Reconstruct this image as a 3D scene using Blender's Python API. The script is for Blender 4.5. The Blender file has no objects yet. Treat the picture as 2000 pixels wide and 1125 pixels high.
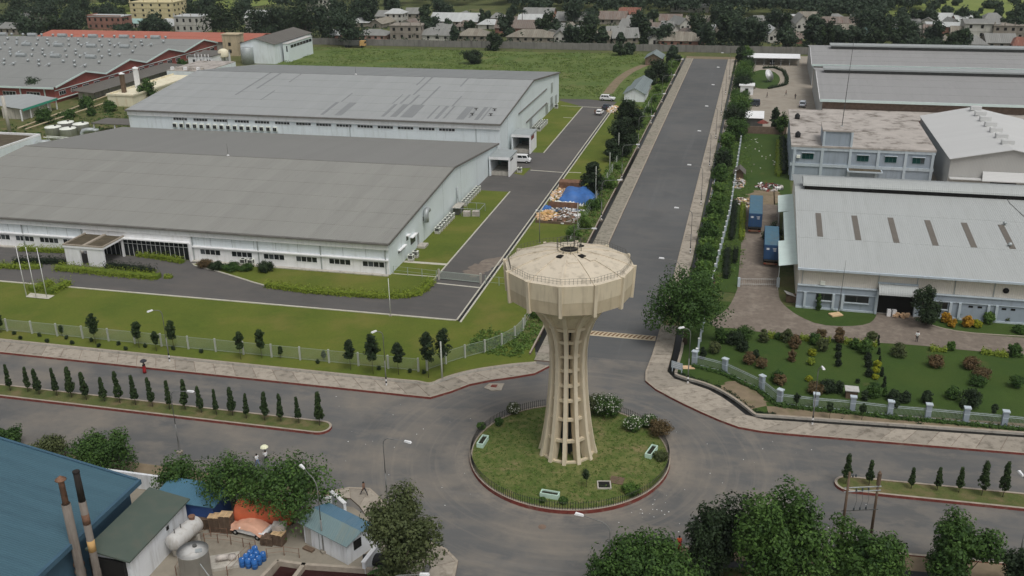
import bpy, bmesh, math, random
import numpy as np
from mathutils import Vector, Matrix, noise as mnoise

random.seed(7)
SC = bpy.context.scene
COL = SC.collection
R3 = math.radians

# ---------------------------------------------------------------- camera
FPX, CX, CY, HCAM = 1918.75, 1000.0, 562.5, 60.0
ROT = ((0.97131039, -0.07498309, 0.22568487),
       (0.23733978, 0.36562521, -0.89999335),
       (-0.01503179, 0.92773689, 0.37293204))
cam_data = bpy.data.cameras.new('camera')
cam = bpy.data.objects.new('camera', cam_data)
COL.objects.link(cam)
cam.matrix_world = Matrix.Translation((0, 0, HCAM)) @ Matrix(ROT).to_4x4()
cam_data.sensor_width = 36.0
cam_data.lens = 36.0 * FPX / 2000.0
cam_data.clip_start = 1.0
cam_data.clip_end = 6000.0
SC.camera = cam

# ---------------------------------------------------------------- sky, sun, exposure (overcast)
SUN_EL, SUN_AZ = 62.0, 138.0          # azimuth clockwise from +Y
world = bpy.data.worlds.new('World'); SC.world = world
world.use_nodes = True
wn = world.node_tree; wn.nodes.clear()
sky = wn.nodes.new('ShaderNodeTexSky'); sky.sky_type = 'NISHITA'
sky.sun_disc = False
sky.sun_elevation = R3(SUN_EL); sky.sun_rotation = R3(SUN_AZ)
sky.air_density = 1.0; sky.dust_density = 4.0; sky.ozone_density = 1.0
hs = wn.nodes.new('ShaderNodeHueSaturation'); hs.inputs['Saturation'].default_value = 0.22
bg = wn.nodes.new('ShaderNodeBackground'); bg.inputs['Strength'].default_value = 0.10
wo = wn.nodes.new('ShaderNodeOutputWorld')
wn.links.new(sky.outputs[0], hs.inputs['Color']); wn.links.new(hs.outputs[0], bg.inputs['Color'])
wn.links.new(bg.outputs[0], wo.inputs['Surface'])
sl = bpy.data.lights.new('sun', 'SUN'); sl.energy = 1.1; sl.angle = R3(24); sl.color = (1.0, 0.985, 0.95)
sun = bpy.data.objects.new('sun', sl); COL.objects.link(sun)
az, el = R3(SUN_AZ), R3(SUN_EL)
sdir = Vector((math.sin(az) * math.cos(el), math.cos(az) * math.cos(el), math.sin(el)))
sun.rotation_euler = sdir.to_track_quat('Z', 'Y').to_euler()
sun.location = (0, 0, 150)
vs = SC.view_settings
vs.view_transform = 'Standard'; vs.look = 'None'; vs.gamma = 1.0; vs.use_curve_mapping = False
vs.exposure = 0.0
SC.cycles.use_denoising = True
SC.cycles.max_bounces = 5; SC.cycles.diffuse_bounces = 3; SC.cycles.glossy_bounces = 2
SC.cycles.transmission_bounces = 2; SC.cycles.transparent_max_bounces = 4; SC.cycles.volume_bounces = 1

# ---------------------------------------------------------------- pixel -> place
def ray(x, y):
    v = Vector(((x - CX) / FPX, -(y - CY) / FPX, -1.0))
    return Vector([sum(ROT[i][j] * v[j] for j in range(3)) for i in range(3)])
def P(x, y, z=0.0):
    r = ray(x, y); t = (z - HCAM) / r.z
    return Vector((r.x * t, r.y * t, z))
def pX(x, y, X):
    r = ray(x, y); t = X / r.x
    return Vector((X, r.y * t, HCAM + r.z * t))
def pY(x, y, Y):
    r = ray(x, y); t = Y / r.y
    return Vector((r.x * t, Y, HCAM + r.z * t))
def PP(pts, z=0.0):
    return [P(a, b, z) for a, b in pts]

# ---------------------------------------------------------------- things
ORD = ('first second third fourth fifth sixth seventh eighth ninth tenth eleventh twelfth thirteenth fourteenth fifteenth sixteenth '
       'seventeenth eighteenth nineteenth twentieth twenty-first twenty-second twenty-third twenty-fourth twenty-fifth twenty-sixth '
       'twenty-seventh twenty-eighth twenty-ninth thirtieth thirty-first thirty-second thirty-third thirty-fourth thirty-fifth').split()
def tag(o, label=None, cat=None, group=None, kind=None):
    if label: o['label'] = label
    if cat: o['category'] = cat
    if group: o['group'] = group
    if kind: o['kind'] = kind
    return o
def thing(name, label, cat, loc=(0, 0, 0), rz=0.0, group=None):
    o = bpy.data.objects.new(name, None); COL.objects.link(o)
    o.location = loc; o.rotation_euler = (0, 0, rz)
    o.empty_display_size = 0.5
    return tag(o, label, cat, group)
def org(o):
    v = Vector((0, 0, 0))
    while o is not None:
        v += o.location; o = o.parent
    return v
def dup(root, loc, rz=None, label=None, scale=None):
    r = root.copy(); COL.objects.link(r); r.location = loc
    if rz is not None: r.rotation_euler = (0, 0, rz)
    if scale is not None: r.scale = scale if hasattr(scale, '__len__') else (scale,) * 3
    if label: r['label'] = label
    for ch in root.children:
        c = ch.copy(); COL.objects.link(c); c.parent = r
        for g in ch.children:
            d = g.copy(); COL.objects.link(d); d.parent = c
    return r

class MB:
    def __init__(self): self.v = []; self.f = []; self.m = []
    def add(self, vs, fs, mi=0):
        n = len(self.v); self.v += [tuple(p) for p in vs]
        for q in fs: self.f.append(tuple(n + i for i in q)); self.m.append(mi)
        return self
    def box(self, x0, x1, y0, y1, z0, z1, mi=0):
        return self.add([(x0, y0, z0), (x1, y0, z0), (x1, y1, z0), (x0, y1, z0), (x0, y0, z1), (x1, y0, z1), (x1, y1, z1), (x0, y1, z1)],
                        [(0, 3, 2, 1), (4, 5, 6, 7), (0, 1, 5, 4), (1, 2, 6, 5), (2, 3, 7, 6), (3, 0, 4, 7)], mi)
    def obox(self, c, s, rz=0.0, mi=0, tilt=None):
        hx, hy, hz = s[0] / 2, s[1] / 2, s[2] / 2
        mt = Matrix.Rotation(rz, 3, 'Z')
        if tilt is not None: mt = mt @ tilt
        c = Vector(c)
        vs = [c + mt @ Vector((a * hx, b * hy, d * hz)) for d in (-1, 1) for a, b in ((-1, -1), (1, -1), (1, 1), (-1, 1))]
        return self.add(vs, [(0, 3, 2, 1), (4, 5, 6, 7), (0, 1, 5, 4), (1, 2, 6, 5), (2, 3, 7, 6), (3, 0, 4, 7)], mi)
    def quad(self, *p, mi=0):
        return self.add(p, [tuple(range(len(p)))], mi)
    def prism(self, pts, z0, z1, mi=0):
        n = len(pts)
        vs = [(p[0], p[1], z0) for p in pts] + [(p[0], p[1], z1) for p in pts]
        fs = [tuple(range(n - 1, -1, -1)), tuple(range(n, 2 * n))] + [(i, (i + 1) % n, n + (i + 1) % n, n + i) for i in range(n)]
        return self.add(vs, fs, mi)
    def tube(self, pts, rs, n=6, mi=0, cap=True):
        pts = [Vector(p) for p in pts]
        if not hasattr(rs, '__len__'): rs = [rs] * len(pts)
        rings = []
        for i, p in enumerate(pts):
            d = (pts[min(i + 1, len(pts) - 1)] - pts[max(i - 1, 0)])
            if d.length < 1e-9: d = Vector((0, 0, 1))
            q = d.normalized().to_track_quat('Z', 'Y')
            rings.append([p + q @ Vector((rs[i] * math.cos(2 * math.pi * k / n), rs[i] * math.sin(2 * math.pi * k / n), 0)) for k in range(n)])
        vs = [v for r in rings for v in r]; fs = []
        for i in range(len(pts) - 1):
            for k in range(n):
                a, b = i * n + k, i * n + (k + 1) % n
                fs.append((a, b, b + n, a + n))
        if cap:
            fs.append(tuple(range(n - 1, -1, -1))); L = (len(pts) - 1) * n
            fs.append(tuple(range(L, L + n)))
        return self.add(vs, fs, mi)
    def lathe(self, prof, c=(0, 0, 0), n=20, mi=0, ax=None):
        c = Vector(c); q = ax.to_track_quat('Z', 'Y') if ax is not None else None
        vs = []
        for r, z in prof:
            for k in range(n):
                a = 2 * math.pi * k / n; p = Vector((r * math.cos(a), r * math.sin(a), z))
                vs.append(c + (q @ p if q else p))
        fs = []
        for i in range(len(prof) - 1):
            for k in range(n):
                a, b = i * n + k, i * n + (k + 1) % n
                fs.append((a, b, b + n, a + n))
        if prof[0][0] > 1e-4: fs.append(tuple(range(n - 1, -1, -1)))
        L = (len(prof) - 1) * n
        if prof[-1][0] > 1e-4: fs.append(tuple(range(L, L + n)))
        return self.add(vs, fs, mi)
    def build(self, name, mat, parent=None, smooth=False, local=False, kind=None, label=None):
        o0 = org(parent) if (parent is not None and not local) else Vector((0, 0, 0))
        me = bpy.data.meshes.new(name)
        me.from_pydata([(v[0] - o0.x, v[1] - o0.y, v[2] - o0.z) for v in self.v], [], self.f)
        for mm in (mat if isinstance(mat, (list, tuple)) else [mat]): me.materials.append(mm)
        if isinstance(mat, (list, tuple)): me.polygons.foreach_set('material_index', self.m)
        if smooth: me.polygons.foreach_set('use_smooth', [True] * len(me.polygons))
        me.update()
        o = bpy.data.objects.new(name, me); COL.objects.link(o)
        if parent is not None: o.parent = parent
        return tag(o, label, None, None, kind)
def B(x0, x1, y0, y1, z0, z1): return MB().box(x0, x1, y0, y1, z0, z1)
def inst(name, mesh, parent, loc=(0, 0, 0), rz=0.0, scale=(1, 1, 1), kind=None):
    o = bpy.data.objects.new(name, mesh); COL.objects.link(o); o.parent = parent
    o.location = loc; o.rotation_euler = (0, 0, rz); o.scale = scale
    if kind: o['kind'] = kind
    return o
def arc(c, r, a0, a1, n):
    return [Vector((c[0] + r * math.cos(R3(a0 + (a1 - a0) * i / n)), c[1] + r * math.sin(R3(a0 + (a1 - a0) * i / n)), 0)) for i in range(n + 1)]
def resample(pts, n):
    pts = [Vector((p[0], p[1], 0)) for p in pts]; d = [0]
    for a, b in zip(pts, pts[1:]): d.append(d[-1] + (b - a).length)
    out = []
    for i in range(n + 1):
        t = d[-1] * i / n; k = 0
        while k < len(d) - 2 and d[k + 1] < t: k += 1
        u = (t - d[k]) / max(1e-9, d[k + 1] - d[k]); out.append(pts[k].lerp(pts[k + 1], u))
    return out
def smoothline(pts, it=2):
    pts = [Vector((p[0], p[1], 0)) for p in pts]
    for _ in range(it):
        q = [pts[0]]
        for a, b in zip(pts, pts[1:]): q += [a.lerp(b, .25), a.lerp(b, .75)]
        q.append(pts[-1]); pts = q
    return pts
def length(pts): return sum((Vector(b[:2]) - Vector(a[:2])).length for a, b in zip(pts, pts[1:]))

# ---------------------------------------------------------------- materials
def lin(c):
    c /= 255.0
    return c / 12.92 if c <= 0.04045 else ((c + 0.055) / 1.055) ** 2.4
def C(r, g, b, k=0.85): return tuple(min(.9, lin(x) / k) for x in (r, g, b))
def CV(r, g, b): return C(r, g, b, 0.52)       # colour of an upright surface
class NT:
    def __init__(self, name, rough=0.85, metal=0.0):
        self.mat = bpy.data.materials.new(name); self.mat.use_nodes = True
        self.t = self.mat.node_tree; self.b = self.t.nodes['Principled BSDF']
        self.b.inputs['Roughness'].default_value = rough; self.b.inputs['Metallic'].default_value = metal
        self.b.inputs['Specular IOR Level'].default_value = 0.25
        self.pos = self.n('ShaderNodeNewGeometry').outputs['Position']
    def n(self, t, **kw):
        o = self.t.nodes.new(t)
        for k, v in kw.items(): setattr(o, k, v)
        return o
    def L(self, a, b): self.t.links.new(a, b)
    def noise(self, scale, detail=4, rough=.55, vec=None, stretch=None):
        x = self.n('ShaderNodeTexNoise'); x.inputs['Scale'].default_value = scale; x.inputs['Detail'].default_value = detail
        x.inputs['Roughness'].default_value = rough
        v = vec if vec is not None else self.pos
        if stretch:
            mp = self.n('ShaderNodeMapping'); mp.inputs['Scale'].default_value = stretch; self.L(v, mp.inputs['Vector']); v = mp.outputs[0]
        self.L(v, x.inputs['Vector']); return x.outputs['Fac']
    def ramp(self, fac, lo, hi, a=0.0, b=1.0):
        r = self.n('ShaderNodeMapRange'); r.inputs['From Min'].default_value = lo; r.inputs['From Max'].default_value = hi
        r.inputs['To Min'].default_value = a; r.inputs['To Max'].default_value = b; self.L(fac, r.inputs['Value']); return r.outputs[0]
    def mix(self, fac, a, b, mode='MIX'):
        m = self.n('ShaderNodeMix'); m.data_type = 'RGBA'; m.blend_type = mode
        for s, v in ((m.inputs[0], fac), (m.inputs[6], a), (m.inputs[7], b)):
            if isinstance(v, (int, float)): s.default_value = v
            elif isinstance(v, tuple): s.default_value = (v + (1.0,))[:4]
            else: self.L(v, s)
        return m.outputs[2]
    def math(self, op, a, b=0.0):
        m = self.n('ShaderNodeMath', operation=op)
        for s, v in ((m.inputs[0], a), (m.inputs[1], b)):
            if isinstance(v, (int, float)): s.default_value = v
            else: self.L(v, s)
        return m.outputs[0]
    def sep(self, axis):
        s = self.n('ShaderNodeSeparateXYZ'); self.L(self.pos, s.inputs[0]); return s.outputs[axis]
    def bump(self, h, strength=.3, dist=.05):
        b = self.n('ShaderNodeBump'); b.inputs['Strength'].default_value = strength; b.inputs['Distance'].default_value = dist
        self.L(h, b.inputs['Height']); self.L(b.outputs[0], self.b.inputs['Normal'])
    def out(self, col):
        if isinstance(col, tuple): self.b.inputs['Base Color'].default_value = (col + (1.0,))[:4]
        else: self.L(col, self.b.inputs['Base Color'])
        return self.mat
def sc3(c, k): return tuple(min(1, x * k) for x in c)
def plain(name, col, rough=.8, var=.12, scale=.7, stain=None, samt=.5, sscale=.35, bump=0.0, bscale=14, metal=0.0, streak=False):
    t = NT(name, rough, metal)
    f = t.noise(scale, 5)
    c = t.mix(t.ramp(f, .3, .7), sc3(col, 1 - var), sc3(col, 1 + var))
    if stain:
        g = t.noise(sscale, 6, .65, stretch=(3.0, 3.0, .35) if streak else None)
        c = t.mix(t.ramp(g, .5, .72, 0, samt), c, stain)
    if bump: t.bump(t.noise(bscale, 4), bump, .04)
    return t.out(c)
def corrugated(name, col, axis=0, period=.3, var=.06, sheet=1.0, stain=None, samt=.3, rough=.55):
    """ribbed sheet metal: ribs across AXIS, each sheet slightly different"""
    t = NT(name, rough)
    x = t.sep(axis)
    cell = t.math('FLOOR', t.math('DIVIDE', x, sheet))
    wn_ = t.n('ShaderNodeTexWhiteNoise'); wn_.noise_dimensions = '1D'; t.L(cell, wn_.inputs['W'])
    c = t.mix(wn_.outputs['Value'], sc3(col, 1 - var), sc3(col, 1 + var))
    f = t.noise(.12, 4); c = t.mix(t.ramp(f, .35, .7, 0, .5), c, sc3(col, 1 - var * 1.6))
    rib = t.math('SINE', t.math('MULTIPLY', x, 2 * math.pi / period))
    c = t.mix(t.ramp(rib, -1, 1, 0, .22), c, sc3(col, .72))  # darker stripes paint the rib shading into the colour
    if stain:
        st = (.25, 2.5, 1) if axis == 1 else (2.5, .25, 1)
        g = t.noise(.5, 6, .65, stretch=st); c = t.mix(t.ramp(g, .5, .72, 0, samt), c, stain)
    t.bump(rib, .35, period * .1)
    return t.out(c)
def grassmat(name, a, b, c3, dirt=None, damt=.8, dlo=.58, dhi=.68, dscale=.25, sc=1.0):
    t = NT(name, .95)
    f1 = t.noise(.09 * sc, 4); f2 = t.noise(.9 * sc, 5, .65); f3 = t.noise(7 * sc, 3, .7)
    c = t.mix(t.ramp(f1, .35, .65), a, b)
    c = t.mix(t.ramp(f2, .42, .68, 0, .7), c, c3)
    c = t.mix(t.ramp(t.noise(.3 * sc, 7, .7), .5, .66, 0, .5), c, sc3(c3, 1.18))
    c = t.mix(t.ramp(t.noise(2.6 * sc, 4, .7), .52, .7, 0, .45), c, sc3(a, .72))
    c = t.mix(t.ramp(f3, .35, .75, 0, .45), c, sc3(a, .55))
    if dirt: c = t.mix(t.ramp(t.noise(dscale, 5, .6), dlo, dhi, 0, damt), c, dirt)
    t.bump(f3, .6, .08)
    return t.out(c)
def asphalt(name, base, dust, damt=.6, along=0, ring=False):
    t = NT(name, .9)
    f1 = t.noise(.035, 5, .6); f2 = t.noise(.5, 5, .6, stretch=(.25, 1, 1)); f3 = t.noise(22, 2)
    c = t.mix(t.ramp(f1, .35, .68), sc3(base, .86), sc3(base, 1.12))
    c = t.mix(t.ramp(f2, .46, .72, 0, .4), c, dust)
    d = t.noise(.07, 6, .62)
    c = t.mix(t.ramp(d, .48, .66, 0, damt), c, dust)
    c = t.mix(t.ramp(t.noise(.22, 8, .68, stretch=(.6, 1, 1)), .52, .6, 0, damt * .45), c, sc3(dust, 1.08))
    c = t.mix(t.ramp(t.noise(.13, 6, .6), .55, .68, 0, .5), c, sc3(base, .78))
    c = t.mix(t.ramp(f3, .35, .7, 0, .3), c, sc3(base, .6))
    w = t.noise(.35, 3, .6, stretch=(1.6, .05, 1) if along else (.05, 1.6, 1)); c = t.mix(t.ramp(w, .6, .75, 0, .18), c, sc3(base, 1.6))
    if ring:      # circulating tyre wear round the roundabout
        v = t.n('ShaderNodeVectorMath', operation='DISTANCE'); t.L(t.pos, v.inputs[0]); v.inputs[1].default_value = (-17.6, 96, 0); cx = t.n('ShaderNodeCombineXYZ'); t.L(v.outputs['Value'], cx.inputs[0]); t.L(t.math('MULTIPLY', t.noise(.05, 3), 3.0), cx.inputs[1])
        g = t.noise(1.1, 4, .65, vec=cx.outputs[0]); c = t.mix(t.math('MULTIPLY', t.ramp(g, .5, .66, 0, .3), t.ramp(v.outputs['Value'], 20, 30, 1, 0)), c, sc3(dust, 1.12))
        c = t.mix(t.math('MULTIPLY', t.ramp(t.noise(.5, 6, .7), .42, .62, 0, .6), t.ramp(v.outputs['Value'], 11.5, 14.5, 1, 0)), c, sc3(dust, 1.2))
    t.bump(f3, .3, .02)
    return t.out(c)
def leafmat(name, dark, light, hue=None, rough=.6):
    t = NT(name, rough)
    at = t.n('ShaderNodeAttribute'); at.attribute_name = 'tint'
    oi = t.n('ShaderNodeObjectInfo')
    c = t.mix(at.outputs['Fac'], dark, light)
    c = t.mix(t.ramp(oi.outputs['Random'], 0, 1, 0, .35), c, sc3(dark, 1.1) if hue is None else hue)
    t.out(c)
    tr = t.n('ShaderNodeBsdfTranslucent'); t.L(c, tr.inputs['Color'])
    mx = t.n('ShaderNodeMixShader'); mx.inputs[0].default_value = .18
    t.L(t.b.outputs[0], mx.inputs[1]); t.L(tr.outputs[0], mx.inputs[2])
    t.L(mx.outputs[0], t.t.nodes['Material Output'].inputs['Surface'])
    return t.mat
m = {}
m['asphalt'] = asphalt('asphalt', C(99, 99, 98), C(132, 124, 113), .75, ring=True)
m['asphalt_n'] = asphalt('asphalt_north', C(94, 95, 95), C(110, 106, 101), .3, 1)
m['drive'] = asphalt('drive_asphalt', C(92, 90, 88), C(106, 100, 94), .35)
m['paving'] = plain('brown_paving', C(118, 108, 98), .9, .14, 1.2, C(150, 140, 128), .6, .3)
m['yardfar'] = plain('pale_paving', C(150, 142, 130), .9, .1, .5, C(128, 118, 106), .6, .15)
m['yard'] = plain('yard_concrete', C(140, 133, 120), .9, .12, .8, C(95, 88, 78), .7, .4)
m['ground'] = grassmat('rough_ground', C(72, 86, 48), C(88, 96, 56), C(108, 104, 66), C(128, 108, 84), .7, .6, .72, .05)
m['lawn'] = grassmat('lawn', C(82, 97, 34), C(104, 110, 44), C(94, 106, 38), C(118, 110, 58), .55, .52, .7, .1)
m['lawn2'] = grassmat('garden_lawn', C(54, 77, 33), C(70, 86, 37), C(64, 84, 34), C(100, 92, 58), .5, .62, .74, .2)
m['isl'] = grassmat('roundabout_grass', C(74, 94, 42), C(94, 106, 54), C(124, 120, 76), C(138, 122, 90), .75, .55, .7, .35, 1.2)
m['scrub'] = grassmat('field_grass', C(88, 108, 54), C(112, 122, 68), C(74, 92, 46), C(118, 110, 72), .6, .55, .72, .07)
m['paddy'] = grassmat('far_field_grass', C(118, 132, 68), C(132, 140, 78), C(108, 122, 62))
m['earth'] = plain('bare_earth', C(126, 112, 92), .95, .15, .8, C(98, 100, 62), .6, .5)
m['verge'] = grassmat('verge_grass', C(78, 90, 46), C(92, 100, 54), C(108, 100, 66), C(120, 104, 78), .7, .52, .66, .4)
m['slab'] = plain('walk_slab', C(160, 151, 138), .9, .1, 2.0, C(96, 90, 80), .75, 1.1)
m['slab2'] = plain('walk_slab_worn', C(148, 140, 128), .9, .1, 2.0, C(84, 78, 68), .85, 1.0)
m['slabr'] = plain('walk_slab_mossy', C(142, 136, 123), .9, .12, 2.0, C(74, 72, 58), .85, 1.4)
m['kerbred'] = plain('red_kerb_paint', CV(94, 46, 40), .8, .2, 1.5, CV(104, 88, 78), .7, 1.2)
m['kerbtop'] = plain('kerb_concrete', C(158, 148, 134), .9, .12, 1.5, C(110, 100, 88), .5, 1.2)
m['kerbdark'] = plain('dirty_kerb', CV(92, 78, 68), .9, .2, 1.2)
m['whitekerb'] = plain('white_kerb', C(186, 182, 168), .85, .08, 1.5, C(140, 132, 116), .5, .8)
m['concrete'] = plain('grey_concrete', CV(140, 136, 128), .9, .12, .8, CV(84, 80, 72), .6, .5, streak=True)
m['darkwater'] = plain('drain_water', (.012, .012, .011), .3, .1)
m['black'] = plain('black_paint', (.02, .02, .022), .6, .1)
m['white'] = plain('white_paint', CV(205, 208, 206), .6, .05, 1.0, CV(150, 148, 140), .3, .7)
m['b1wall'] = plain('pale_factory_wall', CV(174, 179, 181), .7, .04, .3, CV(140, 143, 140), .45, .4, streak=True)
m['b1wall2'] = plain('pale_factory_wall_east', CV(170, 177, 177), .7, .03, .3, CV(160, 164, 163), .3, .4, streak=True)
m['b1base'] = plain('white_base_wall', CV(190, 197, 197), .7, .04, .5, CV(150, 150, 144), .4, .5, streak=True)
m['seam'] = plain('wall_seam', CV(120, 125, 125), .7, .05)
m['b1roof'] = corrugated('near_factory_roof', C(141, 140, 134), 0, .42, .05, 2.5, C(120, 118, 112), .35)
m['b1roofb'] = corrugated('near_factory_back_roof', C(128, 127, 123), 0, .42, .03, 2.5)  # darker copy for the north slope, its shade put into the colour
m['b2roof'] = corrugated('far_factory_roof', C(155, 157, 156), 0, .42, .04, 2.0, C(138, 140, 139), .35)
m['b2roofb'] = corrugated('far_factory_back_roof', C(134, 136, 135), 0, .42, .05, 2.0, C(116, 118, 118), .5)  # north slope: shade put into the darker base colour, stains on top
m['b2dark'] = corrugated('weathered_roof_sheet', C(131, 133, 133), 0, .42, .05, 1.0)
m['gutter'] = plain('grey_gutter', CV(86, 84, 80), .7, .15, 1.0)
m['glass'] = plain('dark_glass', (.018, .022, .024), .15, .2, .4); m['glass'].node_tree.nodes['Principled BSDF'].inputs['Specular IOR Level'].default_value = .5
m['glass2'] = plain('grey_glass', (.07, .08, .085), .2, .3, .5)
m['teal_glass'] = plain('green_tinted_glass', (.01, .06, .055), .15, .3, 1.0)
m['dark'] = plain('dark_interior', (.015, .014, .013), .9, .2)
m['steel'] = plain('galvanised_steel', CV(130, 134, 134), .45, .12, 1.5, metal=.3)
m['steeld'] = plain('dark_steel', CV(66, 66, 64), .6, .15, 1.5)
m['lamp_pole'] = plain('lamp_pole_steel', CV(92, 92, 90), .6, .12, 2.0)
m['lampw'] = plain('white_lamp_head', CV(216, 216, 210), .4, .03)
m['unitw'] = plain('condenser_case', CV(176, 178, 170), .6, .06, 2)
m['rust'] = plain('rusty_steel', CV(96, 72, 58), .9, .25, 1.2, CV(60, 44, 36), .7, .8)
m['tower'] = plain('tower_concrete', CV(160, 150, 130), .9, .07, .6, CV(128, 116, 98), .6, .6, streak=True, bump=.15, bscale=6)
m['towerdk'] = plain('tower_darker_concrete', CV(148, 137, 116), .9, .08, .6, CV(122, 110, 92), .6, .6, streak=True)  # darker concrete tone for the lower band of the tank wall
m['towerroof'] = plain('tower_roof', C(198, 187, 168), .9, .06, .5, C(140, 130, 114), .7, 1.0)
m['towerrib'] = plain('tower_rib', CV(164, 154, 135), .9, .05, .8, CV(132, 120, 102), .5, .7, streak=True)
m['rail'] = plain('dark_railing', CV(70, 68, 62), .7, .15, 2)
m['pipe'] = plain('dark_pipe', CV(52, 56, 58), .6, .15, 1)
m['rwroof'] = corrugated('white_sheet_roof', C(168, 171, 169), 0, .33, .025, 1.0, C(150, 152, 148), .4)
m['rwroofb'] = corrugated('white_sheet_roof_back', C(146, 150, 149), 0, .33, .03, 1.0)  # darker copy of the white sheets for the back slope
m['rwwall'] = corrugated('cream_sheet_wall', CV(172, 166, 156), 0, .3, .03, 1.0)
m['bluegrey'] = plain('blue_grey_wall', CV(118, 126, 134), .8, .05, .4, CV(96, 102, 106), .5, .4, streak=True)
m['palegrey'] = plain('pale_blue_grey_trim', CV(144, 152, 157), .8, .05, .5, CV(116, 120, 122), .5, .5, streak=True)
m['skylight'] = plain('dull_skylight', C(104, 98, 90), .4, .08, .6)
m['offroof'] = plain('stained_roof_slab', C(170, 163, 156), .9, .1, .4, C(78, 70, 60), .95, .3, bump=.2, bscale=3)
m['wgroof'] = corrugated('off_white_roof', C(195, 195, 193), 1, .33, .025, 1.2)
m['wgwall'] = corrugated('grey_sheet_wall', CV(142, 141, 138), 0, .28, .03, 1.0)
m['wgwally'] = corrugated('grey_sheet_side_wall', CV(136, 137, 136), 1, .28, .03, 1.0)
m['mroof'] = corrugated('mill_roof', C(148, 147, 146), 0, .35, .03, 1.4, C(134, 134, 132), .5)
m['mroofl'] = corrugated('mill_monitor_roof', C(156, 160, 159), 0, .35, .03, 1.4)
m['brick'] = plain('red_brick', CV(112, 62, 56), .9, .12, .9, CV(90, 52, 46), .5, .6)
m['redtile'] = corrugated('orange_red_roof', C(172, 104, 86), 0, .5, .04, 2.0, C(150, 92, 78), .3)
m['sroof'] = corrugated('grey_saw_roof', C(134, 135, 132), 0, .4, .03, 2.2)
m['fascia'] = plain('pale_green_fascia', CV(160, 172, 168), .7, .05, 1)
m['greenf'] = plain('green_fascia', CV(50, 120, 100), .7, .05, 1)
m['bluemetal'] = corrugated('blue_roof', C(78, 116, 136), 0, .22, .04, 1.0, C(66, 98, 116), .4)
m['bluewall'] = plain('blue_cladding', CV(40, 62, 104), .7, .1, .8)
m['blueedge'] = plain('blue_flashing', CV(50, 72, 86), .7, .1, .8)
m['greenroof'] = plain('dark_green_roof', C(80, 90, 82), .85, .06, .5, C(96, 92, 82), .45, .5)
m['whitewall'] = plain('stained_white_wall', CV(176, 178, 180), .8, .05, .5, CV(120, 118, 114), .5, .5, streak=True)
m['tank'] = plain('grey_tank_paint', CV(150, 149, 146), .6, .06, .6, CV(112, 104, 94), .5, .7, streak=True)
m['stack'] = plain('sooty_stack', CV(92, 86, 80), .8, .15, .6, CV(56, 48, 42), .7, .5, streak=True)
m['soot'] = plain('black_soot', (.03, .025, .022), .9, .2)
m['orange'] = plain('orange_tank', CV(150, 76, 50), .6, .12, .8, CV(98, 56, 42), .6, .5)
m['tarp'] = plain('orange_tarp', CV(166, 128, 108), .7, .1, 1.2, CV(150, 98, 72), .5, 1.0)
m['bluetarp'] = plain('blue_tarp', CV(50, 84, 132), .5, .15, .5, CV(36, 62, 104), .6, .8)
m['pallet'] = plain('weathered_wood', CV(84, 70, 58), .9, .2, 2.0, CV(58, 48, 40), .6, 1.5)
m['palletl'] = plain('pale_wood', CV(164, 140, 108), .9, .15, 2.0)
m['cardboard'] = plain('cardboard', CV(164, 138, 110), .9, .15, 2.0)
m['scrap'] = plain('grey_scrap', CV(142, 136, 130), .8, .3, 1.5)
m['barrel'] = plain('blue_plastic', CV(36, 78, 130), .4, .08, 1.5)
m['cont'] = plain('blue_container', CV(40, 64, 92), .6, .08, .8, CV(34, 50, 70), .5, .8, streak=True)
m['conttop'] = plain('container_roof', C(76, 108, 126), .7, .08, .8, C(98, 104, 100), .5, .6)
m['carw'] = plain('white_car_paint', CV(196, 200, 200), .25, .02)
m['card'] = plain('dark_car_paint', CV(46, 50, 58), .25, .05)
m['cars'] = plain('silver_car_paint', CV(150, 156, 162), .25, .02)
m['rubber'] = plain('tyre_rubber', (.015, .015, .015), .9, .1)
m['chrome'] = plain('wheel_rim', CV(150, 152, 152), .35, .05, metal=.6)
m['redlight'] = plain('tail_lamp', (.25, .02, .015), .3, .05)
m['yellow'] = plain('yellow_paint', CV(152, 122, 80), .8, .1, 2)
m['brownpaint'] = plain('brown_paint', C(112, 84, 58), .8, .1, 2)
m['humpw'] = plain('cream_paint', C(186, 172, 146), .8, .08, 2, C(140, 126, 106), .4, 1)
m['skin'] = plain('skin', CV(110, 76, 58), .7, .05)
m['hair'] = plain('black_hair', (.012, .011, .01), .7, .1)
for nm, c in dict(cloth_white=(200, 200, 196), cloth_dark=(44, 44, 48), cloth_red=(134, 38, 40), cloth_brown=(96, 74, 62), cloth_blue=(96, 112, 140), cloth_orange=(180, 84, 48), cloth_tan=(196, 184, 156)).items():
    m[nm] = plain(nm, CV(*c), .9, .08, 4)
m['bark'] = plain('bark', (.09, .07, .05), .95, .2, 3)
m['l_dark'] = leafmat('dark_leaves', C(26, 38, 25), C(62, 80, 48))
m['l_far'] = leafmat('distant_leaves', C(36, 50, 38), C(70, 86, 60))  # lifted, greyer leaf tone: distance haze put into the colour
m['l_mid'] = leafmat('green_leaves', C(34, 58, 26), C(90, 120, 54))
m['l_bright'] = leafmat('bright_leaves', C(52, 82, 34), C(112, 138, 62))
m['l_olive'] = leafmat('olive_leaves', C(58, 68, 40), C(104, 112, 70))
m['l_yellow'] = leafmat('yellow_leaves', C(96, 110, 26), C(168, 166, 40), C(120, 128, 34))
m['l_orange'] = leafmat('orange_leaves', C(128, 96, 34), C(206, 164, 50), C(168, 122, 38))
m['l_red'] = leafmat('reddish_leaves', C(76, 64, 44), C(122, 98, 68), C(80, 78, 48))
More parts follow.
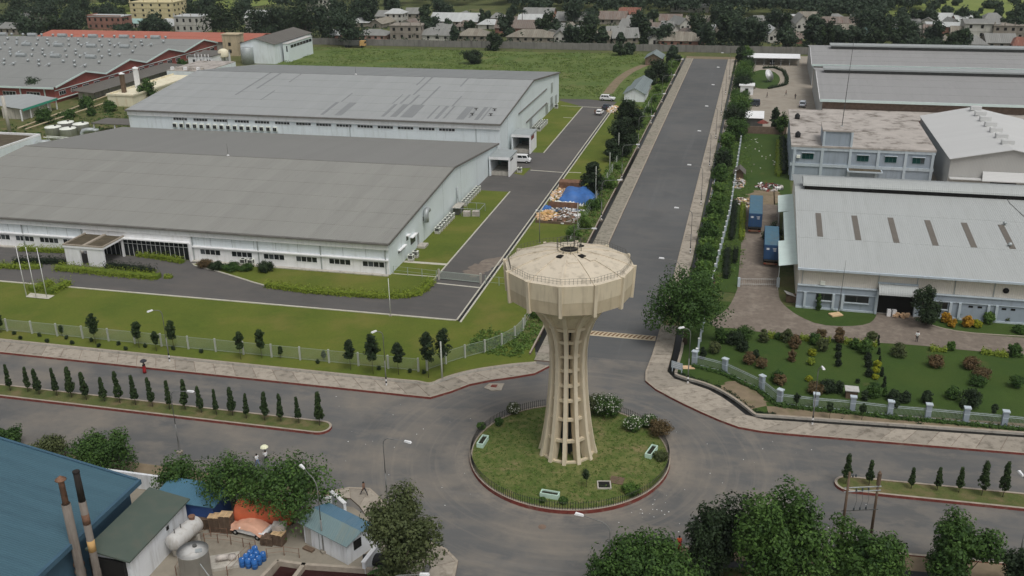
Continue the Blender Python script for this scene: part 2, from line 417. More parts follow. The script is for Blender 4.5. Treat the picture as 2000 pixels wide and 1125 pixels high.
m['l_flower'] = leafmat('white_blossom', C(200, 200, 186), C(226, 226, 214), C(206, 206, 196))
m['l_scrub'] = leafmat('scrub_leaves', C(78, 100, 46), C(126, 142, 74), C(96, 114, 54))
m['l_verge'] = leafmat('weed_leaves', C(62, 90, 38), C(116, 140, 66), C(82, 108, 46))
m['l_col'] = leafmat('ashoka_leaves', C(30, 46, 24), C(66, 84, 42))
m['l_hedge'] = leafmat('hedge_leaves', C(92, 112, 34), C(148, 160, 58), C(112, 128, 44))
m['l_dhedge'] = leafmat('dark_hedge_leaves', C(24, 34, 22), C(46, 60, 36))
# ================================================================ the setting
def sheet(name, pts, z, mat, kind='structure'):
    mb = MB(); mb.add([(p[0], p[1], z) for p in pts], [tuple(range(len(pts)))])
    me_o = mb.build(name, mat)
    bm = bmesh.new(); bm.from_mesh(me_o.data); bmesh.ops.triangulate(bm, faces=bm.faces[:])
    for f in bm.faces:
        if f.normal.z < 0: f.normal_flip()
    bm.to_mesh(me_o.data); bm.free()
    return tag(me_o, kind=kind)
def ragged(pts, amp=.35, seed=0):
    q = resample(list(pts) + [pts[0]], 60)[:-1]; return [(p.x + amp * mnoise.noise(Vector((p.x * .9, p.y * .9, seed))) + amp * .6 * mnoise.noise(Vector((p.x * 3, p.y * 3, seed))), p.y + amp * mnoise.noise(Vector((p.x * .9, p.y * .9, seed + 5))) + amp * .6 * mnoise.noise(Vector((p.x * 3, p.y * 3, seed + 7)))) for p in q]
def rect(x0, x1, y0, y1): return [(x0, y0), (x1, y0), (x1, y1), (x0, y1)]
sheet('ground', rect(-3000, 3000, -600, 5000), -.06, m['ground'])
rd = MB()
for x0, x1, y0, y1 in ((-400, -45, 80, 105.9), (-45, 12, 78, 122), (12, 300, 80, 120), (-30, -8, -60, 78)):
    rd.add([(x0, y0, 0), (x1, y0, 0), (x1, y1, 0), (x0, y1, 0)], [(0, 1, 2, 3)])
tag(rd.build('road', m['asphalt']), kind='structure')
sheet('north_road', rect(-24.3, -10.7, 122, 388), 0, m['asphalt_n'])
sheet('dusty_road_end', rect(-27, -8, 388, 394), .004, m['earth'])

# ---- kerbs and pavements
def strip_prism(mb, a, b, z0, z1, mi_top=0, mi_side=1):
    """solid strip between two equally long polylines a (kerb side) and b"""
    n = len(a)
    vs = [(p[0], p[1], z1) for p in a] + [(p[0], p[1], z1) for p in b] + [(p[0], p[1], z0) for p in a] + [(p[0], p[1], z0) for p in b]
    for i in range(n - 1):
        mb.add([vs[i], vs[i + 1], vs[n + i + 1], vs[n + i]], [(0, 1, 2, 3)], mi_top)
        mb.add([vs[i], vs[i + 1], vs[2 * n + i + 1], vs[2 * n + i]], [(0, 1, 2, 3)], mi_side)
        mb.add([vs[n + i], vs[n + i + 1], vs[3 * n + i + 1], vs[3 * n + i]], [(0, 1, 2, 3)], mi_side)
    mb.add([vs[0], vs[n], vs[3 * n], vs[2 * n]], [(0, 1, 2, 3)], mi_side)
    mb.add([vs[n - 1], vs[2 * n - 1], vs[4 * n - 1], vs[3 * n - 1]], [(0, 1, 2, 3)], mi_side)
    return mb
def offset(pts, d):
    out = []
    for i, p in enumerate(pts):
        t = (Vector(pts[min(i + 1, len(pts) - 1)][:2]) - Vector(pts[max(i - 1, 0)][:2])).normalized()
        out.append(Vector((p[0] - t.y * d, p[1] + t.x * d, 0)))
    return out
def pavement(name, outer, inner, slab, slabmats, kerbmat, upto=None, h=.2, rest=None):
    """kerb + slabs (each slab a piece) between the kerb line and the inner line"""
    n = max(2, int(length(outer) / slab))
    a = resample(outer, n); b = resample(inner, n)
    a2 = [p.lerp(q, min(.45, .28 / max(.3, (q - p).length))) for p, q in zip(a, b)]
    mb = MB(); strip_prism(mb, a, a2, -.04, h)
    base = tag(mb.build(name, [m['kerbtop'], kerbmat]), kind='structure')
    und = MB()
    strip_prism(und, a2, b, -.04, h - .05, 0, 0); und.build('bedding', m['kerbdark'], base)
    r = random.Random(len(a)); restmb = MB()
    for i in range(n):
        q = [a2[i].lerp(a2[i + 1], .012), a2[i].lerp(a2[i + 1], .988), b[i].lerp(b[i + 1], .988), b[i].lerp(b[i + 1], .012)]
        dz = r.uniform(-.012, .006)
        if upto is not None and not upto(q[0]):
            restmb.prism(q, h - .06, h - .012 + dz)
            continue
        s = MB(); s.prism(q, h - .06, h - .012 + dz); s.build('slab', r.choice(slabmats), base)
    if restmb.f: restmb.build('far_slabs', rest or slabmats[0], base, kind='stuff')
    return base
SL = [m['slab'], m['slab2'], m['slab']]; SR = [m['slabr'], m['slab2'], m['slabr']]
nw_out = [Vector((-150, 105.6, 0))] + [Vector((x, 105.6, 0)) for x in (-120, -90, -60, -42)] + smoothline(PP([(835, 779.5), (850, 780), (872, 772), (900, 759), (935, 749), (1000, 740), (1037, 735), (1060, 728), (1073, 718)]), 2)
nw_in = [Vector((-150, 108.7, 0))] + [Vector((x, 108.7, 0)) for x in (-120, -90, -60, -43)] + smoothline(PP([(815, 753), (842, 759), (870, 745), (925, 730), (1000, 719.5), (1030, 717), (1045, 716), (1050, 714)]), 2)
pavement('north_west_pavement', nw_out, nw_in, 3.0, SL, m['kerbred'], h=.3)
w_out = [Vector((-24.0, y, 0)) for y in (119.2, 200, 388)]; w_in = [Vector((-26.9, y, 0)) for y in (119.2, 200, 388)]
pavement('west_pavement', w_out, w_in, 2.4, SR, m['kerbdark'], lambda p: p.y < 262, rest=m['slabr'])
e_out = [Vector((-11.0, y, 0)) for y in (140, 200, 388)]; e_in = [Vector((-8.5, y, 0)) for y in (140, 200, 388)]
pavement('east_pavement', e_out, e_in, 3.0, SL, m['kerbdark'], lambda p: p.y < 262, rest=m['slab'])
ne_out = [Vector((-11.0, 134.5, 0)), Vector((-11.2, 124, 0))] + smoothline(PP([(1262, 725), (1256, 740), (1265, 754), (1290, 769), (1340, 795), (1400, 822), (1440, 838), (1475, 844), (1500, 847.5)]), 2) + PP([(1650, 860), (1800, 872.5), (2000, 889), (2150, 902)])
ne_in = [Vector((-8.6, 134.5, 0)), Vector((-8.5, 126, 0))] + smoothline(PP([(1302, 730), (1304, 738), (1330, 748), (1370, 758), (1405, 775), (1440, 800), (1463, 820), (1485, 823), (1510, 824)]), 2) + PP([(1650, 834), (1800, 844.5), (2000, 858.5), (2150, 869)])
pavement('north_east_pavement', ne_out, ne_in, 2.6, SL, m['kerbred'], h=.28)
sw_out = smoothline(PP([(640, 962), (690, 952), (722, 953), (742, 970), (752, 992), (790, 1030), (840, 1060), (880, 1077), (897, 1095), (893, 1120), (875, 1160)]), 2)
sw_in = smoothline(PP([(652, 972), (680, 974), (694, 978), (704, 994), (720, 1016), (760, 1052), (800, 1080), (826, 1091), (846, 1104), (838, 1122), (815, 1160)]), 2)
pavement('south_west_pavement', sw_out, sw_in, 2.2, [m['slab2'], m['slab']], m['kerbdark'])
# retaining lip behind the north-west pavement, drains along the walks
tag(strip_prism(MB(), offset(nw_in[:-3], .05), offset(nw_in[:-3], .35), -.04, .6, 0, 1).build('verge_kerb', [m['kerbtop'], m['concrete']]), kind='structure')
for nm, a, d0, d1 in (('west_drain', [Vector((-27.0, y, 0)) for y in (121, 388)], 0, .8), ('east_drain', [Vector((-8.4, y, 0)) for y in (388, 141)], 0, .7)):
    tag(strip_prism(MB(), offset(a, d0 + .02), offset(a, d1), -.05, -.006, 0, 0).build(nm, m['darkwater']), kind='structure')
    tag(strip_prism(MB(), offset(a, d1), offset(a, d1 + .22), -.04, .3, 0, 1).build(nm + '_wall', [m['kerbtop'], m['kerbdark']]), kind='structure')
ned = [p for p in ne_in]
a0, a1 = offset(ned, .04), offset(ned, 1.0)
tag(strip_prism(MB(), a0, a1, -.05, .02, 0, 0).build('garden_drain', m['darkwater']), kind='structure')
tag(strip_prism(MB(), a1, offset(ned, 1.35), -.04, .32, 0, 1).build('garden_drain_wall', [m['kerbtop'], m['concrete']]), kind='structure')

# ---- medians and roundabout
def island(name, outline, h, grassm, kerbm, w=.28):
    n = len(outline); c = sum((Vector((p[0], p[1], 0)) for p in outline), Vector()) / n
    mb = MB(); inner = []
    for i, p in enumerate(outline):
        t = (Vector(outline[(i + 1) % n][:2]) - Vector(outline[i - 1][:2])).normalized(); nn = Vector((-t.y, t.x, 0))
        q0 = Vector((p[0], p[1], 0))
        inner.append(q0 + nn * w)
    for i in range(n):
        j = (i + 1) % n
        a, b, ia, ib = outline[i], outline[j], inner[i], inner[j]
        mb.add([(a[0], a[1], h), (b[0], b[1], h), (ib[0], ib[1], h), (ia[0], ia[1], h)], [(0, 1, 2, 3)], 0)
        mb.add([(a[0], a[1], -.04), (b[0], b[1], -.04), (b[0], b[1], h), (a[0], a[1], h)], [(0, 1, 2, 3)], 1)
        mb.add([(ia[0], ia[1], h - .08), (ib[0], ib[1], h - .08), (ib[0], ib[1], h), (ia[0], ia[1], h)], [(3, 2, 1, 0)], 1)
    k = tag(mb.build(name, [m['kerbtop'], kerbm]), kind='structure')
    g = sheet(name + '_grass', inner, h - .03, grassm); return k
lm = [Vector((-150, 94.15, 0)), Vector((-100, 94.15, 0)), Vector((-70, 94.15, 0))] + arc((-48.3, 95.6), 1.45, -90, 90, 10) + [Vector((-70, 97.05, 0)), Vector((-100, 97.05, 0)), Vector((-150, 97.05, 0))]
island('west_median', lm, .32, m['verge'], m['kerbred'])
rm = [Vector((31, 98.5, 0))] + arc((13.0, 96.45), 1.5, 90, 270, 10) + [Vector((30.2, 95.4, 0)), Vector((60, 96.5, 0)), Vector((60, 99.6, 0))]
island('east_median', rm, .32, m['verge'], m['kerbred'])
RC = Vector((-17.6, 96.0, 0)); RR = 11.45
island('roundabout', arc(RC, RR, 0, 354.375, 63), .45, m['isl'], m['kerbred'], .3)

# ---- ground covers
sheet('north_west_lawn', [(-400, 108.9), (-43, 108.9)] + [tuple(p[:2]) for p in offset(nw_in, .2)[8:]] + [(-27.9, 124), (-27.9, 395), (-400, 395)], .015, m['lawn'])
sheet('factory_drive', [(-300, 130.4), (-41.5, 130.4), (-41.5, 293), (-41.0, 300), (-59, 305), (-60, 146), (-300, 146)], .03, m['drive'])
for nm, pts in (('drive_kerb', rect(-300, -41.45, 130.05, 130.4)),
                ('drive_edge_inner', rect(-41.5, -41.25, 130.4, 293)), ('drive_edge_outer', rect(-40.75, -40.5, 129.7, 293))):
    mb = MB(); mb.prism(pts, -.03, .12); tag(mb.build(nm, m['whitekerb']), kind='structure')
sheet('drive_gutter', rect(-41.25, -40.75, 130.0, 293), .035, m['darkwater'])
isl_e = smoothline([Vector((-81, 145.6, 0)), Vector((-92, 145.2, 0))] + PP([(365, 516), (420, 530), (470, 545), (500, 555), (537, 563), (600, 571), (675, 578), (740, 582), (787, 582), (815, 578), (832, 568), (845, 553)]) + [Vector((-49.9, 147.5, 0))], 1)
isl_pts = [tuple(p[:2]) for p in isl_e] + [(-49.9, 198.8), (-58.5, 198.8), (-58.5, 146.2), (-81, 146.2)]
sheet('factory_front_lawn', isl_pts, .05, m['lawn'])
tag(strip_prism(MB(), isl_e, offset(isl_e, .25), -.02, .16, 0, 0).build('lawn_kerb', m['whitekerb']), kind='structure')
tag(MB().prism(rect(-50.1, -49.85, 147.5, 198.8), -.02, .14).build('side_lawn_kerb', m['whitekerb']), kind='structure')
sheet('factory_side_path', rect(-57.9, -50.1, 152.6, 153.5), .06, m['whitekerb'])
g2 = PP([(1045, 298), (1063, 299), (1139, 209), (1094, 196.5)])
sheet('far_factory_lawn', [(-58.9, g2[0].y)] + [tuple(p[:2]) for p in g2[1:3]] + [(-58.9, g2[3].y)], .05, m['lawn'])
tag(strip_prism(MB(), [g2[1], g2[2]], offset([g2[1], g2[2]], .25), 0, .14, 0, 0).build('far_lawn_kerb', m['whitekerb']), kind='structure')
sheet('canopy_lawn_patch', [tuple(p[:2]) for p in PP([(1003, 339), (1022, 343), (1037, 328), (1020, 329)])], .05, m['lawn'])
for nm, pts, w in (('drive_joint', [(1036, 333), (1099, 337.5)], .35), ('drive_joint', [(1139, 209), (1180, 211)], .35), ('lawn_path', [(1095, 207), (1139, 209)], .3), ('lawn_path', [(1100, 230), (1120, 231)], .3), ('lawn_path', [(1106, 337), (1135, 338)], .3)):
    q = PP(pts); tag(strip_prism(MB(), q, offset(q, w), .0, .066, 0, 0).build(nm, m['whitekerb']), kind='structure')
sheet('gate_threshold', [(-50, 144.2), (-41.4, 143.6), (-41.4, 144.0), (-50, 144.6)], .036, m['whitekerb'])
sheet('lawn_strip_edging', rect(-58, -50, 146.9, 147.2), .062, m['whitekerb'])
sheet('sand_patch', ragged(smoothline(PP([(905, 530), (925, 517), (955, 505), (985, 500), (980, 512), (960, 525), (940, 540), (915, 541), (905, 530)]), 2)[:-1], .7), .036, m['paving'])
sheet('scrub_field', [(-185, 302), (-60, 302), (-44, 303), (-28.2, 290), (-28.2, 396), (-185, 396)], .045, m['scrub'])
trk = smoothline(PP([(1187, 183), (1200, 165), (1215, 150), (1235, 137), (1260, 127)]), 2)
tag(strip_prism(MB(), offset(trk, -1.6), offset(trk, 1.6), 0, .06, 0, 0).build('dirt_track', m['earth']), kind='structure')
sheet('west_road_verge', rect(-31.2, -28.05, 124, 388), .03, m['verge'])
# north-east garden and yards
sheet('garden_lawn', [tuple(p[:2]) for p in offset(ne_in, 1.3)] + [(60, 136), (60, 146), (8, 146), (-7.2, 146), (-7.2, 135)], .012, m['lawn2'])
sheet('garden_drive', [tuple(p[:2]) for p in smoothline(PP([(1400, 642), (1425, 640), (1470, 647), (1560, 657), (1700, 669), (1790, 674), (1880, 684), (2000, 693), (2100, 700)]), 1)] + [(60, 141.5), (34, 140.8)] + [tuple(p[:2]) for p in smoothline(PP([(1960, 656), (1880, 650), (1830, 640), (1800, 628), (1790, 606)]), 1)] + [tuple(p[:2]) for p in smoothline(PP([(1713, 606), (1710, 622), (1695, 634), (1655, 638), (1600, 635), (1560, 618), (1535, 600), (1522, 585), (1520, 565)]), 1)] + [(6.6, 200), (-.4, 200)] + [tuple(p[:2]) for p in smoothline(PP([(1440, 565), (1432, 585), (1420, 605), (1400, 618), (1385, 630)]), 1)], .03, m['paving'])
dl = [p + Vector((0, 0, 0)) for p in smoothline(PP([(1790, 606), (1800, 628), (1830, 640), (1880, 650), (1960, 656), (2040, 660)]), 1)]
tag(strip_prism(MB(), dl, offset(dl, .18), 0, .1, 0, 0).build('garden_drive_kerb', m['kerbtop']), kind='structure')
sheet('side_yard_grass', rect(-7.4, -.4, 150, 264), .02, m['lawn2'])
sheet('back_plot_grass', rect(-.4, 8.9, 200, 264), .022, m['lawn2'])
sheet('earth_patch', ragged(smoothline(PP([(1455, 380), (1480, 370), (1525, 372), (1525, 398), (1500, 402), (1465, 398), (1455, 380)]), 2)[:-1], 1.2), .036, m['earth'])
sheet('compound_yard', [(-7.4, 265.5), (20, 265.5), (20, 400), (-7.4, 400)], .02, m['yardfar'])
ov = [Vector((2.5 + 5.6 * math.cos(a), 347 + 19 * math.sin(a), 0)) for a in [i * math.pi / 18 for i in range(36)]]
island('compound_lawn', ov, .12, m['lawn2'], m['kerbtop'], .3)
sheet('right_yard', rect(20.5, 140, 196, 400), .018, m['yardfar'])
sheet('bare_patch', ragged(smoothline(PP([(1395, 757), (1430, 741), (1470, 752), (1502, 785), (1470, 802), (1430, 788), (1395, 757)]), 2)[:-1], .9), .02, m['earth'])
sheet('fence_earth_strip', [tuple(p[:2]) for p in offset(ne_in, 1.36)[-7:]] + [tuple(p[:2]) for p in reversed(offset(ne_in, 3.9)[-7:])], .024, m['earth'])
# south side
sheet('south_west_verge', [(-140, 79.5), (-39.5, 79.5), (-39.9, 83.0), (-60, 83.9), (-140, 83.9)], .02, m['earth'])
sheet('tank_yard', [(-140, 40), (-27.5, 40), (-27.5, 74.5), (-38, 81), (-45, 81.2), (-140, 79)], .035, m['yard'])
sev = smoothline([Vector((-9.5, 40, 0)), Vector((-9.5, 70, 0)), Vector((-9, 78, 0)), Vector((-3, 82.5, 0)), Vector((10, 84.8, 0)), Vector((30, 86.2, 0)), Vector((70, 88, 0))], 2)
tag(strip_prism(MB(), sev, offset(sev, -.3), -.03, .14, 0, 1).build('south_east_kerb', [m['kerbtop'], m['kerbred']]), kind='structure')
sheet('south_east_verge', [tuple(p[:2]) for p in offset(sev, -.3)] + [(70, 40)], .02, m['earth'])
tag(strip_prism(MB(), offset(sev, -2.6), offset(sev, -3.6), -.02, .028, 0, 0).build('south_east_drain', m['darkwater']), kind='structure')
sheet('south_east_grass', [tuple(p[:2]) for p in offset(sev, -3.6)] + [(70, 39)], .026, m['verge'])
# beyond the boundary wall
sheet('village_ground', rect(-700, 400, 406, 560), -.02, m['ground'])
sheet('paddy_field', [(45, 500), (400, 470), (900, 900), (900, 1600), (60, 900)], .02, m['paddy'])
sheet('west_field', [(-420, 480), (-330, 470), (-250, 640), (-380, 700)], .02, m['paddy'])
sheet('west_plot', rect(-420, -160.5, 225, 404), .02, m['verge'])
# ================================================================ foliage
def leaf_mesh(name, c, nrm, s, tint, mat, aspect=.6, rng=None, mats=None, midx=None):
    n = len(c); rng = rng or np.random.default_rng(1)
    nrm = nrm / np.maximum(1e-6, np.linalg.norm(nrm, axis=1, keepdims=True))
    a = rng.normal(size=(n, 3)); u = np.cross(nrm, a); u /= np.maximum(1e-6, np.linalg.norm(u, axis=1, keepdims=True))
    w = np.cross(nrm, u); s = np.broadcast_to(np.asarray(s, float).reshape(-1, 1), (n, 1))
    v = np.stack([c - u * s, c + w * s * aspect, c + u * s, c - w * s * aspect], 1).reshape(-1, 3)
    me = bpy.data.meshes.new(name)
    me.vertices.add(4 * n); me.vertices.foreach_set('co', v.astype(np.float32).ravel())
    me.loops.add(4 * n); me.loops.foreach_set('vertex_index', np.arange(4 * n, dtype=np.int32))
    me.polygons.add(n); me.polygons.foreach_set('loop_start', np.arange(0, 4 * n, 4, dtype=np.int32))
    try: me.polygons.foreach_set('loop_total', np.full(n, 4, np.int32))
    except Exception: pass
    at = me.attributes.new('tint', 'FLOAT', 'FACE'); at.data.foreach_set('value', np.clip(tint, 0, 1).astype(np.float32))
    for mm in (mats or [mat]): me.materials.append(mm)
    if midx is not None: me.polygons.foreach_set('material_index', midx.astype(np.int32))
    me.update(calc_edges=True); me.validate()
    return me
def clumps_to_leaves(rng, cc, cr, per, leaf, up=.35, squash=.75):
    n = len(cc); d = rng.normal(size=(n, per, 3)); d /= np.linalg.norm(d, axis=2, keepdims=True)
    rad = rng.uniform(.5, 1, size=(n, per, 1)) ** .5
    off = d * rad * np.asarray(cr).reshape(-1, 1, 1); off[:, :, 2] *= squash
    c = (cc[:, None, :] + off).reshape(-1, 3)
    nr = (d + np.array([0, 0, up]) + rng.normal(scale=.32, size=d.shape)).reshape(-1, 3)
    t = (rng.beta(1.5, 2.0, size=(n, 1)) * .8 + rng.uniform(0, .22, size=(n, per))).reshape(-1)
    s = leaf * rng.uniform(.5, 1.5, size=n * per)
    return c, nr, s, t
def crown_points(rng, kind, n):
    """clump centres in a unit crown: base of the crown at z=0, top at z=1, radius about 1"""
    if kind == 'round':
        k = 8; lc = rng.normal(size=(k, 3)); lc /= np.linalg.norm(lc, axis=1, keepdims=True); lc *= rng.uniform(.3, .75, size=(k, 1)); lr = rng.uniform(.3, .55, size=k)
        d = rng.normal(size=(n, 3)); d /= np.linalg.norm(d, axis=1, keepdims=True); i = rng.integers(0, k, n)
        p = lc[i] + d * (lr[i] * rng.uniform(.6, 1, n))[:, None]; p[:, 2] = p[:, 2] * .5 + .5
    elif kind == 'spread':
        a = rng.uniform(0, 2 * np.pi, n); r = np.sqrt(rng.uniform(.02, 1, n)) * (1 + .25 * np.sin(4 * a + rng.uniform(0, 6)))
        z = .55 + .38 * np.sqrt(np.clip(1 - (r / 1.3) ** 2, 0, 1)) - rng.uniform(0, .5, n) * (1 - .3 * r)
        p = np.stack([r * np.cos(a) * .88, r * np.sin(a) * .88, z], 1)
    elif kind == 'column':
        z = rng.uniform(0.02, 1, n); a = rng.uniform(0, 2 * np.pi, n)
        r = (1 - z) ** .75 * (.85 + .15 * np.sin(9 * z)) * rng.uniform(.4, 1, n) * np.minimum(1, .35 + z * 6)
        p = np.stack([r * np.cos(a), r * np.sin(a), z], 1)
    elif kind == 'tall':
        z = rng.uniform(0, 1, n); a = rng.uniform(0, 2 * np.pi, n)
        r = np.sin(np.pi * np.clip(z * .82 + .14, 0, 1)) ** .7 * rng.uniform(.3, 1, n) ** .6 * (.8 + .25 * np.sin(7 * z + 2 * a))
        p = np.stack([r * np.cos(a), r * np.sin(a), z], 1)
    elif kind == 'globe':
        d = rng.normal(size=(n, 3)); d /= np.linalg.norm(d, axis=1, keepdims=True)
        p = d * rng.uniform(.55, .95, size=(n, 1)); p[:, 2] = p[:, 2] * .5 + .5
    return p
CROWN = {}
def crown(kind, mat, seed, rx, h, nc=90, per=26, leaf=.2, cr=None, flowers=0.0, fmat=None):
    key = (kind, mat, seed, round(rx, 2), round(h, 2), nc, per, leaf)
    if key in CROWN: return CROWN[key]
    rng = np.random.default_rng(seed * 101 + nc); per = int(per * 1.5); leaf = leaf * .8; nc = int(nc * 1.5)
    p = crown_points(rng, kind, nc) * np.array([rx, rx, h])
    cr = cr or (.36 * rx * (60.0 / nc) ** .33)
    c, nr, s, t = clumps_to_leaves(rng, p, cr * rng.uniform(.65, 1.25, nc), per, leaf, squash={'column': 1.3, 'spread': .45}.get(kind, .7))
    if kind in ('round', 'spread', 'tall', 'globe'):
        q = rng.integers(0, len(c), len(c) // 4); g0 = c.mean(0); c = np.concatenate([c, g0 + (c[q] - g0) * .72]); nr = np.concatenate([nr, nr[q]]); s = np.concatenate([s, s[q] * 1.7]); t = np.concatenate([t, t[q] * .8])  # inner fill leaves, tint darkened to paint the shade inside the crown
    z0, z1 = np.percentile(c[:, 2], (2, 98)); c[:, 2] = (c[:, 2] - z0) / (z1 - z0) * h; k = rx / np.percentile(np.hypot(c[:, 0], c[:, 1]), 96); c[:, :2] *= k
    p = np.concatenate([p[:, :2] * k, (p[:, 2:] - z0) / (z1 - z0) * h], 1)
    mid = None; mats = None
    if flowers:
        mid = (rng.uniform(size=len(c)) < flowers * (c[:, 2] > .3 * h)).astype(int); mats = [m[mat], m[fmat]]
        s = np.where(mid == 1, leaf * 1.3, s)
    me = leaf_mesh('crown', c, nr, s, t, m[mat], rng=rng, mats=mats, midx=mid)
    CROWN[key] = (me, p)
    return CROWN[key]
TRUNK = {}
def trunk_mesh(key, h0, rx, h, p, r0, seed=0, limbs=6):
    if key in TRUNK: return TRUNK[key]
    rng = random.Random(seed); mb = MB()
    lean = Vector((rng.uniform(-.06, .06) * h0, rng.uniform(-.06, .06) * h0, 0))
    top = Vector((0, 0, h0)) + lean
    mb.tube([(0, 0, -.15), (lean.x * .3, lean.y * .3, h0 * .4), top, top + Vector((lean.x, lean.y, h * .45))], [r0 * 1.35, r0, r0 * .75, r0 * .3], 7)
    idx = rng.sample(range(len(p)), min(limbs, len(p)))
    for i in idx:
        q = Vector(p[i]) + Vector((0, 0, h0)); b = top + Vector((0, 0, rng.uniform(-.1, .2) * h))
        b.z = min(b.z, q.z - .05)
        mb.tube([b, b.lerp(q, .5) + Vector((0, 0, -.06 * h)), q], [r0 * .5, r0 * .32, r0 * .12], 5)
    o = mb.build('trunk', m['bark'], None, True); me = o.data
    bpy.data.objects.remove(o); TRUNK[key] = me; return me
def tree(name, label, loc, rx, h, kind='round', mat='l_mid', stem=None, seed=0, nc=90, per=26, leaf=.2, group=None, r0=None, cat='tree', rz=None, scale=1.0, **kw):
    """h = whole height; the crown starts at stem"""
    stem = h * .25 if stem is None else stem
    me, p = crown(kind, mat, seed, rx, h - stem, nc, per, leaf, **kw)
    t = thing(name, label, cat, loc, random.uniform(0, 6.28) if rz is None else rz, group)
    t.scale = (scale,) * 3
    tm = trunk_mesh((id(me), round(stem, 2)), stem, rx, h - stem, p, r0 or max(.05, .028 * h), seed)
    inst('trunk' if cat == 'tree' else 'stem', tm, t)
    inst('crown' if cat == 'tree' else 'foliage', me, t, (0, 0, stem))
    return t
def shrub(name, label, loc, rx, h, mat, kind='globe', seed=0, nc=36, per=26, leaf=.1, group=None, **kw):
    return tree(name, label, loc, rx, h, kind, mat, stem=.06 * h, seed=seed, nc=nc, per=per, leaf=leaf, group=group, cat='shrub', r0=.03, **kw)
def hedge(name, label, pts, w, h, mat, leaf=.12, dens=170, group=None):
    L = length(pts); n = int(L * dens); q = resample(pts, max(2, int(L * 2)))
    rng = np.random.default_rng(int(L * 37) + 3)
    base = q[0]; t = thing(name, label, 'hedge', (base.x, base.y, 0), 0, group)
    qa = np.array([[p.x - base.x, p.y - base.y] for p in q]); k = rng.uniform(0, len(q) - 1.001, n); i = k.astype(int); u = (k - i)[:, None]
    c2 = qa[i] * (1 - u) + qa[i + 1] * u; tan = qa[np.minimum(i + 1, len(qa) - 1)] - qa[i]; tan /= np.maximum(1e-6, np.linalg.norm(tan, axis=1, keepdims=True))
    side = np.stack([-tan[:, 1], tan[:, 0]], 1)
    a = rng.uniform(0, np.pi, n); rr = rng.uniform(.72, 1.22, n); wob = 1 + .2 * np.sin(k * 1.7) + .16 * np.sin(k * 4.1)
    sx = np.sign(np.cos(a)) * abs(np.cos(a)) ** .5 * w / 2 * rr * wob; z = np.sin(a) ** .5 * h * rr * wob
    z = np.maximum(.03, z * np.where(rng.uniform(size=n) < .45, rng.uniform(.1, 1, n), 1))
    c = np.concatenate([c2 + side * sx[:, None], z[:, None]], 1)
    nr = np.concatenate([side * np.cos(a)[:, None], np.sin(a)[:, None] + .3], 1) + rng.normal(scale=.5, size=(n, 3))
    tint = .25 + .35 * rng.uniform(size=n) + .25 * np.sin(k * 2.3) ** 2 * rng.uniform(size=n)
    me = leaf_mesh('foliage', c, nr, leaf * rng.uniform(.7, 1.3, n), tint, m[mat], rng=rng)
    inst('foliage', me, t)
    core = MB(); ql = [Vector((a_[0], a_[1], 0)) for a_ in qa]
    strip_prism(core, offset(ql, -w * .28), offset(ql, w * .28), 0, h * .62, 0, 0); core.build('twigs', m[mat], t, local=True)
    return t
def scatter(name, label, region, n, hgt, leaf, per, mat, spread=.5, seed=1, cat=None):
    """uncountable low growth: leaf tufts over points from region(rng, n) -> (n,2)"""
    rng = np.random.default_rng(seed); xy = region(rng, n); n = len(xy)
    hh = hgt * rng.uniform(.3, 1.2, n) * (1 + rng.gamma(1., .3, n))
    cc = np.concatenate([xy, (hh * .45)[:, None]], 1)
    c, nr, s, t = clumps_to_leaves(rng, cc, spread * rng.uniform(.6, 1.3, n), per, leaf, .5, .8)
    c[:, 2] = np.abs(c[:, 2]) * np.repeat(hh, per) / np.maximum(.3, np.repeat(hh, per).max() * .5) + .04
    me = leaf_mesh(name, c, nr, s, t, m[mat], rng=rng)
    o = bpy.data.objects.new(name, me); COL.objects.link(o)
    return tag(o, label, cat, None, 'stuff')
def palm(name, label, loc, h, fr=3.2, nf=16, mat='l_mid', seed=0, group=None, r0=.16):
    rng = random.Random(seed); t = thing(name, label, 'palm', loc, rng.uniform(0, 6), group)
    mb = MB(); mb.tube([(0, 0, -.1), (.1, .05, h * .5), (.15, .0, h)], [r0 * 1.3, r0, r0 * .8], 7); mb.build('trunk', m['bark'], t, True, local=True)
    for i in range(nf):
        a = 2 * math.pi * i / nf + rng.uniform(-.2, .2); e = rng.uniform(-.1, .9); f = MB(); pts = []
        for k in range(7):
            u = k / 6; r = fr * u * (1 - .15 * u); z = h + fr * (e * u - .75 * u * u * (.6 + .5 * e))
            pts.append(Vector((.15 + r * math.cos(a), r * math.sin(a), z)))
        sd = Vector((-math.sin(a), math.cos(a), 0))
        for k in range(6):
            w0, w1 = [.07 + fr * .13 * math.sin(math.pi * min(1, .1 + .9 * u)) for u in (k / 6, (k + 1) / 6)]
            for s_ in (-1, 1):
                d0, d1 = sd * s_ * w0 - Vector((0, 0, w0 * .5)), sd * s_ * w1 - Vector((0, 0, w1 * .5))
                f.quad(pts[k], pts[k + 1], pts[k + 1] + d1 * .9, pts[k].lerp(pts[k + 1], .35) + d0)
        f.build('frond', m[mat], t, local=True)
    return t
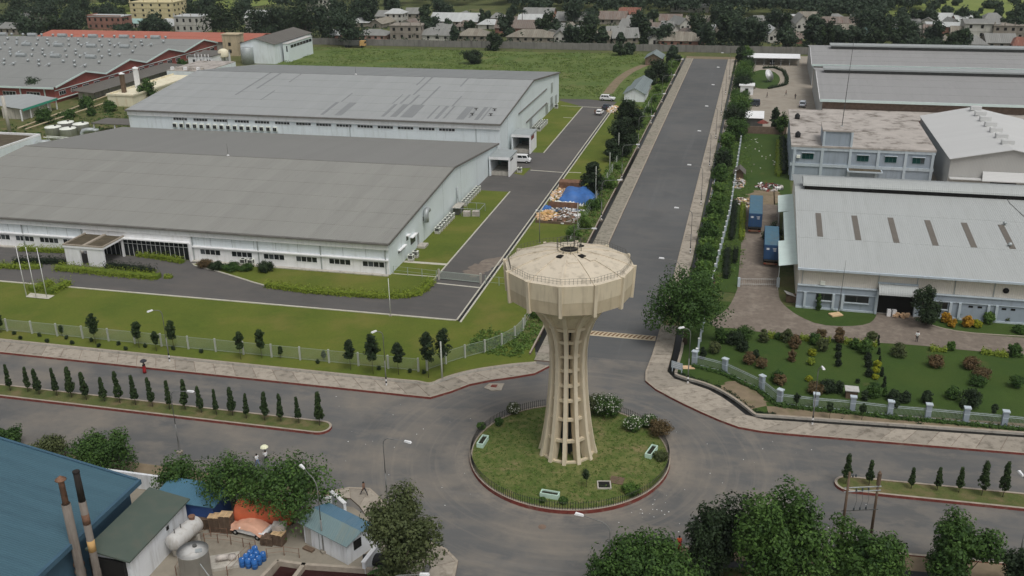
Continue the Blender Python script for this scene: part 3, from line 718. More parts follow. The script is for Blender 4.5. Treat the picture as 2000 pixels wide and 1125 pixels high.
# ================================================================ water tower
TC = Vector((-17.9, 96.5, 0))
RA = [R3(-90 + 3.5 + 30 * i) for i in range(12)]
def pol(r, a, z): return Vector((TC.x + r * math.cos(a), TC.y + r * math.sin(a), z))
tw = thing('water_tower', 'tall cream concrete water tower with ribbed waisted shaft and wide polygonal tank', 'water tower', (TC.x, TC.y, .3))
prof = [(3.45, .27), (3.1, 1.6), (2.72, 3.9), (2.42, 6.4), (2.2, 9.0), (2.08, 11.5), (2.1, 13.4), (2.35, 15.2), (2.95, 16.9), (4.0, 18.5), (5.4, 19.75)]
depth = [1.2, 1.2, 1.2, 1.2, 1.15, 1.1, 1.1, 1.2, 1.4, 1.5, 1.3]
for a in RA:
    mb = MB(); vs = []; side = Vector((-math.sin(a), math.cos(a), 0)); hw = .215
    for (r, z), d in zip(prof, depth):
        o_, i_ = pol(r, a, z), pol(r - d, a, z)
        vs += [o_ - side * hw, o_ + side * hw, i_ + side * hw, i_ - side * hw]
    fs = [(3, 2, 1, 0)]
    for k in range(len(prof) - 1):
        b = 4 * k
        for j in range(4): fs.append((b + j, b + (j + 1) % 4, b + 4 + (j + 1) % 4, b + 4 + j))
    L = 4 * (len(prof) - 1); fs.append((L, L + 1, L + 2, L + 3))
    mb.add(vs, fs); mb.build('leg', m['towerrib'], tw)
def rad_at(z):
    for (r0, z0), (r1, z1) in zip(prof, prof[1:]):
        if z0 <= z <= z1: return r0 + (r1 - r0) * (z - z0) / (z1 - z0)
    return prof[-1][0]
for z in (.45, 2.95, 5.5, 7.75, 9.55, 11.35, 13.05, 14.85, 16.5):
    r = rad_at(z); mb = MB(); ro, ri = r - .3, r - .7
    for i in range(12):
        a, b = RA[i], RA[(i + 1) % 12]; h = .16 if z > 1 else .18
        q = [pol(ro, a, 0), pol(ro, b, 0), pol(ri, b, 0), pol(ri, a, 0)]
        mb.prism(q, z - h, z + h)
    mb.build('ring_beam', m['tower'], tw)
sh = MB(); sh.tube([(TC.x, TC.y, .3), (TC.x, TC.y, 17.5)], .62, 12)  # thick dark cylinder stands in for the shaft's inner shade, thin pipes around it
for k in range(5):
    a = 1.2 * k + .4; sh.tube([pol(.85, a, .3), pol(.85, a, 17)], .09, 6)
sh.build('shade_core_and_pipes', m['pipe'], tw, True)
lad = MB()
for s in (-.22, .22): lad.tube([(TC.x + s, TC.y - 1.05, .3), (TC.x + s, TC.y - 1.0, 17)], .03, 4)
for k in range(40): lad.tube([(TC.x - .22, TC.y - 1.03, .7 + k * .4), (TC.x + .22, TC.y - 1.03, .7 + k * .4)], .02, 4)
lad.build('ladder', m['pipe'], tw)
# tank: bowl under, twelve wall panels in two bands, roof segments, ribs
RT, RB, ZB, ZM, ZT = 6.95, 6.72, 20.1, 21.5, 23.35
bm_ = MB()
rings = [(2.3, 16.6), (2.75, 17.2), (3.6, 18.35), (4.9, 19.4), (6.0, 19.95), (6.66, 20.14)]
for (r0, z0), (r1, z1) in zip(rings, rings[1:]):
    for i in range(12):
        a, b = RA[i], RA[(i + 1) % 12]
        bm_.quad(pol(r0, a, z0), pol(r1, a, z1), pol(r1, b, z1), pol(r0, b, z0))
bm_.quad(*[pol(2.3, a, 16.6) for a in reversed(RA)])
bm_.build('bowl', m['tower'], tw)
zmid = lambda r: 0
for i in range(12):
    a, b = RA[i], RA[(i + 1) % 12]
    rm_ = RB + (RT - RB) * .55
    w1 = MB(); w1.add([pol(RB, a, ZB), pol(RB, b, ZB), pol(rm_, b, ZM), pol(rm_, a, ZM), pol(RB - .2, a, ZB), pol(RB - .2, b, ZB), pol(rm_ - .2, b, ZM), pol(rm_ - .2, a, ZM)],
                      [(0, 1, 2, 3), (4, 7, 6, 5), (0, 4, 5, 1), (3, 2, 6, 7)])
    w1.build('lower_wall_panel', m['towerdk'], tw)
    w2 = MB(); w2.add([pol(rm_ + .015, a, ZM), pol(rm_ + .015, b, ZM), pol(RT, b, ZT), pol(RT, a, ZT), pol(rm_ - .2, a, ZM), pol(rm_ - .2, b, ZM), pol(RT - .2, b, ZT), pol(RT - .2, a, ZT)],
                      [(0, 1, 2, 3), (4, 7, 6, 5), (0, 4, 5, 1), (3, 2, 6, 7)])
    w2.build('wall_panel', m['tower'], tw)
    rb = MB(); sd = Vector((-math.sin(a), math.cos(a), 0)) * .17; e = Vector((math.cos(a), math.sin(a), 0)) * .2
    lo, hi = pol(RB, a, ZB - .22), pol(RT, a, ZT + .12)
    vs = [lo - sd - e, lo + sd - e, lo + sd + e, lo - sd + e, hi - sd - e, hi + sd - e, hi + sd + e, hi - sd + e]
    rb.add(vs, [(0, 3, 2, 1), (4, 5, 6, 7), (0, 1, 5, 4), (1, 2, 6, 5), (2, 3, 7, 6), (3, 0, 4, 7)]); rb.build('wall_rib', m['towerrib'], tw)
    # roof dome segment + rib
    rp = [(RT - .02, ZT - .02), (5.4, 23.92), (3.8, 24.38), (2.3, 24.7), (1.12, 24.84)]
    sg = MB()
    for (r0, z0), (r1, z1) in zip(rp, rp[1:]): sg.quad(pol(r0, a, z0), pol(r0, b, z0), pol(r1, b, z1), pol(r1, a, z1))
    sg.build('roof_segment', m['towerroof'], tw)
    rr = MB(); n = len(rp); vs = []
    for r, z in rp:
        w = Vector((-math.sin(a), math.cos(a), 0)) * (.06 + .1 * r / RT)
        vs += [pol(r, a, z - .05) - w, pol(r, a, z - .05) + w, pol(r, a, z + .09) + w, pol(r, a, z + .09) - w]
    fs = [(3, 2, 1, 0)] + [(4 * k + j, 4 * k + (j + 1) % 4, 4 * k + 4 + (j + 1) % 4, 4 * k + 4 + j) for k in range(n - 1) for j in range(4)] + [(4 * n - 4, 4 * n - 3, 4 * n - 2, 4 * n - 1)]
    rr.add(vs, fs); rr.build('roof_rib', m['towerroof'], tw)
hr = MB(); hr.lathe([(1.15, 24.6), (1.15, 24.98), (.98, 24.98), (.98, 24.2), (0, 24.2)], TC, 24, 0); hr.build('hatch_ring', m['tower'], tw)
dk = MB(); dk.lathe([(.97, 24.9), (0, 24.91)], TC, 20); dk.build('hatch_opening', m['dark'], tw)  # flat near-black disc paints the shade inside the hatch ring
for a, r in ((R3(-108), 2.0), (R3(-40), 2.1), (R3(62), 1.9)):
    mb = MB(); c = pol(r, a, 24.78); mb.obox(c, (.7, .55, .14), a); o = mb.build('vent_hatch', m['dark'], tw)
for a, r in ((R3(-72), 2.6), (R3(-28), 2.8)):
    mb = MB(); c = pol(r, a, 24.64); mb.obox(c, (1.0, 1.1, .07), a, tilt=Matrix.Rotation(-.2, 3, 'Y').inverted()); mb.build('access_cover', m['towerroof'], tw)
rl = MB(); rail_r = RT - .35
for i in range(12):
    a, b = RA[i], RA[(i + 1) % 12]
    for z in (ZT + .45, ZT + .72): rl.tube([pol(rail_r, a, z), pol(rail_r, b, z)], .016, 4)
    for k in range(8):
        p0, p1 = pol(rail_r, a, ZT), pol(rail_r, b, ZT); q = p0.lerp(p1, k / 8); rl.tube([q, q + Vector((0, 0, .74))], .016, 4)
rl.build('edge_railing', m['rail'], tw)
hl = MB()
for k in range(10):
    a = 2 * math.pi * k / 10; hl.tube([pol(1.3, a, 24.8), pol(1.3, a, 26.0)], .03, 4)
for z in (25.4, 26.0): hl.tube([pol(1.3, 2 * math.pi * k / 20, z) for k in range(21)], .025, 4)
hl.build('hatch_railing', m['rail'], tw)
am = MB(); am.tube([pol(.8, R3(60), 24.8), pol(.8, R3(60), 27.4)], .05, 5); am.build('aerial', m['rail'], tw)
# ---- roundabout furniture
fr = thing('roundabout_fence', 'low dark iron fence on the red kerb around the water tower roundabout', 'fence', (RC.x, RC.y, .3))
fp = MB(); RF = RR - .16
for k in range(260):
    a = 2 * math.pi * k / 260; x, y = RC.x + RF * math.cos(a), RC.y + RF * math.sin(a)
    fp.box(x - .022, x + .022, y - .022, y + .022, .4, 1.4)
fp.build('pickets', m['black'], fr, kind='stuff')
for z in (.6, 1.25):
    mb = MB(); mb.tube([(RC.x + RF * math.cos(2 * math.pi * k / 96), RC.y + RF * math.sin(2 * math.pi * k / 96), z) for k in range(97)], .02, 4); mb.build('rail', m['rail'], fr)
def planter(x, y, z, L, W, rz, lab):
    p = P(x, y, .42); t = thing('planter_box', lab, 'planter', (p.x, p.y, .42), rz)
    mb = MB(); hx, hy, hh, th = L / 2, W / 2, z, .1
    for s in ((-hx, hx, -hy, -hy + th), (-hx, hx, hy - th, hy), (-hx, -hx + th, -hy + th, hy - th), (hx - th, hx, -hy + th, hy - th)): mb.box(s[0], s[1], s[2], s[3], 0, hh)
    mb.build('trough', m['pgreen'], t, local=True)
    MB().box(-hx + th, hx - th, -hy + th, hy - th, 0, hh * .7).build('soil', m['soil'], t, local=True)
m['pgreen'] = plain('pale_green_paint', CV(152, 172, 160), .7, .05, 1)
m['soil'] = plain('dark_soil', (.03, .032, .02), .95, .2, 2)
planter(943, 866, .55, .8, 2.1, R3(-4), 'pale green trough planter at the west edge of the roundabout lawn')
planter(1272, 886, .55, .75, 2.3, R3(-14), 'pale green trough planter at the east edge of the roundabout lawn')
planter(1074, 970, .55, 2.0, .8, R3(-4), 'pale green trough planter on the south side of the roundabout lawn')
pit = P(1180, 948, .42); t = thing('inspection_pit', 'open square concrete inspection pit in the roundabout grass', 'pit', (pit.x, pit.y, .43), R3(12))
mb = MB()
for s in ((-.75, .75, -.75, -.62), (-.75, .75, .62, .75), (-.75, -.62, -.62, .62), (.62, .75, -.62, .62)): mb.box(s[0], s[1], s[2], s[3], -.2, .12)
mb.build('rim', m['concrete'], t, local=True); MB().box(-.62, .62, -.62, .62, -.2, .05).build('opening', m['dark'], t, local=True)
p = P(1205, 938, .42); t = tag(MB().prism([(p.x - .8, p.y - .7), (p.x + .7, p.y - .8), (p.x + .8, p.y + .6), (p.x - .7, p.y + .7)], .4, .49).build('pit_cover', m['pallet']), 'brown brick slab lying beside the open pit on the roundabout', 'slab')
t = tag(MB().lathe([(.42, .0), (.42, .012), (0, .014)], P(1059, 1029), 18).build('manhole_cover', m['kerbdark']), 'round dark manhole cover in the road south of the roundabout', 'manhole')
mh = P(970, 757); t = thing('drain_chamber', 'concrete drain chamber with a square red brown cover in the road west of the tower', 'manhole', (mh.x, mh.y, 0))
MB().prism(PP([(945, 758), (955, 750), (985, 750), (979, 763), (960, 764)]), -.02, .1).build('surround', m['slab'], t)
MB().prism(PP([(958, 757), (961, 753), (972, 753), (969, 758)]), .1, .16).build('cover', m['kerbred'], t)
# ---- speed hump
hp = thing('speed_hump', 'cream and brown striped speed hump across the north road', 'speed hump', (-17.5, 130, 0))
mb = MB(); x0, x1 = -23.8, -11.3
for k in range(6):
    y0, y1 = 129.1 + 1.7 * k / 6, 129.1 + 1.7 * (k + 1) / 6; z0, z1 = [.004 + .09 * math.sin(math.pi * u) for u in (k / 6, (k + 1) / 6)]
    mb.quad((x0, y0, z0), (x1, y0, z0), (x1, y1, z1), (x0, y1, z1))
mb.build('hump', m['humpw'], hp, True)
for k in range(20):
    xa = x0 + .35 + k * .62; mb = MB()
    for j in range(1, 5):
        y0, y1 = 129.1 + 1.7 * j / 6, 129.1 + 1.7 * (j + 1) / 6; z0, z1 = [.012 + .09 * math.sin(math.pi * u) for u in (j / 6, (j + 1) / 6)]
        s0, s1 = .12 * j, .12 * (j + 1)
        if xa + s1 + .3 < x1: mb.quad((xa + s0, y0, z0), (xa + .3 + s0, y0, z0), (xa + .3 + s1, y1, z1), (xa + s1, y1, z1))
    if mb.f: mb.build('stripe', m['brownpaint'], hp)
# litter
rng = random.Random(3); lt = MB()
for _ in range(120):
    if rng.random() < .7: x, y = rng.uniform(-50, 25), rng.uniform(82, 105)
    else: x, y = rng.gauss(-8, 2), rng.gauss(88, 1.6)
    if (Vector((x, y, 0)) - RC).length < 12 or 93.5 < y < 98.5 and (x < -46 or x > 11): continue
    s = rng.uniform(.03, .13); a = rng.uniform(0, 3)
    lt.obox((x, y, .012), (s, s * rng.uniform(.5, 1), .012), a)
tag(lt.build('litter', m['white']), 'scraps of white litter strewn over the asphalt', None, None, 'stuff')

# ================================================================ factory buildings, north-west
def panes(parent, wall_y, x0, x1, z0, z1, n, frame=.07, glass='glass', fm='white'):
    """a window on a wall that faces -Y: frame, recessed panes"""
    w = MB()
    w.box(x0, x1, wall_y - .05, wall_y + .02, z1 - frame, z1); w.box(x0, x1, wall_y - .05, wall_y + .02, z0, z0 + frame)
    for i in range(n + 1):
        x = x0 + (x1 - x0 - frame) * i / n; w.box(x, x + frame, wall_y - .048, wall_y + .018, z0 + frame, z1 - frame)
    fo = w.build('window', m[fm], parent)
    for i in range(n):
        a = x0 + (x1 - x0 - frame) * i / n + frame; b = x0 + (x1 - x0 - frame) * (i + 1) / n
        MB().box(a, b, wall_y - .012, wall_y + .012, z0 + frame, z1 - frame).build('pane', m[glass] if (i * 7 + int(abs(x0) * 3)) % 5 else m['glass2'], fo)
    return fo
def courses(parent, x0, x1, ya, za, yb, zb, n, mat, lap=.025, name='roof_course'):
    for i in range(n):
        u, v = i / n, (i + 1) / n
        y0, y1 = ya + (yb - ya) * u, ya + (yb - ya) * v; z0, z1 = za + (zb - za) * u, za + (zb - za) * v
        e = (yb - ya) / abs(yb - ya) * .12 if i else 0
        mb = MB(); mb.add([(x0, y0 - e, z0 + lap * 2), (x1, y0 - e, z0 + lap * 2), (x1, y1, z1 + lap), (x0, y1, z1 + lap), (x0, y0 - e, z0), (x1, y0 - e, z0), (x1, y1, z1 - .03), (x0, y1, z1 - .03)],
                          [(0, 1, 2, 3), (7, 6, 5, 4), (4, 5, 1, 0), (6, 7, 3, 2), (5, 6, 2, 1), (7, 4, 0, 3)])
        mb.build(name, mat, parent)
f1 = thing('factory_building', 'long pale grey factory with low ribbed roof and white entrance porch behind the front lawn', 'factory', (-108, 183, 0))
X0, X1, YF, YR, YB = -158.0, -58.0, 146.3, 184.2, 219.6
ZE, ZR = 5.75, 8.9
gb = MB()   # walls: front in two heights, gable ends
gb.quad((X0, YF, 0), (X1, YF, 0), (X1, YF, ZE), (X0, YF, ZE)); gb.build('wall', m['b1wall'], f1); gb = MB(); gb.quad((X1, YB, 0), (X0, YB, 0), (X0, YB, 5.3), (X1, YB, 5.3))
gb.build('wall', m['b1wall'], f1)
for nm, xx in (('gable_wall', X1), ('gable_wall', X0)):
    n = 12; ys = [YF + (YB - YF) * i / n for i in range(n + 1)]
    for i in range(n):     # upright cladding panels
        a, b = ys[i], ys[i + 1]; zz = [(ZE + (ZR - ZE) * (y - YF) / (YR - YF)) if y < YR else (5.4 + (ZR - 5.4) * (YB - y) / (YB - YR)) for y in (a, b)]
        mb = MB(); k = .02 if i % 2 else .0; s = 1 if xx == X1 else -1
        top = [(xx + s * k, b, zz[1] - .02), (xx + s * k, a, zz[0] - .02)]
        if a < YR < b: top = [(xx + s * k, b, zz[1] - .02), (xx + s * k, YR, ZR - .02), (xx + s * k, a, zz[0] - .02)]
        mb.quad((xx + s * k, a + .02, 0), (xx + s * k, b - .02, 0), *top); mb.build('gable_panel', m['b1wall2'], f1)
    MB().box(min(xx - .03 * s, xx - .2 * s), max(xx - .03 * s, xx - .2 * s), YF + .05, YB - .05, 0, 5.2).build('gable_backing', m['seam'], f1)
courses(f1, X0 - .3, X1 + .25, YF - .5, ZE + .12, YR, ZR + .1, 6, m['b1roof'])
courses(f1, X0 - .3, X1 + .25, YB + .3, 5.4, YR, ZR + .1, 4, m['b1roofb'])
MB().box(X0 - .3, X1 + .3, YR - .28, YR + .28, ZR + .1, ZR + .2).build('ridge_cap', m['b1roofb'], f1)
MB().box(X0 - .3, X1 + .25, YF - .85, YF - .45, ZE - .2, ZE + .1).build('gutter', m['gutter'], f1)
MB().box(X0, X1 + .02, YF - .42, YF - .06, ZE - 1.15, ZE - .1).build('eaves_fascia', m['b1base'], f1)
for yy0, zz0, yy1, zz1 in ((YF - .5, ZE + .1, YR, ZR + .1), (YR, ZR + .1, YB + .3, 5.4)):
    mb = MB(); mb.add([(X1 + .26, yy0, zz0 - .3), (X1 + .38, yy0, zz0 - .3), (X1 + .38, yy1, zz1 - .3), (X1 + .26, yy1, zz1 - .3), (X1 + .26, yy0, zz0 + .08), (X1 + .38, yy0, zz0 + .08), (X1 + .38, yy1, zz1 + .08), (X1 + .26, yy1, zz1 + .08)],
                      [(0, 3, 2, 1), (4, 5, 6, 7), (0, 1, 5, 4), (1, 2, 6, 5), (2, 3, 7, 6), (3, 0, 4, 7)]); mb.build('verge_trim', m['gutter'], f1)
# front: white base band, ledges, windows, downpipes
bays = [(-157.8, -117.2), (-95.0, -58.1)]
for a, b in bays:
    MB().box(a, b, YF - .1, YF - .003, 0, 2.9).build('base_wall', m['b1base'], f1)
    MB().box(a, b, YF - .42, YF - .102, 2.6, 2.8).build('sun_ledge', m['white'], f1)
    MB().box(a, b, YF - .9, YF - .12, 0, .2).build('plinth', m['concrete'], f1)
for x in [-94.2 + 6.15 * i for i in range(6)] + [-122.2, -127.2, -132.4, -137.6, -142.8, -148, -153]:
    panes(f1, YF - .12, x + .6, x + 4.6, 1.3, 2.35, 4)
for x in (-94.9, -82.2, -70.4, -58.6, -117.3, -130, -143): MB().box(x - .09, x + .09, YF - .25, YF - .13, 0, ZE - 1.2).build('downpipe', m['steel'], f1)
for x in [X0 + 4.1 + 4.17 * i for i in range(23)]:
    if -116.5 < x < -95.5: continue
    MB().box(x - .03, x + .03, YF - .03, YF - .004, 2.92, ZE - 1.2).build('panel_joint', m['seam'], f1)
# glazed entrance bay
MB().box(-117, -95.2, YF - .14, YF - .004, 3.55, 4.55).build('entrance_band', m['b1base'], f1)
MB().box(-117, -95.2, YF - .9, YF - .142, 3.35, 3.55).build('entrance_ledge', m['white'], f1)
for x in (-117, -95.4): MB().box(x, x + .35, YF - .85, YF - .142, 0, 3.35).build('entrance_pier', m['white'], f1)
gf = MB()
for k in range(23): gf.box(-116.4 + k * .93, -116.34 + k * .93, YF - .2, YF - .1, 0, 3.3)
for z in (2.35, 3.2): gf.box(-116.5, -95.5, YF - .19, YF - .11, z, z + .06)
gl = gf.build('curtain_wall', m['white'], f1)
for k in range(22):
    for z0, z1 in ((.05, 2.34), (2.42, 3.19)):
        MB().box(-116.33 + k * .93, -115.42 + k * .93, YF - .16, YF - .13, z0, z1).build('pane', m['glass'], gl)
# porch
pr = thing('entrance_porch', 'white concrete entrance porch with flat mossy roof in front of the glazed factory entrance', 'porch', (-112.4, 141, 0))
PX0, PX1, PY0, PY1, PZ = -116.4, -108.6, 139.8, 146.0, 3.75
mb = MB()
for a in ((PX0, -113.4, PY0, PY0 + .35), (-111.9, PX1, PY0, PY0 + .35), (-113.4, -111.9, PY0, PY0 + .35)):
    mb.box(a[0], a[1], a[2], a[3], 0 if a[0] != -113.4 else 2.9, PZ - .45)
mb.build('end_wall', m['b1base'], pr)
MB().box(PX0 - .15, PX1 + .15, PY0 - .15, PY1, PZ - .45, PZ - .1).build('roof_slab', m['b1base'], pr)
for a in ((PX0 - .15, PX1 + .15, PY0 - .15, PY0 + .1), (PX0 - .15, PX0 + .1, PY0 + .1, PY1), (PX1 - .1, PX1 + .15, PY0 + .1, PY1), (-112.7, -112.1, PY0 + .1, PY1)):
    MB().box(*a, PZ - .1, PZ + .15).build('parapet', m['kerbtop'], pr)
m['moss'] = plain('mossy_roof', C(84, 76, 62), .95, .2, 1.0, C(112, 104, 88), .5, .6)
MB().box(PX0 + .1, PX1 - .1, PY0 + .1, PY1 - .02, PZ - .1, PZ - .06).build('roof_deck', m['moss'], pr)
for x in (PX0, PX1 - .35): MB().box(x, x + .35, PY1 - .6, PY1 - .25, 0, PZ - .45).build('column', m['b1base'], pr)
# roof spike
for nm, x, y, z, lb in (('lightning_rod', pY(446, 308, YR).x, YR, ZR + .15, 'thin lightning rod on the ridge of the near pale factory roof'), ('lightning_rod', pY(695, 145, 260.3).x, 260.3, 13.3, 'thin lightning rod on the ridge of the far pale factory roof')):
    t = thing(nm, lb, 'lightning rod', (x, y, z)); MB().lathe([(.3, 0), (.3, .1), (.08, .25), (0, .3)], (0, 0, 0), 10).build('foot', m['white'], t, local=True)
    mb = MB(); mb.tube([(0, 0, .25), (0, 0, 2.6)], [.045, .02], 5); mb.build('rod', m['steeld'], t, local=True)
# ---- east wall details of near factory
def xw(parent, name, X, y0, y1, z0, z1, d, mat): return MB().box(X, X + d, y0, y1, z0, z1).build(name, m[mat], parent)
for (px, py, w, h) in ((1130 / 4 + 500, 280 + 790 / 4, 3.2, .5),):
    q = pX(px, py, X1); xw(f1, 'window', X1 + .02, q.y - 1.4, q.y + 1.6, 2.3, 2.75, .05, 'glass'); xw(f1, 'window_hood', X1 + .02, q.y - 1.6, q.y + 1.8, 2.85, 3.0, .5, 'white')
q = pX(806, 470, X1); xw(f1, 'window', X1 + .02, q.y - 1.2, q.y + 1.2, 1.7, 3.0, .06, 'glass2'); xw(f1, 'window_hood', X1 + .02, q.y - 1.4, q.y + 1.4, 3.1, 3.25, .6, 'white')
q = pX(795, 463, X1); xw(f1, 'window', X1 + .02, q.y - .5, q.y + .4, 3.2, 4.0, .06, 'glass2'); xw(f1, 'window_hood', X1 + .02, q.y - .6, q.y + .6, 4.1, 4.25, .6, 'white')
q = pX(815, 470, X1); xw(f1, 'door', X1 + .02, q.y - .1, q.y + .9, .5, 2.6, .06, 'steel'); xw(f1, 'door_step', X1 + .07, q.y - .6, q.y + 1.6, 0, .45, 1.5, 'concrete')
dc = pX(826, 420, X1); t = thing('exhaust_duct', 'curved galvanised exhaust duct on the east wall of the near factory', 'duct', (X1 + .03, dc.y, dc.z - 1.3))
mb = MB(); pts = [(0.55, 0, 0), (.55, 0, 1.2)] + [(.55 + .0 * i, .9 * (1 - math.cos(R3(i * 15))), 1.2 + .9 * math.sin(R3(i * 15))) for i in range(1, 10)]
mb.tube(pts, .5, 12); mb.build('elbow', m['steel'], t, True, local=True)
MB().box(0, .15, -.3, .3, .2, 1.0).build('bracket', m['steeld'], t, local=True)
# ---- air-conditioner condensers
def condenser_proto(name, label, loc, rz, s=(1.0, .85, .9)):
    t = thing(name, label, 'condenser', loc, rz, 'outdoor air-conditioner condensers beside the factory walls')
    a, b, h = s[0] / 2, s[1] / 2, s[2]
    MB().box(-a, a, -b, b, 0, .3).build('stand', m['concrete'], t, local=True)
    mb = MB(); mb.box(-a, a, -b, b, .38, .46); mb.box(-a, a, -b, b, .3 + h - .08, .3 + h)
    for x in (-a, a - .08):
        for y in (-b, b - .08): mb.box(x, x + .08, y, y + .08, .46, .3 + h - .08)
    mb.build('case', m['unitw'], t, local=True)
    MB().box(-a + .06, a - .06, -b + .06, b - .06, .3, .3 + h - .1).build('coil', m['steeld'], t, local=True)
    MB().lathe([(.3, 0), (.3, .04), (.26, .05)], (0, 0, .3 + h), 14).build('fan_guard', m['black'], t, local=True)
    return t
spots = []
for i in range(7): spots.append((X1 + 1.2, 169.0 + i * 1.55, 'lower row by the near factory east wall, {} of seven'))
for i in range(8): spots.append((X1 + 1.2, 187.0 + i * 1.55, 'upper row by the near factory east wall, {} of eight'))
cp = None
def put_cond(x, y, lab, rz=0.0, z=.05):
    global cp
    if cp is None: cp = condenser_proto('condenser_unit', lab, (x, y, z), rz); return cp
    return dup(cp, (x, y, z), rz, lab)
for i, (x, y, l) in enumerate(spots): put_cond(x, y, 'square condenser in the ' + l.format(ORD[i if i < 7 else i - 7]))
for i, (px, py) in enumerate(((803, 510), (812, 503))):
    q = P(px, py); put_cond(q.x, q.y, ('front' if i == 0 else 'rear') + ' of two condensers by the near factory steps')
q = P(1015, 337); put_cond(q.x, q.y, 'lone condenser on the grass patch beside the white van')
cnt = 0
for row, (sx, sy, n) in enumerate(((1047, 283, 6), (1053, 275, 6))):
    base = P(sx, sy)
    for i in range(n):
        put_cond(-57.6 + row * 1.4, 241.0 + i * 1.9, f'condenser, {ORD[i]} in the {"inner" if row == 0 else "outer"} row beside the red sign porch'); 
for row in range(2):
    for i in range(6):
        put_cond(-57.6 + row * 1.4, 257.0 + i * 1.8, f'condenser, {ORD[i]} in the {"inner" if row == 0 else "outer"} row of the far factory middle bank')
q = P(1090, 212); put_cond(-57.5, q.y, 'single condenser near the north end of the far factory wall')
# pipe rack between the condenser rows
rk = P(895, 412); t = thing('pipe_rack', 'grey pipe rack and pump set on the grass by the near factory east wall', 'pipe rack', (-54.8, 182.2, .05))
MB().box(-2.6, -.9, -2.0, 2.0, 1.5, 1.6).build('platform', m['concrete'], t, local=True); MB().box(-2.4, -1.2, -1.6, 1.6, .1, 1.5).build('cabinet', m['steeld'], t, local=True)
mb = MB()
for x in (-.6, 1.4, 3.2):
    for y in (-2.0, 2.2): mb.tube([(x, y, 0), (x, y, 1.6)], .05, 5)
for y in (-2.0, 2.2): mb.tube([(-2.6, y, 1.6), (3.2, y, 1.6)], .05, 5)
mb.tube([(3.2, -2, 1.5), (3.2, 2.2, 1.5)], .05, 5); mb.build('frame', m['steel'], t, local=True)
for x, y in ((.4, -1.6), (2.2, -1.2)):
    MB().obox((x, y, .5), (1.4, 1.0, 1.0), .1).build('crate', m['scrap'], t, local=True)
mb = MB(); mb.tube([(-2.9, 3.2, .5), (-2.9, 3.2, 4.4)], .17, 8); mb.tube([(-2.9, 3.2, 2.0), (-2.4, 1.2, 1.7)], .12, 6); mb.build('vent_pipe', m['steel'], t, True, local=True)
# gate and mesh fence at the drive
def fence_run(name, label, pts, h, step, post, postm, railm, picket=None, rails=(.15, .92), cat='fence', pm=None, capm=None, pr_=.02):
    """posts (each a part), rails, pickets"""
    t = thing(name, label, cat, (pts[0][0], pts[0][1], 0)); q = resample(pts, max(1, round(length(pts) / step)))
    for p in q:
        po = MB(); po.obox((p.x, p.y, h / 2), (post, post, h * 1.06), math.atan2((q[1] - q[0]).y, (q[1] - q[0]).x)); po_ = po.build('post', m[postm], t)
        if capm: MB().obox((p.x, p.y, h * 1.03 + .06), (post * 1.3, post * 1.3, .12), math.atan2((q[1] - q[0]).y, (q[1] - q[0]).x)).build('cap', m[capm], po_)
    for a, b in zip(q, q[1:]):
        rl = MB()
        for f in rails: rl.tube([(a.x, a.y, h * f), (b.x, b.y, h * f)], pr_, 4)
        rl.build('rail', m[railm], t)
    if picket:
        mb = MB()
        for a, b in zip(q, q[1:]):
            n = max(1, int((b - a).length / picket[0]))
            for k in range(1, n):
                c = a.lerp(b, k / n); mb.box(c.x - picket[1], c.x + picket[1], c.y - picket[1], c.y + picket[1], h * .06, h * rails[-1] + .05)
        mb.build('pickets', m[pm or railm], t, kind='stuff')
    return t
m['mesh'] = plain('pale_mesh_steel', CV(124, 132, 124), .6, .06, 1)
gt = thing('sliding_gate', 'grey metal sliding gate of upright bars across the factory drive', 'gate', (-49.3, 145.6, .03))
GA, GBp = Vector((-49.2, 146.0, 0)), Vector((-41.8, 145.5, 0))
for p in (GA, GBp): MB().obox((p.x, p.y, .95), (.3, .3, 1.9), 0).build('post', m['concrete'], gt)
for f in (.3, 1.5):
    mb = MB(); mb.tube([GA + Vector((.2, 0, f)), GBp + Vector((-.2, 0, f))], .05, 5); mb.build('rail', m['mesh'], gt)
for k in range(44):
    c = GA.lerp(GBp, (k + 1) / 45); MB().box(c.x - .025, c.x + .025, c.y - .025, c.y + .025, .25, 1.55).build('bar', m['mesh'], gt)
fence_run('mesh_fence', 'low pipe fence from the factory corner to the sliding gate', [(-57.6, 146.9), (-49.7, 146.2)], 1.5, 2.6, .09, 'mesh', 'mesh', None, (.5, .98))
fence_run('mesh_fence', 'low pipe fence across the grass behind the water tower tank', [(-41.0, 145.5), (-31.5, 144.9)], 1.5, 2.4, .09, 'mesh', 'mesh', None, (.3, .98))
# ---- far factory
f2 = thing('factory_building', 'taller pale grey factory with streaked ribbed roof behind the near factory', 'factory', (-108, 260, 0))
A0, A1, FF, FR, FB, E2, R2 = -159.0, -58.6, 224.2, 260.3, 296.8, 9.0, 13.1
MB().box(A0, A1, FF, FF + .3, 0, E2).build('wall', m['b1wall'], f2); MB().box(A0, A1, FB - .3, FB, 0, E2).build('wall', m['b1wall'], f2)
for xx, s in ((A1, 1), (A0, -1)):
    n = 10; ys = [FF + .3 + (FB - FF - .6) * i / n for i in range(n + 1)]
    for i in range(n):
        a, b = ys[i], ys[i + 1]; zf = lambda y: E2 + (R2 - E2) * (1 - abs(y - FR) / (FR - FF)) - .03
        k = s * (.02 if i % 2 else 0); top = [(xx + k, b, zf(b)), (xx + k, a, zf(a))]
        if a < FR < b: top.insert(1, (xx + k, FR, R2 - .03))
        mb = MB(); mb.quad((xx + k, a, 0), (xx + k, b, 0), *top); mb.build('gable_panel', m['b1wall2'], f2)
courses(f2, A0 - .3, A1 + .3, FF - .5, E2 + .1, FR, R2 + .1, 6, m['b2roof'])
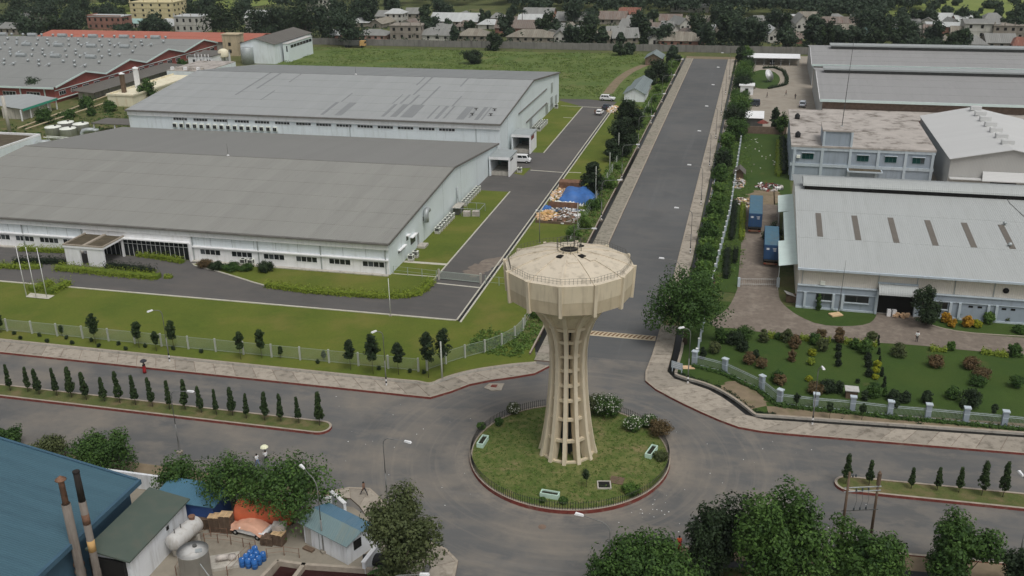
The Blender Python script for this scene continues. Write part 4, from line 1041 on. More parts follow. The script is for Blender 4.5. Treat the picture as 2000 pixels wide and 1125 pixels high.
courses(f2, A0 - .3, A1 + .3, FB + .4, E2 + .1, FR, R2 + .1, 4, m['b2roofb'])
MB().box(A0 - .3, A1 + .3, FR - .25, FR + .25, R2 + .1, R2 + .2).build('ridge_cap', m['b2roofb'], f2)
MB().box(A0 - .3, A1 + .3, FF - .9, FF - .45, E2 - .25, E2 + .08).build('gutter', m['gutter'], f2)
MB().box(A0, A1 + .02, FF - .42, FF - .003, E2 - 1.3, E2 - .2).build('eaves_fascia', m['b1base'], f2)
for yy0, zz0, yy1, zz1 in ((FF - .5, E2 + .1, FR, R2 + .1), (FR, R2 + .1, FB + .4, E2 + .1)):
    mb = MB(); xa, xb = A1 + .32, A1 + .44
    mb.add([(xa, yy0, zz0 - .35), (xb, yy0, zz0 - .35), (xb, yy1, zz1 - .35), (xa, yy1, zz1 - .35), (xa, yy0, zz0 + .08), (xb, yy0, zz0 + .08), (xb, yy1, zz1 + .08), (xa, yy1, zz1 + .08)],
           [(0, 3, 2, 1), (4, 5, 6, 7), (0, 1, 5, 4), (1, 2, 6, 5), (2, 3, 7, 6), (3, 0, 4, 7)]); mb.build('verge_trim', m['gutter'], f2)
# darker weathered sheets seen on the front slope (pixels -> sheet along the fall)
def on2(px, py):
    for _ in range(1):
        r = ray(px, py); k = (R2 - E2) / (FR - FF + .5)
        t = (E2 + .12 - (FF - .5) * k - HCAM) / (r.z - r.y * k); return Vector((r.x * t, r.y * t, HCAM + r.z * t))
strips = [(500 + a / 4, b / 4, 500 + c / 4, d / 4, w) for a, b, c, d, w in ((500, 895, 625, 800, .9), (605, 900, 740, 802, 1.9), (980, 910, 1075, 815, .9), (1050, 912, 1150, 815, 1.6), (1120, 915, 1230, 820, 3.2), (1330, 925, 1430, 828, .45), (1395, 927, 1480, 830, .9), (1455, 925, 1550, 830, .45), (1560, 932, 1650, 835, 1.9), (1700, 935, 1790, 838, 1.0), (1755, 935, 1835, 838, .4), (1060, 810, 1145, 738, .35), (1125, 810, 1190, 740, .6), (1200, 815, 1260, 742, .6), (1250, 665, 1320, 600, .4), (1210, 740, 1390, 600, .5), (1285, 820, 1430, 675, .5), (1590, 675, 1660, 607, .4), (1530, 830, 1600, 752, .4), (660, 795, 750, 728, .35), (255, 640, 355, 575, .35), (35, 780, 140, 708, .35), (0, 690, 190, 570, .6), (-170, 740, 110, 570, .5), (1660, 920, 1700, 870, .5))]
for x0, y0, x1, y1, w in strips:
    a, b = on2(x0, y0), on2(x1, y1); up = Vector((0, 0, .065)); xm = (a.x + b.x) / 2
    if xm + w > A1: continue
    mb = MB(); q = [Vector((xm, a.y, a.z)), Vector((xm + w, a.y, a.z)), Vector((xm + w, b.y, b.z)), Vector((xm, b.y, b.z))]
    mb.add([p + up for p in q] + q, [(0, 1, 2, 3), (4, 5, 1, 0), (5, 6, 2, 1), (6, 7, 3, 2), (7, 4, 0, 3)]); mb.build('roof_sheet', m['b2dark'], f2)
for px, py in ((1720, 862), (1865, 867), (1690, 902), (1835, 905)):
    q = on2(500 + px / 4, py / 4); mb = MB(); mb.tube([q, q + Vector((0, 0, .5))], .15, 6); mb.obox(q + Vector((0, 0, .55)), (1.0, .5, .12)); mb.build('roof_vent', m['steeld'], f2)
# high window strips and condensers along the south wall
for a in range(14):
    q0 = pY(338 + a * 39.3 + (a // 3) * 2, 232 + a * 1.4, FF - .1).x
    if q0 + 4.2 < A1: panes(f2, FF - .06, q0, q0 + 4.1, 6.75, 7.5, 5, .07)
for a in range(16):
    x = pY(342 + a * 13.0, 247.5 + a * .38, FF - .4).x; mb = MB(); mb.box(x - .5, x + .5, FF - .6, FF - .01, 5.0, 6.1); o = mb.build('wall_unit', m['unitw'], f2)
    for dx in (-.24, .24): MB().box(x + dx - .22, x + dx + .22, FF - .63, FF - .601, 5.08, 5.95).build('fan_grille', m['black'], o)
for x in (-143, -130.5, -97, -64.5): MB().box(x - .08, x + .08, FF - .12, FF - .004, 0, E2 - 1.35).build('downpipe', m['steel'], f2)
# east wall rails, doors
def on_e(px, py): return pX(px, py, A1)
for (x0, y0, x1, y1) in ((1012, 222, 1067, 174), (1027, 238, 1067, 202)):
    a, b = on_e(x0, y0), on_e(x1, y1); mb = MB(); mb.obox(((A1 + .15), (a.y + b.y) / 2, (a.z + b.z) / 2), (.22, abs(b.y - a.y), .22)); mb.build('wall_rail', m['gutter'], f2)
for (x0, y0, x1, y1) in ((1076, 163, 1079, 180), (1075, 191, 1079, 204), (1084, 187, 1087, 203), (1034, 236, 1039, 250), (1065, 205, 1070, 225), (1074, 207, 1080, 222)):
    a, b = on_e(x0, y0), on_e(x1, y1); xw(f2, 'wall_panel_door', A1 + .03, a.y, max(b.y, a.y + 1.2), min(a.z, b.z), max(a.z, b.z), .06, 'steel')
# loading porches
def load_porch(lab, y0, y1, depth, h, sign=False):
    t = thing('loading_porch', lab, 'porch', (A1 + depth / 2, y0, 0)); x0, x1 = -57.7, -52.95
    MB().box(x0, x1 + .1, y0 - .1, y1, h - .35, h).build('roof', m['seam'], t); MB().box(x0 - .02, x1 + .12, y0 - .16, y0 - .101, h - .55, h + .04).build('fascia', m['white'], t)
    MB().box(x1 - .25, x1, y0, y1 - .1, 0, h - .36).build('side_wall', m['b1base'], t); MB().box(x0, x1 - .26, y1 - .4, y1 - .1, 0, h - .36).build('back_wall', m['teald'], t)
    MB().box(x0, x0 + .3, y0, y1 - .45, 0, h - .36).build('inner_wall', m['b1wall'], t)
    MB().box(x0 + .31, x1 - .26, y0 + .8, y1 - .45, .03, .9).build('dock', m['concrete'], t); MB().obox(((x0 + x1) / 2, y1 - 1.2, 1.3), (2.2, .8, .8)).build('stored_crate', m['steeld'], t)
    if sign: MB().box(x1 + .004, x1 + .03, y0 + 1, y0 + 4.2, h - 1.5, h - .5).build('sign', m['kerbred'], t)
    else: MB().box(x1 + .004, x1 + .03, y0 + 1, y0 + 3.6, h - 1.1, h - .7).build('sign', m['black'], t)
m['teald'] = plain('dark_teal_paint', CV(70, 88, 88), .8, .1, .5)  # dark teal of the porch back walls and office window frames
load_porch('loading porch with red sign at the corner of the far factory', 232.0, 239.3, 7.0, 4.7, True)
load_porch('loading porch with grey flat roof beside the white van, between the two factories', 210.5, 218.0, 5.6, 4.5)
# ================================================================ warehouses on the right
def gable_roof_x(parent, x0, x1, ye, ze, yr, zr, yb, zb, n1, n2, mf, mbk, over=.4):
    courses(parent, x0 - over, x1 + over, ye, ze, yr, zr, n1, mf); courses(parent, x0 - over, x1 + over, yb, zb, yr, zr, n2, mbk)
def gable_end(parent, x, pts, mat, name='gable_wall', d=.2):
    mb = MB(); a = [(x, y, z) for y, z in pts]; b = [(x + d, y, z) for y, z in pts]; n = len(pts)
    mb.add(a + b, [tuple(range(n)), tuple(range(2 * n - 1, n - 1, -1))] + [(i, n + i, n + (i + 1) % n, (i + 1) % n) for i in range(n)]); return mb.build(name, mat, parent)
rw = thing('warehouse', 'white ribbed roof warehouse with blue grey front and dark loading bay by the garden', 'warehouse', (35, 146, 0))
WX0, WX1 = 8.6, 62.0
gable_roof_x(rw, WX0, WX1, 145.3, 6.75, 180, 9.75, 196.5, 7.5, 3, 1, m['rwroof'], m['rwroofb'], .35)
gable_end(rw, WX0, [(146.2, 0), (196, 0), (196, 7.4), (180, 9.6), (146.2, 6.7)], m['rwwall'])
MB().box(WX0 + .2, WX1, 146.2, 146.4, 0, 6.7).build('wall', m['rwwall'], rw); MB().box(WX0 + .2, WX1, 195.7, 196, 0, 7.4).build('wall', m['rwwall'], rw)
MB().box(WX0 - .35, WX1, 144.95, 145.29, 6.5, 6.8).build('gutter', m['palegrey'], rw)
# monitor along the ridge
cv = [(178.2 + 5 * (1 - math.cos(R3(a))) / 2, 10.4 + .95 * math.sin(R3(a))) for a in range(0, 181, 20)]
mb = MB()
for (y0, z0), (y1, z1) in zip(cv, cv[1:]): mb.quad((9.6, y0, z0), (WX1, y0, z0), (WX1, y1, z1), (9.6, y1, z1))
mb.quad(*[(9.6, y, z) for y, z in cv]); mb.build('monitor_roof', m['rwroof'], rw, True)
MB().box(9.9, WX1, 178.5, 182.9, 9.4, 10.38).build('monitor_louvre', m['dark'], rw)
def on_rw(px, py):
    r = ray(px, py); k = 3.0 / 34.7; t = (6.75 - 145.3 * k - HCAM) / (r.z - r.y * k); return Vector((r.x * t, r.y * t, HCAM + r.z * t))
for x0, y0, x1, y1 in ((1595, 417, 1605, 463), (1667, 422, 1678, 470), (1738, 426, 1752, 475), (1811, 431, 1827, 480), (1883, 436, 1902, 484), (1955, 440, 1978, 487)):
    a, b = on_rw(x0, y0), on_rw(x1, y1); xm = (a.x + b.x) / 2; mb = MB(); up = Vector((0, 0, .1))
    q = [Vector((xm - .45, b.y, b.z)), Vector((xm + .45, b.y, b.z)), Vector((xm + .45, a.y, a.z)), Vector((xm - .45, a.y, a.z))]
    mb.add([p + up for p in q] + q, [(0, 1, 2, 3), (4, 5, 1, 0), (5, 6, 2, 1), (6, 7, 3, 2), (7, 4, 0, 3)]); mb.build('skylight', m['skylight'], rw)
vb = MB(); vb.lathe([(.16, 0), (.16, .25), (.3, .3), (.33, .5), (.2, .68), (0, .72)], (0, 0, 0), 12); vo = vb.build('turbine_vent', m['steel'], rw, True, local=True)
vme = vo.data; vo.location = on_rw(1962, 440) - Vector((35, 146, 0)); vo.parent = rw
for px, py in ((1972, 482),): q = on_rw(px, py); inst('turbine_vent', vme, rw, q - Vector((35, 146, 0)))
for px, py in ((1775, 354), (1830, 358), (1893, 362), (1957, 366)): q = pY(px, py, 189); inst('turbine_vent', vme, rw, (q.x - 35, 43, 8.5))
mb = MB(); cc = [on_rw(1945, 371) + Vector((0, 0, 1)), on_rw(1960, 378) + Vector((0, 0, .12)), on_rw(1972, 398) + Vector((0, 0, .12)), on_rw(2000, 424) + Vector((0, 0, .12))]; mb.tube(cc, .04, 5); mb.build('cable', m['steeld'], rw)
# front: blue-grey ground floor with piers
D0, D1 = 20.2, 25.5
for a, b in ((WX0 - .1, D0), (D1, WX1)):
    MB().box(a, b, 145.75, 146.17, 2.85, 3.75).build('front_band', m['bluegrey'], rw); MB().box(a, b, 145.6, 146.17, 3.75, 3.87).build('ledge', m['palegrey'], rw)
    MB().box(a, b, 145.86, 146.17, 0, 2.85).build('base_wall', m['bluegrey'], rw); MB().box(a, b, 145.7, 146.17, 2.72, 2.84).build('ledge', m['palegrey'], rw); MB().box(a, b, 145.72, 145.855, .0, .3).build('plinth', m['palegrey'], rw)
for px in (1571, 1627, 1645, 1711, 1858, 1876, 1933, 1949):
    x = pY(px, 590, 145.8).x; MB().box(x - .18, x + .18, 145.55, 145.855, .3, 2.71).build('pier', m['palegrey'], rw)
for a, b in ((1593, 1624), (1650, 1697), (1828, 1853)):
    x0, x1 = pY(a, 585, 145.8).x, pY(b, 585, 145.8).x; panes(rw, 145.83, x0, x1, 1.55, 2.6, 2, .06, 'glass', 'steeld'); MB().box(x0 - .1, x1 + .1, 145.6, 145.77, 1.4, 1.54).build('window_sill', m['palegrey'], rw)
for px in (1897, 1915, 1963, 1981): x = pY(px, 594, 145.8).x; MB().box(x - .3, x + .3, 145.82, 145.88, 2.1, 2.4).build('vent_grille', m['dark'], rw)
for px in (1567, 1717, 1793, 1868, 1946): x = pY(px, 545, 146.1).x; MB().box(x - .05, x + .05, 146.05, 146.19, 3.9, 6.6).build('downpipe', m['steel'], rw)
MB().box(D0, D1, 146.0, 152, -.0, .05).build('bay_floor', m['concrete'], rw); MB().box(D0, D1, 146.17, 146.45, 0, 3.7).build('loading_bay', m['dark'], rw)
mb = MB()
for k in range(7):
    a0, a1 = R3(k * 12), R3((k + 1) * 12); mb.quad(*[(x, 146.1 - 1.9 * math.sin(a), 3.55 + 1.3 * math.cos(a)) for x, a in ((D0 - .1, a0), (D0 - .1, a1), (D1 + .2, a1), (D1 + .2, a0))])
mb.build('bay_canopy', m['rwroof'], rw, True); MB().box(D0 - .15, D1 + .25, 145.95, 146.16, 4.85, 5.05).build('canopy_rail', m['palegrey'], rw)
for x in (D0 - .2, D1): MB().box(x, x + .3, 145.5, 145.9, 0, 3.7).build('bay_pier', m['palegrey'], rw)
q = pY(1965, 568, 146.1); mb = MB(); mb.lathe([(.42, 0), (.42, .12), (.3, .12)], (q.x, 146.18, q.z), 16, ax=Vector((0, -1, 0))); mb.build('exhaust_fan', m['dark'], rw)
q = pY(1607, 551, 146.1); MB().box(q.x - .35, q.x + .35, 145.75, 146.19, 4.0, 4.55).build('wall_unit', m['unitw'], rw)
# sacks at the bay
for i, (px, lb) in enumerate(((1732, 'left of two white bulk sacks in the loading bay'), (1738, 'right of two white bulk sacks in the loading bay'))):
    q = P(px, 606); tag(MB().obox((0, 0, .55), (.55, .5, 1.1), .1).build('bulk_sack', m['white']), lb, 'sack').location = (q.x + i * .3, 145.2, 0)
mb = MB(); rr = random.Random(5)
for _ in range(14): mb.obox((rr.uniform(-1, 1), rr.uniform(-.3, .3), rr.uniform(.1, .6)), (.5, .35, .3), rr.uniform(0, 3))
tag(mb.build('scrap_heap', m['cardboard']), 'heap of pinkish scrap bundles in the dark loading bay', 'scrap heap').location = (23.8, 145.0, .05)
# side canopy on the west
sc_ = thing('side_canopy', 'pale green sheet canopy along the west end of the white roof warehouse', 'canopy', (7.2, 174, 0))
for y0, y1, xo in ((152.4, 164.6, 5.7), (164.62, 181.3, 6.7), (181.32, 192.2, 5.8)):
    mb = MB(); mb.add([(xo, y0, 4.2), (8.58, y0, 4.7), (8.58, y1, 4.7), (xo, y1, 4.2), (xo, y0, 4.26), (8.58, y0, 4.76), (8.58, y1, 4.76), (xo, y1, 4.26)], [(0, 3, 2, 1), (4, 5, 6, 7), (0, 1, 5, 4), (1, 2, 6, 5), (2, 3, 7, 6), (3, 0, 4, 7)])
    mb.build('roof_sheet', m['fascia'], sc_)
    for y in (y0 + .3, y1 - .3): MB().box(xo + .1, xo + .2, y - .05, y + .05, 0, 4.19).build('post', m['steel'], sc_)
# office block with stained flat roof
of = thing('office_block', 'two storey blue grey office with stained flat roof behind the white warehouse', 'building', (23, 240, 0))
MB().box(8.8, 38, 219.6, 258, 0, 7.6).build('wall', m['bluegrey'], of); MB().box(8.5, 38.3, 219.3, 258.3, 7.6, 8.0).build('roof_slab', m['offroof'], of)
for px in (1551, 1605, 1660, 1715, 1769, 1822):
    x = pY(px, 310, 219.5).x; MB().box(x - .28, x + .28, 219.32, 219.59, 0, 7.6).build('column', m['palegrey'], of)
MB().box(8.6, 38.2, 219.4, 219.58, 3.35, 4.0).build('floor_band', m['palegrey'], of); MB().box(8.6, 38.2, 219.38, 219.6, 7.0, 7.59).build('roof_band', m['palegrey'], of)
for a, b in ((1566, 1589), (1674, 1697), (1729, 1752), (1783, 1807)):
    x0, x1 = pY(a, 307, 219.5).x, pY(b, 307, 219.5).x
    w = panes(of, 219.56, x0, x1, 4.95, 6.3, 3, .05, 'teal_glass', 'teald'); MB().box(x0 - .1, x1 + .1, 219.2, 219.5, 6.32, 6.45).build('window_hood', m['palegrey'], of)
q = pY(1559, 308, 219.5); MB().box(q.x - .4, q.x + .4, 219.1, 219.58, 5.2, 5.8).build('wall_unit', m['unitw'], of)
MB().box(15.0, 21.2, 219.7, 228.6, 8.0, 11.2).build('stair_house', m['bluegrey'], of); MB().box(14.8, 21.4, 219.45, 228.8, 11.2, 11.5).build('stair_roof', m['offroof'], of)
for x in (15.0, 20.75): MB().box(x, x + .45, 219.42, 219.69, 8.0, 11.2).build('stair_pier', m['palegrey'], of)
MB().box(20.6, 27.8, 217.2, 219.3, 3.0, 3.3).build('porch_slab', m['palegrey'], of); MB().box(20.9, 27.5, 217.4, 219.3, 3.3, 3.36).build('porch_deck', m['moss'], of)
for k in range(5): y = 224 + k * 7; MB().box(8.62, 8.82, y, y + .5, 0, 7.6).build('column', m['palegrey'], of); MB().box(38.0, 38.06, y + 1, y + 3, 4.8, 6.2).build('side_window', m['teal_glass'], of)
for (px, py), lb in (((1557, 232), 'black water tank nearest the north west corner of the stained office roof'), ((1558, 268), 'black water tank nearest the south west corner of the stained office roof')):
    q = P(px, py, 8.0); t = tag(MB().lathe([(.55, 0), (.6, .1), (.6, .95), (.25, 1.25), (.25, 1.35), (0, 1.36)], (0, 0, 0), 14).build('roof_tank', m['black'], None, True), lb, 'water tank'); t.location = (q.x, q.y, 8.0)
ms = thing('radio_mast', 'tall thin guyed radio mast standing on the office stair roof', 'mast', (19.0, 224, 11.5))
mb = MB(); mb.tube([(0, 0, 0), (.5, .2, 19)], [.09, .04], 5); mb.build('pole', m['steeld'], ms, local=True); MB().box(-.3, .3, -.3, .3, 0, .1).build('foot', m['steel'], ms, local=True)
ms = thing('rooftop_pole', 'thin steel pole rising in front of the white warehouse wall', 'mast', (pY(1638, 600, 145).x, 144.9, 0))
mb = MB(); mb.tube([(0, 0, 0), (.25, 0, 8.6)], [.06, .02], 5); mb.build('pole', m['steeld'], ms, local=True); MB().box(-.15, .15, -.15, .15, 0, .2).build('foot', m['concrete'], ms, local=True)
# off-white gable warehouse
wg = thing('gable_warehouse', 'off white gabled warehouse with a line of square ridge vents beside the office', 'warehouse', (52, 214, 0))
for sx, (x0, x1, z0, z1) in enumerate(((40.0, 51.8, 7.75, 10.2), (63.6, 51.8, 7.75, 10.2))):
    mb = MB(); mb.add([(x0, 213.6, z0), (x1, 213.6, z1), (x1, 259, z1 - .35), (x0, 259, z0 - .5), (x0, 213.6, z0 - .12), (x1, 213.6, z1 - .12), (x1, 259, z1 - .47), (x0, 259, z0 - .62)], [(0, 1, 2, 3), (7, 6, 5, 4), (0, 4, 5, 1), (2, 6, 7, 3), (3, 7, 4, 0)]); mb.build('roof_slope', m['wgroof'], wg)
mb = MB(); mb.quad((40.3, 214.2, 0), (63.3, 214.2, 0), (63.3, 214.2, 7.7), (51.8, 214.2, 10.0), (40.3, 214.2, 7.7)); mb.build('gable_wall', m['wgwall'], wg)
MB().box(40.3, 40.5, 214.3, 258.6, 0, 7.2).build('side_wall', m['wgwally'], wg); MB().box(40.3, 63.3, 258.4, 258.6, 0, 7.2).build('back_wall', m['wgwall'], wg)
for k in range(7): q = pY(1908 + k * 9.8, 221 + k * 10.8, 255 - k * 5.9); MB().obox((51.8, 255 - k * 5.9, 10.35), (2.4, 1.5, .9)).build('ridge_vent', m['wgroof'], wg)
mb = MB(); mb.add([(46.5, 212.0, 3.9), (55.5, 212.0, 3.9), (55.2, 214.15, 5.3), (46.8, 214.15, 5.3), (46.5, 212.0, 3.7), (55.5, 212.0, 3.7)], [(0, 1, 2, 3), (4, 5, 1, 0)]); mb.build('door_canopy', m['wgroof'], wg)
MB().box(48.5, 53.5, 214.08, 214.18, 0, 3.6).build('door', m['dark'], wg); MB().box(41.5, 46, 214.1, 214.18, 3.3, 3.7).build('louvre', m['dark'], wg); MB().box(56, 61, 214.1, 214.18, 3.3, 3.7).build('louvre', m['dark'], wg)
MB().box(40.4, 63, 212.4, 214.0, 3.75, 3.9).build('lean_to_roof', m['wgroof'], wg)
# two long mills with ridge monitors
def mill(lab, x0, x1, yf, ze, yr, zr, yb, mx0, moh):
    t = thing('mill_building', lab, 'factory', (50, yf, 0))
    courses(t, x0 - .5, x1, yf - 1.0, ze, yr, zr, 4, m['mroof']); courses(t, x0 - .5, x1, yb, ze, yr, zr, 2, m['mroof'])
    gable_end(t, x0, [(yf, 0), (yb - .5, 0), (yb - .5, ze - .05), (yr, zr - .1), (yf, ze)], m['wgwally'], d=.3); MB().box(x0 + .3, x1, yf, yf + .3, 0, ze - .05).build('wall', m['kerbdark'], t)
    MB().box(x0 - .5, x1, yf - 1.35, yf - 1.02, ze - .55, ze + .1).build('eaves_fascia', m['fascia'], t)
    k = (zr - ze) / (yr - yf + 1)
    mb = MB(); mb.add([(x0 - .62, yf - 1.0, ze - .3), (x0 - .5, yf - 1.0, ze - .3), (x0 - .5, yr, zr - .3), (x0 - .62, yr, zr - .3), (x0 - .62, yf - 1, ze + .15), (x0 - .5, yf - 1, ze + .15), (x0 - .5, yr, zr + .15), (x0 - .62, yr, zr + .15)], [(0, 3, 2, 1), (4, 5, 6, 7), (0, 1, 5, 4), (1, 2, 6, 5), (2, 3, 7, 6), (3, 0, 4, 7)]); mb.build('verge_trim', m['white'], t)
    MB().box(mx0 + .5, x1, yr - 1.8, yr + 1.8, zr - .4, zr + .8).build('monitor_louvre', m['steeld'], t)
    MB().box(mx0, x1, yr - 2.6, yr + 2.6, zr + .8, zr + 1.25).build('monitor_roof', m['mroofl'], t)
    for i in range(14):
        x = x0 + 2 + i * 4.6; MB().box(x, x + 2.2, yf - .02, yf + .04, 2.6, 3.8).build('window', m['glass'], t)
    return t
mill('long mill with grey ridge monitor roof just behind the stained office roof', 17.6, 110, 278.5, 7.0, 309, 9.4, 330, 19.0, 0)
mill('farthest long mill with grey ridge monitor roof near the boundary wall', 17.6, 110, 337.5, 7.0, 358, 9.4, 380, 23.5, 0)
lt_ = thing('lean_to', 'brick lean to with wall units in front of the nearer long mill', 'building', (30, 270, 0)); MB().box(18.3, 42, 268, 277, 0, 4.05).build('wall', m['brick'], lt_); MB().box(18, 110, 267.4, 278, 4.1, 4.4).build('roof_slab', m['offroof'], lt_); MB().box(42.1, 110, 269.5, 277, 0, 4.05).build('wall', m['fascia'], lt_)
for px in (1667, 1714, 1808): q = P(px, 206, 4.4); MB().box(q.x - .5, q.x + .5, q.y - .3, q.y + .3, 4.4, 5.3).build('roof_unit', m['unitw'], lt_)

# ================================================================ compound, carport, wall
cpo = thing('carport', 'long white sheet carport along the boundary wall', 'carport', (5, 379, 0))
MB().add([(-4.3, 375, 2.7), (15, 375.6, 2.7), (15, 383, 3.2), (-4.3, 383, 3.2), (-4.3, 375, 2.82), (15, 375.6, 2.82), (15, 383, 3.32), (-4.3, 383, 3.32)], [(0, 3, 2, 1), (4, 5, 6, 7), (0, 1, 5, 4), (1, 2, 6, 5), (2, 3, 7, 6), (3, 0, 4, 7)]).build('roof', m['white'], cpo)
for i in range(7): MB().box(-3.8 + i * 3.0, -3.65 + i * 3.0, 375.7, 375.85, 0, 2.7).build('post', m['steel'], cpo)
MB().box(-4, 15, 383.2, 383.4, 0, 2.6).build('back_wall', m['concrete'], cpo)
def on_g(lst, z=0): return [P(a, b, z) for a, b in lst]
gh = thing('guard_house', 'small flat white guard hut half hidden in roadside trees', 'hut', (P(1458, 183).x, P(1458, 183).y, 0)); MB().box(-2, 2, -2, 2, 0, 2.8).build('wall', m['white'], gh, local=True); MB().box(-2.4, 2.4, -2.4, 2.4, 2.8, 3.05).build('roof', m['white'], gh, local=True); MB().box(-.5, .5, -2.05, -2.0, 0, 2).build('door', m['dark'], gh, local=True)
g0 = P(1474, 247); gz = thing('white_shelter', 'white corrugated shelter beside the red parasol', 'shelter', (g0.x, g0.y + 2, 0)); MB().add([(-2.8, -3, 2.4), (2.3, -3, 2.4), (2.3, 3.4, 3.1), (-2.8, 3.4, 3.1), (-2.8, -3, 2.5), (2.3, -3, 2.5), (2.3, 3.4, 3.2), (-2.8, 3.4, 3.2)], [(0, 3, 2, 1), (4, 5, 6, 7), (0, 1, 5, 4), (1, 2, 6, 5), (2, 3, 7, 6), (3, 0, 4, 7)]).build('roof', m['white'], gz, local=True); MB().box(-2.5, 2, -2.6, 3, 0, 2.35).build('wall', m['steeld'], gz, local=True)
g0 = P(1489, 254); t = thing('parasol', 'red parasol beside the white shelter', 'parasol', (g0.x, g0.y, 0)); MB().lathe([(1.6, 2.0), (.8, 2.5), (0, 2.75)], (0, 0, 0), 8).build('canopy', m['kerbred'], t, local=True); mb = MB(); mb.tube([(0, 0, 0), (0, 0, 2.6)], .04, 5); mb.build('pole', m['steel'], t, local=True)
g0 = P(1444, 262); t = thing('plastic_cabin', 'blue plastic cabin by the fence below the compound', 'cabin', (g0.x, g0.y, 0)); MB().box(-.9, .9, -.7, .7, 0, 2.3).build('shell', m['bluetarp'], t, local=True); MB().box(-1, 1, -.8, .8, 2.3, 2.45).build('roof', m['steel'], t, local=True); MB().box(-.35, .35, -.74, -.7, .1, 2).build('door', m['bluewall'], t, local=True)
tag(MB().box(-2.3, 8.7, 264.2, 264.5, 0, 1.9).build('plot_wall', m['kerbdark']), 'low dark wall between the compound yard and the back plot', 'wall')
ds = thing('satellite_dish', 'large white satellite dish on the oval lawn', 'satellite dish', (P(1499, 160).x, P(1499, 160).y, .1)); ax = Vector((.75, -.5, .45)).normalized()
mb = MB(); mb.lathe([(0, 0), (.8, .08), (1.5, .3), (2.1, .62)], (0, 0, 1.9), 20, ax=ax); mb.build('dish', m['white'], ds, True, local=True); mb = MB(); mb.tube([(0, 0, 0), (0, 0, 2)], .1, 6); mb.build('mast', m['steel'], ds, local=True)
# boundary wall in panels
bw = thing('boundary_wall', 'long weathered grey boundary wall between the estate and the village', 'wall', (-100, 405, 0)); rr = random.Random(2)
m['bwall'] = plain('weathered_wall', CV(98, 96, 92), .95, .14, .4, CV(60, 58, 55), .7, .3, streak=True)
for i in range(66):
    x = -200 + i * 3.6; yb = 404.5 + (x + 100) * 0.0
    MB().box(x, x + 3.3, yb, yb + .25, 0, 2.7 + rr.uniform(-.08, .08)).build('wall_panel', m['bwall'], bw); MB().box(x + 3.3, x + 3.6, yb - .12, yb + .3, 0, 2.85).build('pillar', m['bwall'], bw)

# ================================================================ fences
m['fencepost'] = plain('fence_post_concrete', CV(136, 138, 130), .9, .08, 1)
nwf = [Vector((-150, 112.6, 0)), Vector((-41.5, 112.7, 0))]
fence_run('perimeter_fence', 'pale mesh fence with concrete posts along the front lawn', nwf, 2.0, 4.3, .22, 'fencepost', 'mesh', (.16, .012), (.12, .95), pm='mesh')
fence_run('perimeter_fence', 'pale mesh fence bending from the front lawn to the north road', PP([(834, 724), (880, 708), (922, 695), (957, 687), (1000, 668), (1022, 646)]), 2.0, 3.2, .2, 'fencepost', 'mesh', (.16, .012), (.12, .95))
fence_run('perimeter_fence', 'concrete post fence in weeds along the west side of the north road', [(-30.7, 130), (-30.6, 300)], 1.9, 7.5, .16, 'fencepost', 'mesh', None, (.3, .6, .95))
gp = [P(*q) for q in ((1356, 713), (1415, 728), (1487, 762), (1522, 790), (1592, 798), (1664, 804), (1737, 813), (1811, 819), (1885, 826), (1960, 833))]
gfn = thing('garden_fence', 'blue grey garden fence with capped square pillars and bar panels around the east garden', 'fence', (gp[0].x, gp[0].y, 0))
gpp = gp + [gp[-1] + Vector((4.3, 0, 0))]
for i, p in enumerate(gpp):
    d = (gpp[min(i + 1, len(gpp) - 1)] - gpp[max(i - 1, 0)]); a = math.atan2(d.y, d.x)
    po = MB().obox((p.x, p.y, 1.0), (.62, .5, 2.0), a).build('pillar', m['bluegrey'], gfn); MB().obox((p.x, p.y, 2.08), (.8, .68, .14), a).build('cap', m['palegrey'], po); MB().obox((p.x, p.y, 1.25), (.66, .54, .08), a).build('band', m['palegrey'], po)
for a, b in zip(gpp, gpp[1:]):
    d = (b - a).normalized(); a2, b2 = a + d * .3, b - d * .3
    pn = MB()
    for z in (.2, 1.25, 1.45): pn.tube([a2 + Vector((0, 0, z)), b2 + Vector((0, 0, z))], .03, 4)
    po = pn.build('panel_rail', m['palegrey'], gfn); n = int((b2 - a2).length / .14); bars = MB()
    for k in range(1, n): c = a2.lerp(b2, k / n); bars.box(c.x - .014, c.x + .014, c.y - .014, c.y + .014, .12, 1.6)
    bars.build('bars', m['seam'], po, kind='stuff')
ns = [Vector((-5.1, 123.5, 0)), Vector((-4.6, 150, 0)), Vector((-3.1, 191, 0)), Vector((-2.6, 262, 0))]
fence_run('side_fence', 'pale fence with white capped posts running north from the garden corner', ns, 1.9, 3.4, .26, 'palegrey', 'palegrey', (.22, .014), (.15, .9), capm='white')
fence_run('road_fence', 'low blue grey fence behind the east pavement drain', [(-7.3, 152), (-7.2, 262)], 1.2, 5, .12, 'palegrey', 'palegrey', None, (.3, .9))
fence_run('yard_gate', 'low wire gate across the truck yard entrance', [(-.3, 152.8), (5.9, 154)], 1.5, 6.3, .4, 'palegrey', 'steel', (.3, .01), (.3, .9), cat='gate')
